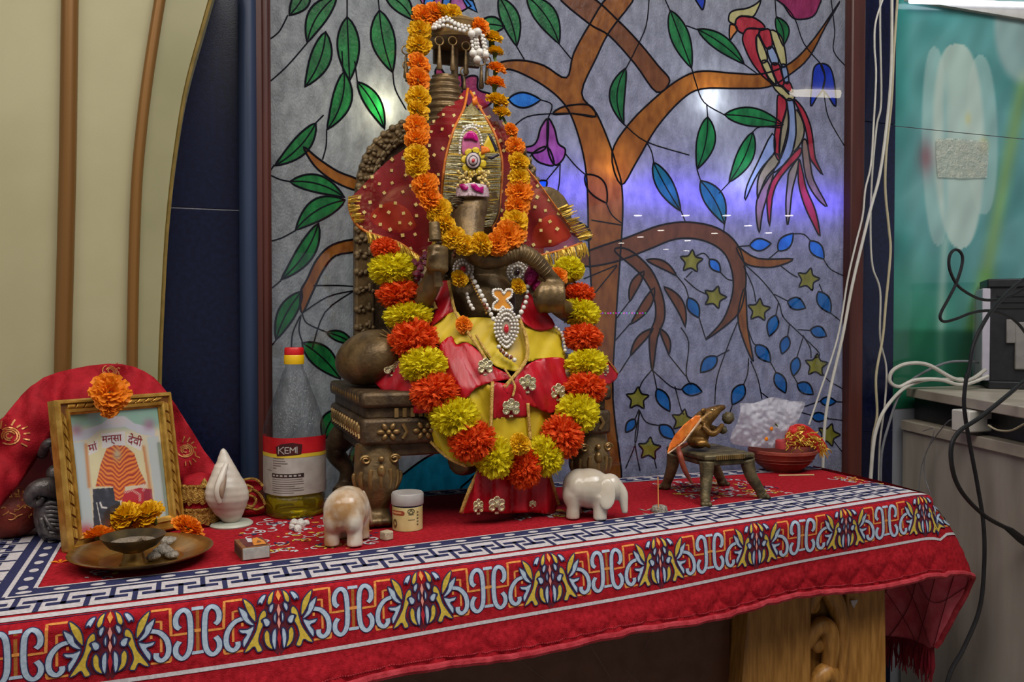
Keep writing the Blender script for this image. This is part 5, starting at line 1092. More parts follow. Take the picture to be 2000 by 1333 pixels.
def fringe(pts, L_, dirx, m, n, fn, nm='tinsel_fringe'):
    P = smooth_pts([(a, c, 0) for a, c in pts], 12); o = MB()
    for i in range(n):
        p = P[min(len(P) - 1, int(R.random() * len(P)))]; l = L_ * R.uniform(.7, 1.1); q = (p.x + dirx[0] * l + R.uniform(-5, 5), p.y + dirx[1] * l + R.uniform(-2, 2)); Y = fn(p.x, p.y) - R.uniform(.001, .007)
        a_, b_ = W(p.x, p.y, Y), W(q[0], q[1], Y - R.uniform(-.002, .006)); tw = R.uniform(-1.1, 1.1); h = (RT * math.cos(tw) + FW * math.sin(tw)) * S(1.2, 1.36) if abs(dirx[1]) > .6 else (Vector((0, 0, 1)) * math.cos(tw) + FW * math.sin(tw)) * S(1.1, 1.36)
        o.ribbon([a_, (a_ + b_) / 2 + Vector((0, -.002, 0)), b_], [h, h, h * .7])
    o.build(nm, m, ve, smooth=0)['kind'] = 'stuff'
fringe([(716, 453), (745, 463), (780, 475), (806, 493), (822, 503)], 26, (.3, .95), tins, 170, YV); fringe([(1142, 474), (1112, 484), (1085, 492), (1050, 500), (1022, 500)], 26, (.2, .97), tins, 190, YV)
fringe([(680, 385), (682, 412), (692, 434)], 24, (.9, -.1), tins, 60, YV); fringe([(1090, 408), (1110, 440), (1132, 470)], 28, (.85, -.3), tins, 80, YV); fringe([(862, 430), (852, 462), (836, 492)], 16, (-.3, .9), tins, 50, YV)
# tinsel band framing the face
YT_ = lambda a, c: YV(a, c) - .006
sheet('tinsel_panel', [(908, 214), (922, 200), (942, 226), (964, 266), (977, 312), (976, 370), (968, 420), (958, 444), (950, 440), (956, 388), (888, 386), (876, 430), (868, 428), (866, 380), (873, 314), (888, 258)], lambda a, c: YV(a, c) - .004, mat('dull_gold_net', (96, 84, 48), (150, 136, 88), rough=.5, metal=.3, scale=300), ve, step=9)
for sgn, mm, n in ((0, tins_s, 0),):
    o = MB(); o2 = MB()
    for c in np.arange(224, 442, 1.15):
        xl = float(np.interp(c, [212, 255, 312, 380, 432], [906, 886, 870, 863, 868])); xr = float(np.interp(c, [222, 262, 310, 370, 420, 447], [944, 966, 980, 979, 972, 960]))
        for x0, d, mid in ((xl + 2, 1, 0), (xr - 2, -1, 0)):
            l = R.uniform(26, 52) if c < 388 else R.uniform(14, 26); tgt = o if R.random() < .7 else o2; sl = R.uniform(-2, 5)
            a_, b_ = W(x0, c, YT_(x0, c) - .001), W(x0 + d * l, c + sl, YT_(x0 + d * l, c) - R.uniform(.001, .006)); tw = R.uniform(-1.0, 1.0); h = (Vector((0, 0, 1)) * math.cos(tw) + FW * math.sin(tw)) * S(.95, 1.36)
            tgt.ribbon([a_, (a_ + b_) / 2 + Vector((0, -.002, 0)), b_], [h, h, h * .6])
    o.build('tinsel_fringe', tins_s, ve, smooth=0)['kind'] = 'stuff'; o2.build('tinsel_fringe', tins, ve, smooth=0)['kind'] = 'stuff'
# forehead ornament
fo = thing('forehead_ornament', 'pink and gold foil ornament on the forehead of the idol', 'ornament', W(922, 330, 1.35))
magenta = mat('magenta_foil', (150, 6, 92), (186, 20, 120), rough=.25, scale=60); pinkf = mat('pink_silk', (170, 84, 122), (196, 110, 146), rough=.4, scale=40)
YO = lambda a, c: YV(a, c) - .014
def plate_(nm, P, m, off=0, cs=3, par=None): return sheet(nm, P, lambda a, c: YO(920, 320) - off, m, par or fo, step=8, closed_smooth=cs, solid=.003)
arch_ = [(903, 300), (903, 275), (908, 262), (919, 256), (930, 262), (936, 278), (936, 302), (918, 306)]
plate_('pink_arch', arch_, pinkf); plate_('magenta_cap', [(906, 272), (910, 262), (919, 257), (929, 263), (933, 276), (920, 272)], magenta, .003)
q = MB()
for a, c in [(v.x, v.y) for v in smooth_pts([(898, 300, 0), (899, 275, 0), (906, 256, 0), (919, 249, 0), (933, 255, 0), (941, 275, 0), (941, 300, 0)], 4)]: q.ell(W(a, c, YO(920, 320) - .002), S(2.6, 1.35), 8, 6)
for a, c in [(905 + k * 6, 244 - abs(k - 3) * -1.5) for k in range(7)]: q.ell(W(a, c, YO(920, 320)), S(3, 1.35), 8, 6)
q.build('pearl_rim', pearl, fo, smooth=180)['kind'] = 'stuff'
yl = mat('yellow_foil', (190, 158, 20), (214, 184, 50), rough=.35, scale=40); ol = mat('orange_foil', (206, 98, 16), (222, 118, 30), rough=.35); wh = mat('white_enamel', (180, 160, 160), (196, 178, 178), rough=.3); dk = mat('dark_enamel', (36, 30, 44), (48, 40, 54), rough=.3)
for k in range(8):
    a = k * PI / 4 + .2; cx, cy = 925 + 17 * math.cos(a), 316 + 17 * math.sin(a) * 1.25
    plate_('yellow_petal', oval(cx, cy, 8, 8, 10), yl, .004, 0)
plate_('medallion', oval(924, 314, 15, 17, 20), dk, .007, 0); plate_('medallion', oval(924, 314, 13, 15, 20), wh, .009, 0); plate_('medallion', oval(924, 314, 9, 10, 20), dk, .0105, 0); plate_('medallion', oval(924, 314, 7.5, 8.5, 20), wh, .012, 0); plate_('medallion', oval(924, 314, 3, 3.5, 12), ruby, .0135, 0)
plate_('yellow_shard', [(953, 265), (962, 285), (967, 298), (942, 300), (946, 280)], yl, .004, 0); plate_('orange_shard', [(940, 285), (952, 288), (958, 296), (940, 302)], ol, .006, 0); plate_('dark_shard', [(952, 308), (972, 300), (976, 304), (960, 312)], dk, .006, 0); plate_('orange_shard', [(922, 193), (930, 188), (934, 204), (924, 207)], ol, -.02, 0); plate_('dark_shard', [(953, 262), (957, 262), (972, 292), (967, 298)], dk, .003, 0)
q = MB()
for i in range(70):
    a, c = R.uniform(892, 955), R.uniform(334, 364); q.ell(W(a, c, YO(920, 320) - R.uniform(0, .006)), S(R.uniform(1.5, 4), 1.35), 6, 5)
q.build('sequin', seq, fo, smooth=0)['kind'] = 'stuff'
sheet('pink_band', [(892, 362), (922, 357), (952, 362), (956, 386), (922, 383), (890, 384)], lambda a, c: YO(920, 320) - .016 + .02 * ((a - 922) / 34) ** 2, mat('pearly_pink_foil', (196, 166, 176), (214, 190, 196), rough=.3, scale=200, bump=.5), fo, step=8)
for P in ([(896, 361), (906, 359), (915, 366), (912, 372), (902, 371), (899, 366)], [(919, 360), (928, 359), (936, 367), (944, 364), (944, 378), (930, 374), (922, 368)]): sheet('magenta_mark', P, lambda a, c: YO(920, 320) - .019 + .02 * ((a - 922) / 34) ** 2, magenta, fo, step=8)
# ================================================================== MARIGOLDS
yf_m = mat('yellow_pompon', (222, 204, 8), (238, 226, 34), rough=.75, scale=60, transl=.34); of_m = mat('orange_pompon', (222, 70, 10), (238, 100, 24), rough=.75, scale=60, transl=.32)
ym_m = mat('yellow_marigold', (216, 160, 4), (234, 188, 12), rough=.6, scale=90, transl=.25); om_m = mat('orange_marigold', (228, 118, 6), (242, 152, 26), rough=.6, scale=90, transl=.25); stem_m = mat('green_calyx', (64, 84, 20), (92, 110, 36), rough=.6)
def pompon_mesh(nm, m, seed, n=640):
    rr = random.Random(seed); b = MB(); b.ell((0, 0, 0), .62, 12, 8)
    for i in range(n):
        z = 1 - 2 * (i + .5) / n; a = i * 2.39996; d = Vector((math.sqrt(1 - z * z) * math.cos(a), math.sqrt(1 - z * z) * math.sin(a), z)); d = (d + Vector((rr.uniform(-.16, .16), rr.uniform(-.16, .16), rr.uniform(-.16, .16)))).normalized()
        t = d.orthogonal().normalized(); t = Quaternion(d, rr.uniform(0, 6.28)) @ t; up = d.cross(t); w = rr.uniform(.05, .10); l = rr.uniform(.88, 1.06)
        p0, p1, p2 = d * .5, d * (l * .82) + up * rr.uniform(-.07, .07), d * l + up * rr.uniform(-.14, .14)
        b.add([p0 - t * w * .5, p0 + t * w * .5, p1 + t * w, p1 - t * w, p2 + t * w * .8, p2 + t * w * .1, p2 - t * w * .7, (p1 + p2) / 2 + up * .02], [(0, 1, 2, 3), (3, 2, 7), (2, 4, 7), (7, 5, 6), (7, 6, 3)])
    return b.mesh(nm, m, smooth=0, weld=0)
PM = {'Y': [pompon_mesh('pompon', yf_m, s) for s in (1, 2)], 'O': [pompon_mesh('pompon', of_m, s) for s in (3, 4)]}
def mari_mesh(nm, m, seed, n=76):
    rr = random.Random(seed); b = MB()
    for i in range(n):
        t = (i / n) ** .6; th_ = t * 1.75; a = i * 2.39996; d = Vector((math.sin(th_) * math.cos(a), math.sin(th_) * math.sin(a), math.cos(th_) * .72)); l = rr.uniform(.82, 1.08)
        tg = Vector((-math.sin(a), math.cos(a), 0)); up = d.cross(tg).normalized(); w = rr.uniform(.15, .25); base = d * .22; tip = d * l; c = (base + tip) * .55
        q = [base, c - tg * w + up * .04, c + tg * w + up * .04, tip - tg * w * 1.15 + up * rr.uniform(-.12, .12), tip - tg * w * .3 + up * rr.uniform(-.1, .1) + d * .06, tip + tg * w * .4 + up * rr.uniform(-.1, .1), tip + tg * w * 1.15 + up * rr.uniform(-.12, .12), c + up * -.03]
        b.add(q, [(0, 7, 1), (0, 2, 7), (1, 7, 4, 3), (7, 5, 4), (7, 2, 6, 5)])
    k = len(b.f); b.mi = 1; b.lathe([(.10, -.75), (.20, -.5), (.30, -.15), (.42, .05)], (0, 0, 0), 10)
    return b.mesh(nm, [m, stem_m], smooth=0, weld=0)
MM = {'Y': [mari_mesh('marigold', ym_m, s) for s in (5, 6, 7)], 'O': [mari_mesh('marigold', om_m, s) for s in (8, 9, 10)]}
def flower_obj(nm, me, loc, sc, rot, parent=None):
    o = bpy.data.objects.new(nm, me); C.objects.link(o)
    if parent: o.parent = parent; loc = loc - wloc(parent)
    o.location = loc; o.scale = sc if isinstance(sc, (tuple, list)) else (sc,) * 3; o.rotation_euler = rot; return o
bg_ = thing('pompon_garland', 'large garland of yellow and orange pompon flowers hanging to the lap of the idol', 'garland', W(985, 700, 1.3))
POM = [(752, 486, 'O', 50, 40), (768, 527, 'Y', 88, 62), (784, 577, 'O', 88, 56), (798, 617, 'Y', 88, 54), (808, 665, 'O', 88, 78), (828, 714, 'Y', 88, 68), (850, 767, 'O', 90, 72), (889, 815, 'Y', 90, 76), (923, 862, 'O', 88, 80), (965, 893, 'Y', 72, 82), (1022, 914, 'O', 68, 82), (1066, 890, 'Y', 66, 84), (1098, 853, 'O', 80, 86), (1128, 807, 'Y', 84, 78), (1143, 759, 'O', 84, 62), (1145, 711, 'Y', 84, 58), (1138, 660, 'O', 80, 56), (1133, 612, 'Y', 78, 58), (1131, 574, 'O', 62, 42), (1111, 527, 'Y', 60, 52)]
def YGar(py): return 1.372 - .125 * float(sstep(500, 880, np.array([float(py)]))[0])
pts = []
for i, (a, c, k, w, h) in enumerate(POM):
    Y = YGar(c); loc = W(a, c, Y); pts.append(loc); wx, wz = S(w / 2, Y) * 1.1, S(h / 2, Y) * 1.1
    flower_obj('pompon', PM[k][i % 2], loc, (wx, (wx + wz) / 2, wz), (R.uniform(-.15, .15), R.uniform(-.12, .12), R.choice([0, PI]) + R.uniform(-.1, .1)), bg_)
MB().tube(smooth_pts(pts, 5), .002, 6).build('string', stem_m, bg_)
sg_ = thing('marigold_garland', 'thin garland of fresh marigolds draped from the parasol to the chest of the idol', 'garland', W(880, 250, 1.45))
LS = [(970, 478, 'O', 44), (938, 478, 'Y', 46), (906, 480, 'Y', 40), (885, 466, 'Y', 46), (866, 438, 'Y', 44), (856, 412, 'Y', 46), (838, 391, 'O', 50), (828, 361, 'O', 48), (814, 327, 'Y', 42), (813, 307, 'Y', 44), (812, 272, 'O', 44), (812, 249, 'O', 44), (815, 219, 'Y', 44), (816, 193, 'Y', 44), (815, 159, 'O', 46), (816, 128, 'O', 42), (817, 90, 'Y', 44), (819, 62, 'Y', 42), (826, 36, 'O', 44), (846, 28, 'O', 42), (862, 26, 'Y', 36), (882, 30, 'Y', 36), (935, 55, 'O', 38), (960, 77, 'Y', 40), (966, 104, 'Y', 32), (968, 137, 'O', 36), (966, 166, 'O', 38), (970, 200, 'Y', 44), (978, 222, 'Y', 34), (996, 256, 'O', 30), (1004, 288, 'O', 36), (1011, 318, 'Y', 40), (1012, 350, 'Y', 42), (1012, 378, 'O', 50), (1008, 404, 'O', 46), (1004, 434, 'Y', 50), (990, 462, 'O', 56), (1006, 456, 'O', 40), (976, 470, 'O', 40)]
pts = []
for i, (a, c, k, w) in enumerate(LS):
    Y = float(np.interp(c, [20, 100, 180, 300, 400, 480], [1.47, 1.455, 1.40, 1.345, 1.33, 1.305])) + (.02 if a > 940 and c < 260 else 0)
    loc = W(a, c, Y)
    if i < len(LS) - 2: pts.append(loc)
    r_ = S(w / 2, Y) * 1.08
    side = R.uniform(-.4, .4); thin = c < 235 and a > 940
    flower_obj('marigold', MM[k][i % 3], loc + Vector((0, -.004, 0)), r_, ((R.uniform(1.0, 1.5), side, R.uniform(-.5, .5)) if not thin else (R.uniform(.1, .5), R.uniform(-.2, .2), 0)), sg_)
MB().tube(smooth_pts(pts, 4), .0024, 6).build('string', stem_m, sg_)
for i, (a, c, w) in enumerate([(968, 120, 6), (967, 152, 6), (966, 186, 7), (974, 212, 5)]): pass
for px, py, k, w, lbl, Y in [(1015, 868, 'Y', 46, 'small golden marigold caught at the bottom of the pompon garland', 1.225), (1090, 541, 'O', 40, 'orange marigold tucked by the trunk tip of the idol', 1.335), (897, 545, 'Y', 36, 'yellow marigold bud under the left round earring of the idol', 1.325), (1012, 560, 'Y', 34, 'yellow marigold bud under the right round earring of the idol', 1.325), (905, 635, 'O', 34, 'orange marigold petals lying on the yellow bodice', 1.305)]:
    tag(flower_obj('marigold', MM[k][1], W(px, py, Y), S(w / 2, Y), (1.2, R.uniform(-.3, .3), R.uniform(-.5, .5))), lbl, 'flower')
# pearl string on the parasol
ps = thing('pearl_string', 'string of white pearls looped over the bronze parasol', 'beads', W(890, 50, 1.45)); q = MB()
def bead_line(L_, r, Y):
    P = smooth_pts([(a, c, 0) for a, c in L_], 16); last = None
    for p in P:
        if last is None or (p - last).length > r * 1.9: q.ell(W(p.x, p.y, Y), S(r, Y), 8, 6); last = p
bead_line([(846, 54), (860, 44), (875, 40), (890, 48), (908, 56), (928, 60)], 4, 1.438); bead_line([(848, 48), (862, 38), (874, 34), (888, 44), (905, 50), (922, 52)], 3.4, 1.445); bead_line([(850, 54), (868, 50), (888, 56), (912, 62)], 4, 1.432)
for L_ in ([(920, 66), (922, 84), (924, 104)], [(930, 64), (933, 84), (937, 104)], [(938, 62), (943, 82), (948, 108)], [(926, 70), (930, 96), (936, 120)], [(944, 70), (950, 96), (952, 118)]): bead_line(L_, 3.6, 1.432)
for a, c in ((921, 66), (933, 62), (924, 104), (937, 102), (948, 107), (932, 116)): q.ell(W(a, c, 1.428), S(7.5, 1.43), 12, 8)
q.build('pearl', pearl, ps, smooth=180)['kind'] = 'stuff'
# ================================================================== THINGS ON THE LEFT OF THE TABLE
gold_fr = mat('gilt_frame', (168, 122, 44), (206, 162, 76), rough=.32, metal=.55, scale=60, bump=.1); gold_dk = mat('dark_gilt', (104, 62, 26), (128, 80, 34), rough=.4, metal=.4, scale=60)  # bright gilt for the rails, darker gilt for channels and backing
A0, A1 = Zp(130, 1082), Zp(357, 1032); ev = (A1 - A0).normalized(); FL = (A1 - A0).length; nv = Vector((ev.y, -ev.x, 0)); lean = math.radians(9.5); up_ = (Vector((0, 0, math.cos(lean))) - nv * math.sin(lean)).normalized(); nf = (nv * math.cos(lean) + Vector((0, 0, math.sin(lean)))).normalized(); FH = .205
def Fp(s, t, d=0): return A0 + Vector((0, 0, .0015)) + ev * (s * FL) + up_ * (t * FH) + nf * d
fr = thing('picture_frame', 'gilt framed picture of a garlanded shrine leaning behind the brass plate', 'picture', (A0 + A1) / 2)
bw, bh = .125, .105     # border share of width / height
pa_ = [(0, 0), (1, 0), (1, 1), (0, 1)]; pin = [(bw, bh), (1 - bw, bh), (1 - bw, 1 - bh), (bw, 1 - bh)]
names = ['bottom', 'right', 'top', 'left']
for k in range(4):
    a, b_, c, d = pa_[k], pa_[(k + 1) % 4], pin[(k + 1) % 4], pin[k]; L2 = lambda p, q, t: (p[0] + (q[0] - p[0]) * t, p[1] + (q[1] - p[1]) * t)
    m = MB(); prof = [(0, -.012), (0, .006), (.12, .011), (.25, .011), (.30, .007), (.62, .007), (.68, .010), (.84, .009), (.90, .004), (1, .003), (1, -.012)]
    vs = [Fp(*L2(a, d, t), h) for t, h in prof] + [Fp(*L2(b_, c, t), h) for t, h in prof]; n = len(prof)
    m.add(vs, [(i, i + 1, n + i + 1, n + i) for i in range(n - 1)] + [tuple(range(n)), tuple(range(2 * n - 1, n - 1, -1))]); rail = m.build('frame_rail', gold_fr, fr, smooth=25)
    if k != 0:
        q = MB(); cnt = 11
        for i in range(cnt):          # slanted ribs of the rope moulding in the channel of the rail
            t0 = .045 + i * .91 / cnt; w_ = .068; sl = .05
            for h0, h1, c0, c1 in ((.006, .0088, .33, .61), (.0088, .0102, .40, .55)):
                k0, k1 = (c0 - .33) / .28, (c1 - .33) / .28
                P4 = lambda h: [Fp(*L2(L2(a, d, c), L2(b_, c_2, c), t), h) for c, t in ((c0, t0 + sl * k0), (c0, t0 + w_ + sl * k0), (c1, t0 + w_ + sl * k1), (c1, t0 + sl * k1))]
                c_2 = c_save = pin[(k + 1) % 4]; q.prism(P4(h1), P4(h0))
        q.build('rope_ornament', gold_fr, rail, smooth=0, bevel=.0008)['kind'] = 'stuff'
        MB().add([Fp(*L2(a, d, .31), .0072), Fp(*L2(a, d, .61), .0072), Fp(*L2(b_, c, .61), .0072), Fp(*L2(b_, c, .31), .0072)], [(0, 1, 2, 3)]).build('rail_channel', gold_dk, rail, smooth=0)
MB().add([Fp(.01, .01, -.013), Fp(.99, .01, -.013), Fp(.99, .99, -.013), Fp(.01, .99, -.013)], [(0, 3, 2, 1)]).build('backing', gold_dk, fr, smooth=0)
k444 = lambda L_: [(100 + x / 4.444, 780 + y / 4.444) for x, y in L_]
def photo_col(x, y):
    c = np.tile(np.array([[196., 186, 158]]), (len(x), 1)); px, py = (x - 100) * 4.444, (y - 780) * 4.444
    P_ = lambda L_: npoly(px, py, L_)[:].astype(float)
    c = mixc(c, (122, 158, 140), sstep(300, 200, py)); c = mixc(c, (176, 178, 186), P_([(150, 330), (300, 260), (430, 220), (520, 150), (640, 150), (720, 210), (900, 260), (900, 330), (760, 300), (640, 240), (430, 260), (320, 350), (150, 380)]))
    c = mixc(c, (190, 176, 170), np.exp(-((px - 565) / 90) ** 2 - ((py - 190) / 50) ** 2) * .8)
    for cx, cy in ((220, 270), (850, 220)): c = mixc(c, (136, 92, 118), np.exp(-((px - cx) / 50) ** 2 - ((py - cy) / 50) ** 2) * .8)
    c = mixc(c, (172, 182, 182), P_([(150, 380), (290, 370), (370, 1150), (225, 1180)])); c = mixc(c, (172, 180, 178), P_([(830, 330), (930, 320), (1050, 1090), (930, 1100)]))
    for L_ in ([(185, 450), (250, 1040)], [(935, 390), (1020, 1080)]): c = mixc(c, (84, 100, 84), np.exp(-(npdist(px, py, L_) / 16) ** 2) * .8); c = mixc(c, (150, 166, 150), np.exp(-(npdist(px, py, L_) / 5) ** 2) * .7)
    c = mixc(c, (182, 112, 56), np.exp(-(npdist(px, py, [(300, 400), (330, 760)]) / 16) ** 2) * .8 + np.exp(-(npdist(px, py, [(800, 420), (860, 800)]) / 18) ** 2) * .8)
    c = mixc(c, (206, 196, 150), P_([(320, 420), (430, 300), (660, 290), (790, 410), (840, 740), (360, 770)]) * .8)
    for L_ in ([(325, 400), (405, 350), (405, 450), (325, 490)], [(435, 300), (640, 280), (645, 400), (440, 430)], [(655, 300), (785, 370), (780, 450), (655, 390)]): c = mixc(c, (206, 200, 196), P_(L_))
    robe = P_([(385, 760), (430, 560), (480, 430), (545, 400), (640, 405), (720, 470), (770, 620), (830, 740), (640, 760), (640, 880), (545, 880), (540, 760)]); st = .5 + .5 * np.sin(py * .16 + np.abs(px - 590) * .10 + np.sin(px * .05) * 1.5 + fnoise(px, py, .05, 12) * 2.2)
    c = mixc(c, (206, 98, 20), robe); c = mixc(c, (150, 44, 24), robe * sstep(.55, .9, st)); c = mixc(c, (226, 140, 40), robe * sstep(.3, .05, st) * .8)
    c = mixc(c, (176, 160, 124), np.exp(-((px - 572) / 34) ** 2 - ((py - 480) / 52) ** 2)); c = mixc(c, (120, 90, 70), np.exp(-((px - 572) / 30) ** 2 - ((py - 500) / 6) ** 2) * .7)
    c = mixc(c, (38, 40, 46), P_([(360, 780), (540, 770), (555, 880), (600, 890), (600, 1040), (520, 1150), (370, 1130)])); c = mixc(c, (70, 72, 84), P_([(360, 780), (540, 770), (555, 880), (600, 890), (600, 1040), (520, 1150), (370, 1130)]) * np.clip(fnoise(px, py, .06, 8), 0, 1))
    c = mixc(c, (170, 20, 30), P_([(640, 800), (760, 770), (850, 780), (900, 1030), (800, 1050), (600, 1030), (610, 900)])); c = mixc(c, (130, 16, 40), P_([(800, 780), (870, 780), (910, 1040), (810, 1040)]) * .7)
    for L_ in ([(640, 810), (700, 790), (770, 830), (770, 880)], [(620, 900), (660, 940), (720, 950)], [(690, 780), (820, 740), (800, 790)]): c = mixc(c, (206, 180, 160), sstep(16, 8, npdist(px, py, L_)) * (.5 + .5 * np.sin(px * .3) * np.sin(py * .3)) * 1.1)
    c = mixc(c, (200, 196, 190), sstep(5, 2, npdist(px, py, [(395, 900), (435, 1100)])) + sstep(10, 5, npdist(px, py, [(425, 900), (440, 940), (480, 945)])))
    c = mixc(c, (190, 90, 60), np.exp(-((px - 560) / 80) ** 2 - ((py - 1080) / 40) ** 2) * .9 + np.exp(-((px - 720) / 90) ** 2 - ((py - 1040) / 26) ** 2) * .9); c = mixc(c, (170, 66, 80), np.exp(-((px - 300) / 70) ** 2 - ((py - 1150) / 60) ** 2) * .9)
    return mixc(c, (170, 150, 150), np.clip(fnoise(px, py, .03, 4), 0, 1) * .18)
def phfn(u, v): return Fp(bw * .98 + (1 - 2 * bw * .98) * u, bh * .98 + (1 - 2 * bh * .98) * v, .0015)
O_, U_, V_ = [np.array(v) for v in (phfn(0, 0), phfn(1, 0) - phfn(0, 0), phfn(0, 1) - phfn(0, 0))]
def phcol(u, v): p = O_ + u[:, None] * U_ + v[:, None] * V_; return photo_col(*proj(p[:, 0], p[:, 1], p[:, 2]))
paint_grid('photo', phfn, 170, 200, phcol, vmat('glazed_print', rough=.3, coat=.9), fr)
# lettering on the three boards of the picture
ink = mat('lettering_red', (128, 24, 34), (136, 30, 40), rough=.5)
def on_frame(px, py): r = ray(px, py); pl0 = Fp(0, 0, .0022); return CAM + r * ((pl0 - CAM).dot(nf) / r.dot(nf))
for word, pL, pR in (('\u092e\u093e\u0902', (174.5, 883), (191, 878)), ('\u092e\u0928\u094d\u0938\u093e', (199.5, 865), (238.5, 861)), ('\u0926\u0947\u0935\u0940', (248.5, 865), (275.5, 872))):
    cu_ = bpy.data.curves.new('lettering', 'FONT'); cu_.body = word; to = bpy.data.objects.new('lettering', cu_); C.objects.link(to)
    me = bpy.data.meshes.new_from_object(to.evaluated_get(bpy.context.evaluated_depsgraph_get())); bpy.data.objects.remove(to)
    a, b_ = on_frame(*pL), on_frame(*pR); e_ = (b_ - a).normalized(); u_ = nf.cross(e_).normalized(); u_ = u_ if u_.z > 0 else -u_
    if len(me.vertices) == 0: continue
    xs = [v.co.x for v in me.vertices]; k = (b_ - a).length / (max(xs) - min(xs)); off_ = wloc(fr)
    for v in me.vertices: v.co = a + e_ * ((v.co.x - min(xs)) * k) + u_ * (v.co.y * k) + nf * .0002 - off_
    me.materials.clear(); me.materials.append(ink); lo_ = bpy.data.objects.new('lettering', me); C.objects.link(lo_); lo_.parent = fr
# ---- red shawl draped over a hidden figure
shawl = mat('red_shawl', (138, 12, 24), (164, 22, 36), rough=.75, scale=60, bump=.3, bscale=400, spec=.25); gold_pr = mat('gold_foil_print', (186, 120, 62), (206, 146, 88), rough=.4, metal=.3)
sh = thing('shawl', 'red shawl with gold rose prints arched behind the framed picture', 'shawl', W(210, 900, 1.46))
def YS(px, py): return 1.455 - .075 * min(1, max(0, (120 - px) / 200)) - .03 * math.sin(min(1, max(0, (py - 712) / 120)) * PI / 2) + .030 * mnoise.noise((px * .016, py * .010, 3)) + .014 * mnoise.noise((px * .04, py * .02, 7)) + .004 * math.sin((px * .6 + py) * .05) + (.02 if px > 330 else 0) * min(1, (px - 330) / 80 if px > 330 else 0)
SH = [(-60, 880), (-20, 842), (8, 815), (40, 775), (85, 738), (140, 722), (212, 711), (262, 717), (300, 738), (328, 770), (360, 818), (398, 880), (436, 930), (446, 948), (440, 962), (350, 962), (330, 900), (300, 850), (250, 830), (190, 828), (130, 832), (105, 838), (92, 862), (66, 905), (30, 955), (-10, 1000), (-60, 1040)]
sheet('cloth', SH, YS, shawl, sh, step=11, closed_smooth=2, solid=.002)
sheet('inner_cloth', [(-60, 860), (60, 780), (200, 760), (330, 800), (400, 900), (420, 1010), (300, 1010), (120, 1010), (40, 1040), (-60, 1060)], lambda a, c: 1.50 - .03 * min(1, abs(a - 200) / 260), mat('shaded_shawl_red', (70, 8, 14), (96, 14, 20), rough=.85, scale=30), sh, step=20)  # back of the shawl, its red darkened for the shade inside the hood
def rose(cx, cy, s, rot=0):
    pr = Print(lambda u, v, l: W(u, v, YS(u, v) - .0022 - l), lift=.0003)
    for k, r in enumerate((5, 9, 13, 17)):
        a0 = rot + k * 1.3; pr.stroke([(cx + s * r * (1 + .1 * t) * math.cos(a0 + t * 4.6), cy + s * r * .85 * math.sin(a0 + t * 4.6)) for t in [i / 12 for i in range(13)]], 2.4 * s, gold_pr)
    for k in range(5):
        a = rot + 3.4 + k * .5; pr.stroke([(cx + s * (20 + 4 * t) * math.cos(a + t * .25), cy + s * (20 + 14 * t) * math.sin(a + t * .25) * .9) for t in (0, .5, 1)], 3 * s, gold_pr)
    for k in range(4):
        a = rot - .5 + k * .35; pr.stroke([(cx + s * (24 + 12 * t) * math.cos(a), cy + s * (24 + 10 * t) * math.sin(a)) for t in (0, .5, 1)], 2.4 * s, gold_pr)
    pr.build('gold_rose_print', sh)
rose(18, 852, 1.15); rose(215, 724, .8, 2); rose(362, 880, .9, 1)
# gold laced pouch and folded end of the shawl
lace = mat('gold_lace_band', (140, 96, 36), (206, 166, 84), rough=.35, metal=.6, scale=220, bump=1.0, bscale=500)
pc = thing('lace_bundle', 'red cloth bundle with two gold lace bands beside the white conch', 'bundle', Zp(391, 1030)); c0 = Zp(391, 1024); r0 = S(34, 1.40)
q = MB(); q.lathe([(r0 * .9, 0), (r0 * .98, .01), (r0 * .95, .033), (r0 * 1.0, .05), (r0 * .8, .074), (0, .08)], c0, 28); q.build('cloth', shawl, pc, smooth=180)
for z0, z1, tag_ in ((.006, .030, 0), (.038, .066, 1)):
    q = MB(); n = 72; vs = []
    for i in range(n):
        a = 2 * PI * i / n; sc = .006 * abs(math.sin(a * 5 + tag_)); rr_ = r0 * 1.05 + .001 * math.sin(a * 20); vs += [c0 + Vector((rr_ * math.cos(a), rr_ * math.sin(a), z0 + sc - .004)), c0 + Vector((rr_ * 1.03 * math.cos(a), rr_ * 1.03 * math.sin(a), (z0 + z1) / 2)), c0 + Vector((rr_ * math.cos(a), rr_ * math.sin(a), z1))]
    q.add(vs, [f for i in range(n) for f in ((3 * i, 3 * i + 1, 3 * ((i + 1) % n) + 1, 3 * ((i + 1) % n)), (3 * i + 1, 3 * i + 2, 3 * ((i + 1) % n) + 2, 3 * ((i + 1) % n) + 1))])
    for k in range(10):
        a = PI / 10 + k * PI / 5 - tag_ * .2
        for rr2, w2 in ((.008, .0012), (.005, .001)): q.tube([c0 + Vector(((r0 * 1.08) * math.cos(a + rr2 / r0 * math.cos(t)), (r0 * 1.08) * math.sin(a + rr2 / r0 * math.cos(t)), z0 + .008 + rr2 * math.sin(t) * .9)) for t in [PI + i * PI / 8 for i in range(9)]], w2, 5)
    for k in range(34): a = 2 * PI * k / 34; q.ell(c0 + Vector((r0 * 1.07 * math.cos(a), r0 * 1.07 * math.sin(a), z1 - .003)), .0022, 6, 5)
    q.build('lace_band', lace, pc, smooth=60)
q = MB(); q.lathe([(.007, 0), (.004, .008), (0, .014)], c0 + Vector((.006, -r0 * .95, .062)), 8); q.build('lace_peak', lace, pc)
fe = thing('shawl_end', 'folded red shawl end with gold lace between the conch and the oil bottle', 'cloth', Zp(490, 1005)); q = MB()
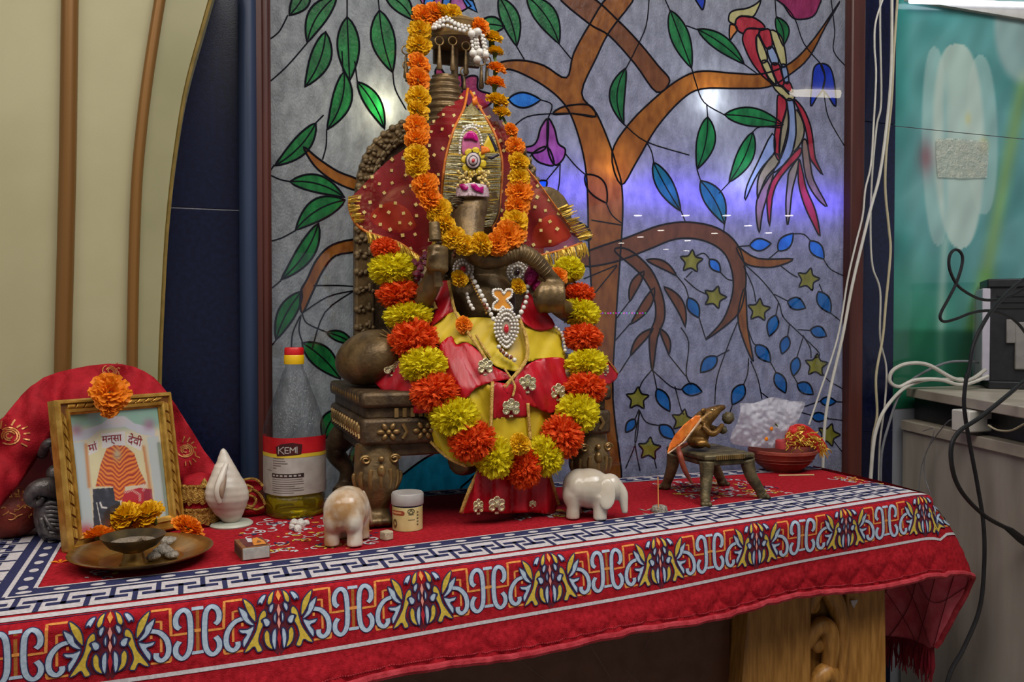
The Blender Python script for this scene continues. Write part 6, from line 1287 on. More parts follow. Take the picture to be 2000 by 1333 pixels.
def lobe(pts, Y, nm, m): sheet(nm, pts, lambda a, c: Y - .012 * math.sin((a - 465) / 50 * PI) + .004 * math.sin(c * .2), m, fe, step=7, closed_smooth=3, solid=.003)
lobe([(462, 945), (480, 938), (500, 938), (514, 950), (508, 960), (485, 966), (464, 962)], 1.46, 'fold', shawl); lobe([(462, 966), (490, 958), (508, 968), (517, 985), (514, 1003), (490, 1004), (466, 1004)], 1.45, 'fold', shawl)
for pts in ([(462, 945), (480, 937), (500, 937), (514, 950)], [(463, 958), (478, 948), (494, 955), (478, 966)], [(464, 970), (490, 957), (508, 967), (518, 986)], [(468, 980), (485, 968), (500, 976), (492, 990), (474, 984)], [(466, 1002), (480, 992), (500, 996), (516, 990)]): q.tube([W(p.x, p.y, 1.434) for p in smooth_pts([(a, c, 0) for a, c in pts], 5)], .0022, 6)
q.build('lace_edge', lace, fe)
# pewter figure and round bundle half hidden at the far left
pew = mat('pewter', (70, 66, 66), (112, 106, 104), rough=.42, metal=.6, scale=80, bump=.3)
fg = thing('pewter_figure', 'grey metal seated figure half hidden between frame and red shawl', 'statue', Zp(95, 1055)); q = MB()
YQ = 1.385
q.ell(W(100, 1005, YQ), (S(26, YQ), .025, S(46, YQ)), 16, 12)
for k in range(8): q.tube([W(84, 985 + k * 8, YQ - .018), W(100, 982 + k * 8.5, YQ - .027), W(122, 986 + k * 8, YQ - .020)], .0028, 6)
q.build('torso', pew, fg, smooth=60); q = MB()
q.tube(smooth_pts([W(112, 965, YQ - .01), W(90, 952, YQ - .02), W(66, 960, YQ - .02), (W(60, 976, YQ - .02)), W(74, 984, YQ - .02), W(86, 972, YQ - .024)], 5), [S(v, YQ) for v in np.interp(np.linspace(0, 5, 26), range(6), [14, 16, 13, 10, 7, 4])], 10); q.build('arm', pew, fg, smooth=180); q = MB()
q.tube(smooth_pts([W(82, 890, YQ + .02), W(92, 868, YQ), W(104, 870, YQ), W(112, 900, YQ)], 5), S(8, YQ), 8); q.ell(W(108, 925, YQ), S(14, YQ), 12, 8); q.build('headdress', pew, fg, smooth=180)
q = MB(); q.tube(smooth_pts([W(80, 1012, YQ - .02), W(92, 1044, YQ - .026), W(120, 1050, YQ - .02)], 5), .0045, 8); q.tube(smooth_pts([W(86, 1005, YQ - .02), W(100, 1030, YQ - .028), W(120, 1042, YQ - .02)], 5), .003, 6); q.build('leg', pew, fg, smooth=180)
coc = thing('round_bundle', 'dark red round bundle with gold print at the left table edge', 'bundle', Zp(22, 1072)); cb_ = Zp(22, 1050) + Vector((0, 0, S(46, 1.25)))
dkred = mat('rust_red_cloth', (92, 22, 14), (132, 44, 26), rough=.6, scale=40, bump=.4, bscale=200); MB().ell(cb_, (S(52, 1.25), S(48, 1.25), S(47, 1.25)), 28, 18).build('ball', dkred, coc, smooth=180)
q = MB()
for i in range(26):
    a, e = R.uniform(-2.2, -.6), R.uniform(-.2, 1.0); c = []
    for t in range(6): a += R.uniform(-.05, .12); e += R.uniform(-.08, .08); c.append(cb_ + Vector((S(52, 1.25) * math.cos(a) * math.cos(e), S(48, 1.25) * math.sin(a) * math.cos(e), S(47, 1.25) * math.sin(e))) * 1.01)
    q.tube(c, .0009, 4)
q.build('gold_thread', gold_pr, coc)['kind'] = 'stuff'
# conch on a white disc
shell = mat('conch_shell', (176, 166, 152), (206, 196, 182), rough=.38, scale=22, sss=.15, coat=.1); shell_d = mat('conch_opening', (128, 104, 84), (146, 122, 102), rough=.5)
co = thing('conch', 'white spiral conch shell standing upright on a pale disc', 'shell', Zp(452, 1028)); cb0 = Zp(452, 1026)
MB().lathe([(S(36, 1.39), 0), (S(37, 1.39), .002), (S(34, 1.39), .005), (0, .006)], cb0, 28, power=1.0).build('disc', mat('pale_green_disc', (160, 164, 148), (176, 178, 164), rough=.4), co)
prof = [(13, 0), (19, 8), (26, 22), (33, 38), (34, 52), (31, 66), (25, 78), (19, 92), (13, 106), (8, 118), (4, 126), (0, 129)]
q = MB(); P = [(S(r, 1.39), S(z, 1.39)) for r, z in prof]; P = [(v.x, v.y) for v in smooth_pts([(a, c, 0) for a, c in P], 5)]; n = 40; vs = []
for r, z in P:
    for k in range(n):
        a = 2 * PI * k / n; rr_ = r * (1 + .010 * math.sin(a * 1 + z * 620)) * (1 + .22 * max(0, math.cos(a + 2.5)) ** 3 * (1 if .01 < z < .09 else .2)); vs.append(cb0 + Vector((rr_ * math.cos(a) - z * .10, rr_ * math.sin(a), z + .006)))
q.add(vs, [(i * n + k, i * n + (k + 1) % n, (i + 1) * n + (k + 1) % n, (i + 1) * n + k) for i in range(len(P) - 1) for k in range(n)]); q.build('shell', shell, co, smooth=180)
q = MB(); sl = [W(a, c, 1.352 + d) for a, c, d in ((441, 928, .018), (436, 944, .008), (433, 960, .002), (434, 974, .002))]; q.tube(smooth_pts(sl, 5), [.0012 + .0035 * math.sin(i / 15 * PI) for i in range(16)], 8, flat=.6); q.build('opening', shell_d, co, smooth=180)
q = MB(); sl = [W(a, c, 1.352 + d) for a, c, d in ((443, 905, .024), (432, 935, .012), (425, 962, .004), (430, 985, .004))]; q.tube(smooth_pts(sl, 5), [.003 + .003 * math.sin(i / 15 * PI) for i in range(16)], 8, flat=.7); q.build('lip', shell, co, smooth=180)
# marigold heads round the frame
def mg(lbl, loc, k, w, rot): tag(flower_obj('marigold', MM[k][R.randrange(3)], loc, w, rot), lbl, 'flower')
mg('large orange marigold stuck on the top rail of the gilt frame', W(214, 768, 1.325), 'O', S(32, 1.33), (1.25, .1, .2))
mg('small orange marigold hanging below the large one on the top rail of the frame', W(214, 797, 1.32), 'O', S(17, 1.33), (1.7, 0, .4))
for px, py, k, w, z, lb in ((196, 1060, 'O', 27, .012, 'orange marigold at the lower left corner of the framed picture'), (246, 1046, 'Y', 31, .032, 'yellow marigold before the framed picture, left of the other yellow one'), (292, 1042, 'Y', 31, .032, 'yellow marigold before the framed picture, right of the other yellow one'), (366, 1042, 'O', 30, .012, 'orange marigold at the lower right corner of the framed picture')):
    mg(lb, Zp(px, py + 12) + Vector((0, 0, z + .003)), k, S(w, 1.27), (.5, R.uniform(-.3, .3), R.uniform(0, 6)))
pt = thing('petal', 'loose orange marigold petal on the red cloth before the frame', 'petal', Zp(117, 1100)); q = MB()
for a in (.2, 1.6, 2.9): d = Vector((math.cos(a), math.sin(a), 0)); n = Vector((-d.y, d.x, 0)); o_ = Zp(117, 1100); q.add([o_, o_ + d * .006 + n * .0025 + Vector((0, 0, .002)), o_ + d * .013 + Vector((0, 0, .001)), o_ + d * .006 - n * .0025 + Vector((0, 0, .002))], [(0, 1, 2, 3)])
q.build('petal_blade', om_m, pt, smooth=0, solid=.0006)
# brass plate and lamp
brass = mat('brass', (120, 88, 40), (160, 122, 62), rough=.28, metal=.8, scale=40, bump=.1, bscale=200); brass_d = mat('sooty_brass', (52, 44, 32), (96, 80, 50), rough=.45, metal=.6, scale=40)
pl = thing('brass_plate', 'fluted brass plate holding a lamp in front of the framed picture', 'plate', Zp(277, 1090)); c = Zp(277, 1098); r_ = .088
q = MB(); n = 64; prof = [(.0, .003), (.58, .003), (.62, .005), (.86, .012), (.97, .016), (1.0, .0155), (.97, .013), (.62, .001), (.0, .0)]
vs = []
for i, (a, z) in enumerate(prof):
    for k in range(n): th_ = 2 * PI * k / n; rr_ = r_ * a; zz_ = z + (.0009 * (k % 2) if i in (2, 3, 7) else 0); vs.append(c + Vector((rr_ * math.cos(th_), rr_ * math.sin(th_), zz_ + .0015)))
q.add(vs, [(i * n + k, i * n + (k + 1) % n, (i + 1) * n + (k + 1) % n, (i + 1) * n + k) for i in range(len(prof) - 1) for k in range(n)]); q.build('dish', brass, pl, smooth=35)
dl = thing('oil_lamp', 'small footed brass oil lamp standing on the brass plate', 'lamp', Zp(262, 1100)); c = Zp(261, 1113) + Vector((0, 0, .0045)); s_ = S(1, 1.2)
MB().lathe([(23 * s_, 0), (23 * s_, .002), (20 * s_, .006), (17 * s_, .014), (16 * s_, .018), (20 * s_, .020)], c, 28).build('foot', brass, dl, smooth=40)
MB().lathe([(0, .019), (20 * s_, .0195), (38 * s_, .026), (49 * s_, .036), (51 * s_, .039), (48 * s_, .038), (36 * s_, .030), (18 * s_, .0245), (0, .024)], c, 36).build('bowl', brass_d, dl, smooth=50)
MB().tube([c + Vector((-.004, 0, .026)), c + Vector((.004, -.01, .030)), c + Vector((.014, -.024, .0395))], .0032, 8).build('wick', mat('burnt_wick', (96, 80, 66), (140, 122, 100), rough=.9, scale=300), dl)
q = MB(); q.lathe([(0, .0275), (26 * s_, .028), (36 * s_, .031)], c, 20); q.build('ash', mat('ash_grey', (104, 92, 78), (146, 132, 114), rough=.95, scale=300, bump=.5), dl)
ash = mat('ash_lump', (120, 112, 100), (176, 166, 152), rough=.95, scale=240, bump=1, bscale=500)
for i, (px, py, w) in enumerate(((318, 1092, 17), (300, 1102, 12), (330, 1072, 15), (336, 1098, 11))):
    lo = Zp(px, py) + Vector((0, 0, .006 + S(w * .35, 1.2))); q = MB(); q.ell(lo, (S(w, 1.2), S(w, 1.2), S(w * .62, 1.2)), 14, 10)
    q.v = [tuple(Vector(v) + (Vector(v) - lo) * .35 * mnoise.noise(Vector(v) * 160)) for v in q.v]
    tag(q.build('ash_lump', ash, None, smooth=60, off=lo), ['pale ash lump on the plate in front of the lamp bowl', 'small ash lump on the plate touching the lamp foot', 'ash lump on the plate behind the lamp at the rim', 'ash lump at the right end of the pile on the plate'][i], 'ash')
# matchbox
mb_ = thing('matchbox', 'worn matchbox with grey tray end beside the brass plate', 'matchbox', Zp(490, 1085)); a, b_ = Zp(473, 1098), Zp(528, 1091); e = (b_ - a).normalized(); n = Vector((-e.y, e.x, 0)); W_, D_, H_ = (b_ - a).length, .052, .0175
def mbx(x0, x1, y0, y1, z0, z1): return [a + e * x + n * y + Vector((0, 0, z)) for z in (z0, z1) for x, y in ((x0, y0), (x1, y0), (x1, y1), (x0, y1))]
def mbox(nm, m, *v): p = mbx(*v); return MB().prism(p[4:], p[:4]).build(nm, m, mb_, bevel=.0005)
card = mat('printed_card', (108, 66, 40), (134, 88, 54), rough=.6, scale=120); mbox('sleeve', card, 0, W_, .001, D_, .0006, H_); mbox('tray', mat('grey_card', (150, 148, 142), (166, 164, 156), rough=.7, scale=200), .001, W_ - .001, 0, D_ - .001, .0014, H_ - .001); mbox('striker', mat('striker_brown', (62, 38, 28), (80, 52, 36), rough=.8, scale=400), -.0004, .0005, .003, D_ - .003, .003, H_ - .003)
mp = Print(lambda u, v, l: a + e * (u * W_) + n * (v * D_) + Vector((0, 0, H_ + l)), lift=.0004); mp.poly([(.16, .1), (.95, .1), (.95, .95), (.16, .95)], mat('matchbox_plum', (88, 40, 40), (110, 54, 50), rough=.5), 1); mp.poly([(.45, .12), (.9, .12), (.92, .5), (.8, .9), (.62, .85), (.5, .5)], mat('matchbox_orange', (196, 116, 40), (214, 140, 60), rough=.5), 2); mp.poly([(.35, .5), (.5, .45), (.6, .9), (.4, .92)], pwhite, 2); mp.poly([(.6, .3), (.8, .35), (.74, .6)], card, 3); mp.build('label', mb_)
# ================================================================== OIL BOTTLE, JAR, ELEPHANTS
clear = bpy.data.materials.new('clear_plastic'); clear.use_nodes = True; nt = clear.node_tree; nt.nodes.clear()
o_ = nt.nodes.new('ShaderNodeOutputMaterial'); mx = nt.nodes.new('ShaderNodeMixShader'); tr_ = nt.nodes.new('ShaderNodeBsdfTransparent'); gl_ = nt.nodes.new('ShaderNodeBsdfGlossy'); lw = nt.nodes.new('ShaderNodeLayerWeight')
lw.inputs['Blend'].default_value = .5; gl_.inputs['Roughness'].default_value = .08; gl_.inputs['Color'].default_value = (.8, .82, .84, 1); tr_.inputs['Color'].default_value = (.95, .96, .97, 1)
nzz = nt.nodes.new('ShaderNodeTexNoise'); nzz.inputs['Scale'].default_value = 45; bpp = nt.nodes.new('ShaderNodeBump'); bpp.inputs['Strength'].default_value = .5; bpp.inputs['Distance'].default_value = .006
nt.links.new(nzz.outputs['Fac'], bpp.inputs['Height']); nt.links.new(bpp.outputs[0], gl_.inputs['Normal']); nt.links.new(bpp.outputs[0], lw.inputs['Normal'])
pw_ = nt.nodes.new('ShaderNodeMath'); pw_.operation = 'POWER'; pw_.inputs[1].default_value = 2.6; ml_ = nt.nodes.new('ShaderNodeMath'); ml_.operation = 'MULTIPLY_ADD'; ml_.inputs[1].default_value = .55; ml_.inputs[2].default_value = .035; nt.links.new(lw.outputs['Facing'], pw_.inputs[0]); nt.links.new(pw_.outputs[0], ml_.inputs[0]); nt.links.new(ml_.outputs[0], mx.inputs[0]); nt.links.new(tr_.outputs[0], mx.inputs[1]); nt.links.new(gl_.outputs[0], mx.inputs[2]); nt.links.new(mx.outputs[0], o_.inputs[0])
oil = mat('mustard_oil', (186, 160, 10), (200, 176, 20), rough=.05, trans=.85, ior=1.2, spec=.6)
bt = thing('oil_bottle', 'clear plastic oil bottle with red and yellow cap, a third full', 'bottle', Zp(576, 1003)); c = Zp(576, 1003); s_ = S(1, 1.44, 576)
rot = Matrix.Rotation(.35, 3, 'Z')
q = MB(); P = [(52, 0), (55, 3), (55, 12), (53, 18), (55, 24), (55, 38), (52, 42), (55, 47), (55, 150), (56, 168), (53, 180), (44, 208), (30, 248), (21, 276), (17, 284), (16, 296)]
q.lathe([(r * s_, z * s_) for r, z in P], c, 48, M=rot, power=1.35); q.build('body', clear, bt, smooth=50)
q = MB(); q.lathe([(0, 1 * s_), (50 * s_, 1 * s_), (53 * s_, 4 * s_), (53 * s_, 38 * s_), (50.5 * s_, 42 * s_), (53 * s_, 46 * s_), (53 * s_, 52 * s_), (0, 52 * s_)], c, 40, M=rot, power=1.35); q.build('oil', oil, bt, smooth=50)
capr, capy = mat('red_cap', (186, 14, 20), (200, 26, 30), rough=.4), mat('yellow_cap', (214, 168, 10), (226, 182, 22), rough=.4)
q = MB(); q.lathe([(19 * s_, 294 * s_), (19.5 * s_, 298 * s_), (19.5 * s_, 310 * s_), (18.5 * s_, 312 * s_)], c, 28); cp = q.build('cap_skirt', capy, bt)
q = MB(); q.lathe([(18.5 * s_, 312 * s_), (18.8 * s_, 314 * s_), (18.5 * s_, 324 * s_), (17 * s_, 326.5 * s_), (0, 327 * s_)], c, 28); q.build('cap', capr, bt)
lab_w = mat('bottle_label', (156, 150, 142), (172, 166, 158), rough=.45, scale=60, bump=.1, bscale=60); lab_r = mat('label_red', (156, 10, 26), (182, 28, 34), rough=.4, scale=30); lab_y = mat('label_yellow', (196, 168, 40), (206, 180, 60), rough=.45); lab_k = mat('label_ink', (40, 26, 24), (54, 36, 32), rough=.6); lab_g = mat('label_grey_ink', (96, 86, 80), (108, 98, 92), rough=.6); lab_b = mat('label_brown', (52, 8, 10), (66, 14, 14), rough=.5)
RB = 55.8 * s_
def labS(u, v, l):      # u px across from the axis as seen, v px of height over the table
    ang = -PI / 2 - .36 + u / 55.8; ca, sa = math.cos(ang), math.sin(ang)
    a2 = ang - .35; q_ = (abs(math.cos(a2)) ** 2.7 + abs(math.sin(a2)) ** 2.7) ** (-1 / 2.7); return c + Vector((RB * q_ * ca, RB * q_ * sa, v * s_)) + Vector((ca, sa, 0)) * l
lp_ = Print(labS, lift=.00025, maxlen=5)
lp_.rect(-100, 46, 100, 122, lab_w, 1, 4); 
def band(y0, y1, m, lay, tilt=0):
    lp_.rect(-100, y0, 100, y1, m, lay, 4)
band(122, 156, lab_r, 1); band(118, 125, lab_y, 2)
q_ = [(-18, 121), (26, 124), (28, 143), (10, 147), (-8, 145), (-20, 139)]
lp_.poly(q_, lab_b, 3)
def glyph(ch, x, y, h, m=lab_w, w=1.6):
    G = {'K': [[(0, 0), (0, 1)], [(.7, 1), (0, .45)], [(.15, .55), (.75, 0)]], 'R': [[(0, 0), (0, 1), (.55, 1), (.65, .75), (.5, .52), (0, .5)], [(.3, .5), (.7, 0)]], 'E': [[(.6, 0), (0, 0), (0, 1), (.6, 1)], [(0, .5), (.5, .5)]], 'M': [[(0, 0), (0, 1), (.4, .4), (.8, 1), (.8, 0)]], 'I': [[(0, 0), (0, 1)]], 'L': [[(0, 1), (0, 0), (.55, 0)]], 'J': [[(.5, 1), (.5, .15), (.25, 0), (0, .2)]]}
    for st in G[ch]: lp_.stroke([(x + a * h, y + b_ * h) for a, b_ in st], w, m, 5)
x = -14
for ch, h in zip('KEMI', (14, 11, 11, 13)): glyph(ch, x, 126 + (0 if ch in 'KI' else 1.5) + x * .03, h); x += {'K': 12, 'E': 8.5, 'M': 11.5}.get(ch, 0)
for i, (x0, x1, y) in enumerate(((-28, -4, 117), (-28, -2, 112), (-28, 2, 107.5), (-28, -10, 103), (-28, -20, 98))): lp_.rect(x0, y - .9, x1, y + .9, lab_g, 2, 4)
lp_.rect(-31, 80, 31, 88, lab_k, 2, 4)
for i in range(7): lp_.rect(-28 + i * 8, 82.5, -28 + i * 8 + 5, 85.5, lab_w, 3, 4)
for i, (x0, x1) in enumerate(((-30, 28), (-30, 30), (-30, 31), (-30, 14), (-30, 30), (-30, 31), (-28, 12))): lp_.rect(x0, 76 - i * 4.2, x1, 77.4 - i * 4.2, lab_g, 2, 4)
lp_.rect(-50, 92, -32, 93, lab_g, 2, 4); lp_.build('label', bt)
# ---- marble elephants
marble = mat('cream_marble', (176, 164, 146), (204, 194, 178), rough=.22, scale=18, sss=.2, coat=.2, bump=.03); marble_s = mat('stained_marble', (160, 122, 78), (206, 194, 176), rough=.24, scale=22, sss=.2, coat=.2, ramp=(.38, .56))
def elephant(lbl, base, heading, s, m, trunk_side=0):
    t = thing('marble_elephant', lbl, 'figurine', base); q = MB(); M = Matrix.Rotation(heading, 3, 'Z')
    def e(c, r): q.ell(base + M @ (Vector(c) * s), [v * s for v in r], 18, 12, M)
    def tb2(P, rr, n=10): q.tube(smooth_pts([base + M @ (Vector(p) * s) for p in P], 5), [float(v) * s for v in np.interp(np.linspace(0, len(P) - 1, (len(P) - 1) * 5 + 1), range(len(P)), rr)], n)
    e((0, 0, .60), (.46, .39, .40)); e((-.18, 0, .61), (.36, .38, .38)); e((.42, 0, .62), (.25, .25, .29))
    for x, y in ((-.28, .20), (-.28, -.20), (.22, .20), (.22, -.20)): tb2([(x, y, .5), (x * 1.05, y, .25), (x * 1.08, y, .02)], [.17, .135, .145])
    e((-.34, .17, .48), (.18, .17, .26)); e((-.34, -.17, .48), (.18, .17, .26))
    tb2([(.52, 0, .66), (.66, 0, .52), (.70, 0, .30), (.72, 0, .12)], [.17, .12, .085, .06])
    tb2([(-.46, 0, .66), (-.50, 0, .52), (-.49, .02, .36)], [.03, .025, .02], 8)
    o = q.build('body', m, t, smooth=180, voxel=.032 * s, sm=3); bake(o)
    for sd in (1, -1):
        q = MB(); q.ell(base + M @ (Vector((.37, sd * .27, .55)) * s), [.18 * s, .055 * s, .31 * s], 16, 10, M @ Matrix.Rotation(sd * .25, 3, 'X') @ Matrix.Rotation(-.15 * sd, 3, 'Z')); q.build('ear', m, t, smooth=180)
        q = MB(); q.ell(base + M @ (Vector((.58, sd * .14, .70)) * s), .022 * s, 8, 6); q.build('eye', mat('eye_grey', (120, 108, 92), rough=.4), t)
    return t
elephant('cream marble elephant standing rump forward left of the throne leg', Zp(679, 1060), math.radians(66), .080, marble_s)
elephant('white marble elephant facing right before the red dress hem', Zp(1150, 1012), math.radians(-30), .079, marble)
# ---- small jar, cotton wicks, cube, incense
jr = thing('small_jar', 'small cream jar with a white lid beside the throne paw', 'jar', Zp(796, 1034)); c = Zp(796, 1033); s_ = S(1, 1.265, 796)
jar_b = mat('cream_jar', (190, 172, 112), (204, 188, 132), rough=.35, scale=60); lid_m = mat('white_lid', (152, 146, 142), (168, 162, 158), rough=.35, scale=40)
MB().lathe([(28 * s_, 0), (30 * s_, 1 * s_), (30 * s_, 46 * s_), (29 * s_, 47 * s_)], c, 36).build('body', jar_b, jr)
MB().lathe([(28.5 * s_, 47 * s_), (28.5 * s_, 50 * s_)], c, 36).build('seal', navy, jr)
MB().lathe([(31.5 * s_, 50 * s_), (32 * s_, 51 * s_), (32 * s_, 70 * s_), (30 * s_, 73 * s_), (24 * s_, 71 * s_), (0, 70 * s_)], c, 36).build('lid', lid_m, jr)
def jarS(u, v, l): ang = -PI / 2 - .27 + u / 30; return c + Vector(((30 * s_ + l) * math.cos(ang), (30 * s_ + l) * math.sin(ang), v * s_))
jp = Print(jarS, lift=.0003); rust = mat('rust_print', (142, 64, 34), (156, 78, 44), rough=.5); sep = mat('sepia_print', (96, 72, 34), (112, 86, 44), rough=.5); inkg = mat('olive_ink', (84, 80, 50), (96, 92, 60), rough=.6)
jp.rect(-36, 32, -9, 41, rust, 1, 3); jp.poly([(-9 + 4.5 * math.cos(t), 36.5 + 4.5 * math.sin(t)) for t in [-PI / 2 + i * PI / 8 for i in range(9)]], rust, 1); jp.rect(-36, 35, -11, 38.5, mat('pale_rust_print', (196, 140, 96), (206, 152, 108)), 2, 3)
jp.poly([(-27 + 6 * math.cos(t), 15 + 9 * math.sin(t)) for t in [i * PI / 6 for i in range(12)]], sep, 1); jp.stroke([(8 + 6.5 * math.cos(t), 40 + 4.5 * math.sin(t)) for t in [i * PI / 8 for i in range(17)]], 1.8, inkg, 1); jp.stroke([(4, 37), (8, 43), (12, 37)], 1.6, inkg, 1); jp.rect(3, 33, 13, 35, inkg, 1, 3); jp.rect(2, 23, 16, 24, inkg, 1, 3)
for k in range(5): jp.rect(20, 12 + k * 6, 24, 15 + k * 6, inkg, 1, 3)
jp.build('jar_print', jr)
cot = mat('cotton_white', (196, 190, 182), (214, 208, 200), rough=.95, scale=200, bump=.8, bscale=500)
cw = thing('cotton_wick', 'rolled white cotton wick lying before the oil bottle', 'wick', Zp(605, 1004)); q = MB(); q.tube(smooth_pts([Zp(584, 1004, .004), Zp(596, 1002, .005), Zp(612, 1001, .004), Zp(630, 996, .006), Zp(650, 985, .006)], 5), [float(v) for v in np.interp(np.linspace(0, 4, 21), range(5), [.0035, .0055, .003, .004, .0055])], 10); q.build('wick', cot, cw, smooth=180)
cw = thing('cotton_tuft', 'fluffy white cotton tufts left of the marble elephant', 'cotton', Zp(585, 1028)); q = MB()
for px, py, w in ((574, 1022, 8), (588, 1024, 9), (582, 1034, 8), (570, 1030, 6), (598, 1022, 6)): q.ell(Zp(px, py, .004), S(w, 1.33), 10, 8)
q.v = [tuple(Vector(v) + Vector((mnoise.noise(Vector(v) * 300), mnoise.noise(Vector(v) * 300 + Vector((5, 0, 0))), mnoise.noise(Vector(v) * 300 + Vector((0, 7, 0))))) * .003) for v in q.v]; o = q.build('tuft', cot, cw, smooth=180, voxel=.0014, sm=2); bake(o)
cu = thing('dhoop_cube', 'small cream incense cube at the foot of the throne', 'incense', Zp(755, 1055)); MB().box(Zp(755, 1055) + Vector((-.0075, -.007, 0)), Zp(755, 1055) + Vector((.0075, .007, .013)), rz=.5).build('cube', mat('incense_cream', (168, 154, 126), (184, 170, 142), rough=.9, scale=100, bump=.4), cu, bevel=.002)
ic = thing('incense_holder', 'ash covered incense stub with one thin stick before the mouse stool', 'incense', Zp(1286, 1000)); q = MB(); q.lathe([(.013, 0), (.014, .003), (.012, .009), (.006, .011), (0, .0105)], Zp(1288, 1000), 14); q.v = [tuple(Vector(v) + Vector((mnoise.noise(Vector(v) * 200), mnoise.noise(Vector(v) * 210), 0)) * .002) for v in q.v]; q.build('stub', ash, ic, smooth=60)
MB().tube([Zp(1286, 996, .006), W(1285, 932, Zp(1286, 996).y)], .0009, 6).build('stick', mat('incense_stick', (186, 120, 56), (200, 134, 68), rough=.8), ic)
for k, (px, py) in enumerate(((1262, 998), (1308, 1000), (1270, 1006))):
    q = MB(); o_ = Zp(px, py); 
    for a in (.3, 2.4): d = Vector((math.cos(a), math.sin(a), .15)); n = Vector((-d.y, d.x, 0)) * .0025; q.add([o_, o_ + d * .006 + n, o_ + d * .013, o_ + d * .006 - n], [(0, 1, 2, 3)])
    q.build('flake', ash, ic, smooth=0, solid=.0005)
# ================================================================== STOOL WITH MOUSE, CLAY BOWL
verd = mat('verdigris_bronze', (66, 58, 40), (112, 98, 68), rough=.55, metal=.4, scale=60, bump=.35, bscale=250); verd2 = mat('mouse_bronze', (84, 58, 26), (130, 94, 44), rough=.38, metal=.6, scale=50, bump=.25, bscale=200)
sx, sy = Zp(1378, 985).x, Zp(1378, 985).y; hz = W(1378, 890, sy).z - T
stl = thing('bronze_stool', 'small four-legged bronze stool carrying a bronze mouse', 'stool', (sx + .05, sy + .06, T))
x0, x1, y0, y1 = sx - .004, sx + .098, sy - .004, sy + .125
MB().box((x0, y0, T + hz - .010), (x1, y1, T + hz)).build('seat', verd, stl, bevel=.003); MB().box((x0 + .004, y0 + .004, T + hz - .020), (x1 - .004, y1 - .004, T + hz - .009)).build('apron', verd, stl, bevel=.003)
q = MB()
for i in range(14): q.box((x0 + .022 + i * .0042, y0 - .0016, T + hz - .0085), (x0 + .0245 + i * .0042, y0 + .001, T + hz - .0015))
q.build('seat_notch', bronze_hi, stl)['kind'] = 'stuff'
FE = [(Zp(1378, 988), (x0 + .010, y0 + .010)), (Zp(1488, 975), (x1 - .010, y0 + .010)), (Zp(1300, 957), (x0 + .010, y1 - .012)), (Zp(1410, 950), (x1 - .012, y1 - .012))]
for f, (a, b_) in FE:
    q = MB(); top = Vector((a, b_, T + hz - .012)); mid_ = Vector((a + (f.x - a) * .25, b_ + (f.y - b_) * .25, T + hz * .52)); dv_ = Vector((f.x - a, f.y - b_ - .012, 0)); dv_ = dv_.normalized() if dv_.length > .001 else Vector((0, -1, 0))
    q.tube(smooth_pts([top, mid_, Vector((f.x, f.y, T + .016)) - dv_ * .004, Vector((f.x, f.y, T + .007)), f + dv_ * .008 + Vector((0, 0, .006))], 5), [float(v) for v in np.interp(np.linspace(0, 4, 21), range(5), [.0135, .0105, .0085, .0085, .0065])], 12)
    for k in (-1, 0, 1): n = Vector((-dv_.y, dv_.x, 0)); q.ell(f + dv_ * .010 + n * k * .0055 + Vector((0, 0, .004)), (.0045, .0045, .004), 8, 6)
    lg_ = q.build('leg', verd, stl, smooth=180)
ms = thing('bronze_mouse', 'bronze mouse holding a sweet, crouching on the small stool', 'statue', (sx + .04, sy + .06, T + hz)); YM = sy + .055; q = MB()
def me_(px, py, rx, ry, rz, M=None, Y=YM): q.ell(W(px, py, Y), (S(rx, Y), ry, S(rz, Y)), 16, 12, M)
def mt(P, rr, n=10, Y=YM): q.tube(smooth_pts([W(p[0], p[1], Y + (p[2] if len(p) > 2 else 0)) for p in P], 5), [S(float(v), Y) for v in np.interp(np.linspace(0, len(P) - 1, (len(P) - 1) * 5 + 1), range(len(P)), rr)], n)
me_(1366, 846, 22, .020, 30, Matrix.Rotation(.35, 3, 'Y')); me_(1362, 862, 22, .022, 16); mt([(1366, 830), (1376, 818), (1390, 808), (1404, 799), (1416, 795)], [22, 20, 15, 9, 4]); me_(1370, 866, 16, .010, 9, None, YM - .018)
mt([(1366, 868, -.018), (1376, 866, -.024), (1386, 874, -.024)], [7, 6, 4]); mt([(1372, 834, -.014), (1390, 848, -.024), (1402, 842, -.022), (1411, 830, -.012)], [8, 7, 6, 5]); mt([(1374, 828, .012), (1398, 838, .018), (1414, 834, .008)], [8, 6, 5])
bo_ = q.build('body', verd2, ms, smooth=180, voxel=.0017, sm=3); bake(bo_)
for yy in (-.013, .013): q = MB(); q.ell(W(1374, 803, YM + yy), (S(7, YM), .003, S(6, YM)), 12, 8, Matrix.Rotation(-.4, 3, 'Y')); q.build('ear', verd2, ms, smooth=180)
q = MB(); q.ell(W(1391, 801, YM - .010), S(2.6, YM), 8, 6); q.build('eye', g_sil, ms)
for px, py, r, nm in ((1422, 817, 13, 'sweet'), (1412, 840, 9, 'sweet')):
    q = MB(); cc = W(px, py, YM - .006); q.ell(cc, S(r, YM), 14, 10); q.v = [tuple(Vector(v) + (Vector(v) - cc) * .16 * math.sin(Vector(v).x * 900) * math.sin(Vector(v).z * 900)) for v in q.v]; q.build(nm, verd, ms, smooth=60)
q = MB(); mt([(1342, 868, .004), (1326, 876, -.045), (1328, 888, -.064), (1336, 915, -.068), (1346, 935, -.066), (1353, 946, -.066)], [4, 4.5, 6, 5.5, 4, 1.5]); q.build('tail', mat('red_brown_tail', (110, 44, 28), (134, 60, 38), rough=.5, scale=80), ms, smooth=180)
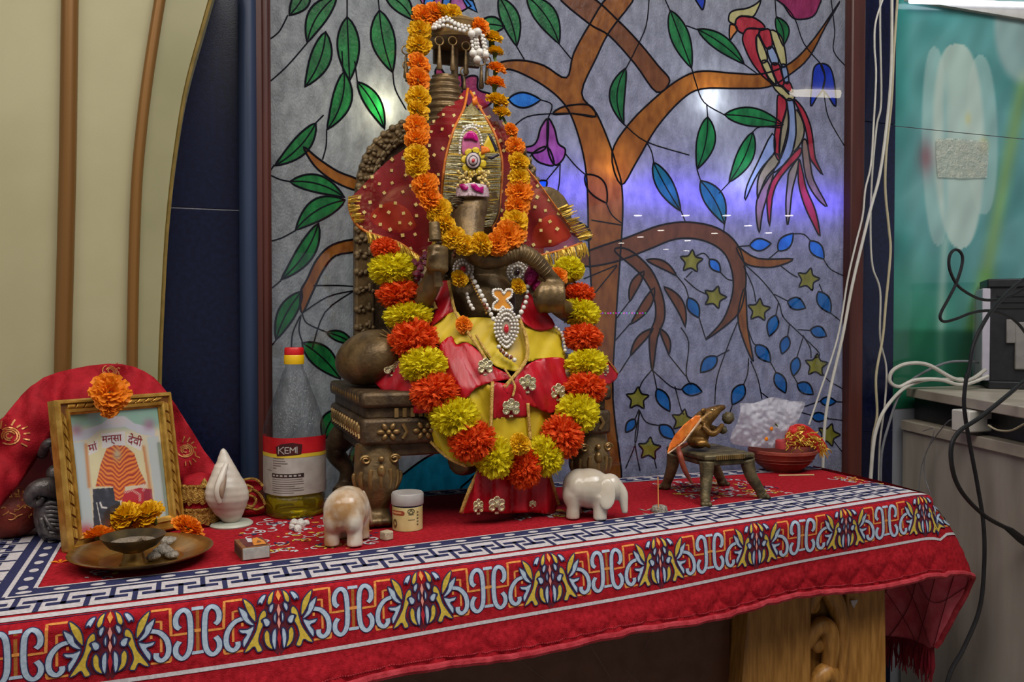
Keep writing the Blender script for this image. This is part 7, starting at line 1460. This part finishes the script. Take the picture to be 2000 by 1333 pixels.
rbn = thing('orange_ribbon', 'shiny orange ribbon hung over the back of the bronze mouse', 'ribbon', W(1340, 840, YM - .02)); sat = mat('orange_satin', (206, 88, 22), (236, 140, 56), rough=.3, scale=30, coat=.2, bump=.2, bscale=80)
sheet('ribbon', [(1358, 812), (1368, 812), (1366, 822), (1352, 842), (1334, 862), (1312, 880), (1303, 886), (1308, 868), (1318, 850), (1336, 830)], lambda a, c: YM - .030 + .006 * math.sin((a - 1300) * .15) - .010 * (1368 - a) / 60, sat, rbn, step=6, solid=.0012)
sheet('ribbon_edge', [(1369, 816), (1370, 822), (1340, 862), (1306, 888), (1303, 886), (1334, 864)], lambda a, c: YM - .033 + .006 * math.sin((a - 1300) * .15) - .010 * (1368 - a) / 60, mat('cream_ribbon', (200, 166, 130), (212, 180, 146), rough=.5), rbn, step=6, solid=.001)
clay = mat('terracotta', (112, 44, 32), (142, 64, 48), rough=.75, scale=30, bump=.2, bscale=150)
cbz = Zp(1528, 919); cbw = thing('clay_bowl', 'round terracotta bowl at the right end of the table', 'bowl', cbz); s_ = S(1, cbz.y, 1528)
q = MB(); q.lathe([(0, 0), (34 * s_, 0), (36 * s_, 3 * s_), (50 * s_, 14 * s_), (61 * s_, 30 * s_), (64 * s_, 36 * s_), (66 * s_, 37 * s_), (66 * s_, 42 * s_), (63 * s_, 43 * s_), (58 * s_, 34 * s_), (44 * s_, 16 * s_), (0, 8 * s_)], cbz, 44); q.build('bowl', clay, cbw, smooth=40)
for z, r in ((20, 55.5), (26, 59.5)): MB().tube([cbz + Vector((r * s_ * math.cos(a), r * s_ * math.sin(a), z * s_)) for a in [k * PI / 24 for k in range(48)]], .0008, 5, closed=True).build('groove_line', clay, cbw)
pb_ = thing('plastic_bag', 'crumpled clear plastic bag lying in the terracotta bowl', 'bag', cbz + Vector((-.03, 0, .03)))
bagm = mat('clear_film', (226, 224, 232), (240, 238, 244), rough=.28, scale=30, alpha=.5, transl=.4, bump=1.0, bscale=70, spec=.7)
BG = [(1432, 868), (1428, 850), (1440, 826), (1446, 800), (1446, 788), (1470, 788), (1490, 782), (1508, 776), (1530, 780), (1548, 784), (1572, 786), (1566, 806), (1556, 830), (1556, 850), (1540, 872), (1500, 876), (1478, 874)]
for dpt, sd in ((-.022, 1.0), (.022, 2.0)):
    def YBg(a, c): t = min(1, max(0, (878 - c) / 100)); return cbz.y + dpt * (.35 + math.sin(t * PI * .9)) + .012 * mnoise.noise((a * .05, c * .05, sd)) + .009 * mnoise.noise((a * .13, c * .13, sd)) + .004 * abs(mnoise.noise((a * .3, c * .3, sd)))
    sheet('film', BG, YBg, bagm, pb_, step=3.6, closed_smooth=3, solid=0)
for px, py, k in ((1507, 838, 'O'), (1497, 858, 'O'), (1516, 830, 'G')):
    q = MB(); cc = W(px, py, cbz.y - .028); q.ell(cc, (.0045, .002, .0045) if k == 'O' else (.0018, .0018, .008), 8, 6, Matrix.Rotation(-.7, 3, 'Y')); tag(q.build('petal_scrap', om_m if k == 'O' else stem_m, None, off=cc), {1507: 'orange petal scrap stuck high on the plastic bag', 1497: 'orange petal scrap stuck low on the plastic bag', 1516: 'green leaf scrap stuck on the plastic bag'}[px], 'petal')
gc = thing('gold_thread_cloth', 'red cloth tangled with gold tinsel hanging over the rim of the terracotta bowl', 'cloth', W(1560, 860, cbz.y)); yb_ = cbz.y - .02
sheet('cloth', [(1534, 842), (1546, 832), (1562, 828), (1580, 834), (1594, 846), (1606, 858), (1616, 874), (1612, 884), (1598, 884), (1584, 874), (1560, 874), (1542, 872), (1534, 860)], lambda a, c: yb_ - .02 * math.sin(min(1, max(0, (a - 1530) / 90)) * PI) + .005 * mnoise.noise((a * .1, c * .1, 0)), mat('scarlet_cloth', (180, 24, 26), (204, 44, 40), rough=.5, scale=60, bump=.4), gc, step=5, closed_smooth=2)
q = MB()
for i in range(60):
    px, py = R.uniform(1534, 1606), R.uniform(834, 878)
    if not inpoly(px, py, [(1534, 842), (1562, 828), (1594, 846), (1612, 880), (1560, 876), (1536, 872)]): continue
    c_ = [W(px, py, yb_ - .026)]
    for t in range(4): px += R.uniform(-7, 9); py += R.uniform(-4, 7); c_.append(W(px, py, yb_ - R.uniform(.022, .036)))
    q.tube(smooth_pts(c_, 3), .0011, 4)
for i in range(26): px, py = R.uniform(1596, 1616), R.uniform(868, 884); q.tube([W(px, py, yb_ - .012), W(px + R.uniform(2, 8), py + R.uniform(6, 16), yb_ - .014)], .001, 4)
q.build('tinsel', tins, gc)['kind'] = 'stuff'
rc = thing('red_cap', 'small pinkish red bottle cap resting in the terracotta bowl', 'cap', W(1530, 876, cbz.y - .03)); cc = W(1530, 877, cbz.y - .03)
MB().lathe([(15 * s_, 0), (15 * s_, 15 * s_), (14 * s_, 17 * s_), (0, 17.5 * s_)], cc, 24).build('cap', mat('dull_red_plastic', (160, 46, 48), (178, 60, 60), rough=.55, scale=40), rc, bevel=.0006)
mk = tag(MB().tube([Zp(1521, 929, .0016), Zp(1590, 928, .0016)], .0014, 5).build('matchstick', mat('match_wood', (186, 158, 108), (200, 174, 126), rough=.8), None, off=Zp(1555, 929)), 'loose pale matchstick on the cloth below the terracotta bowl', 'matchstick')
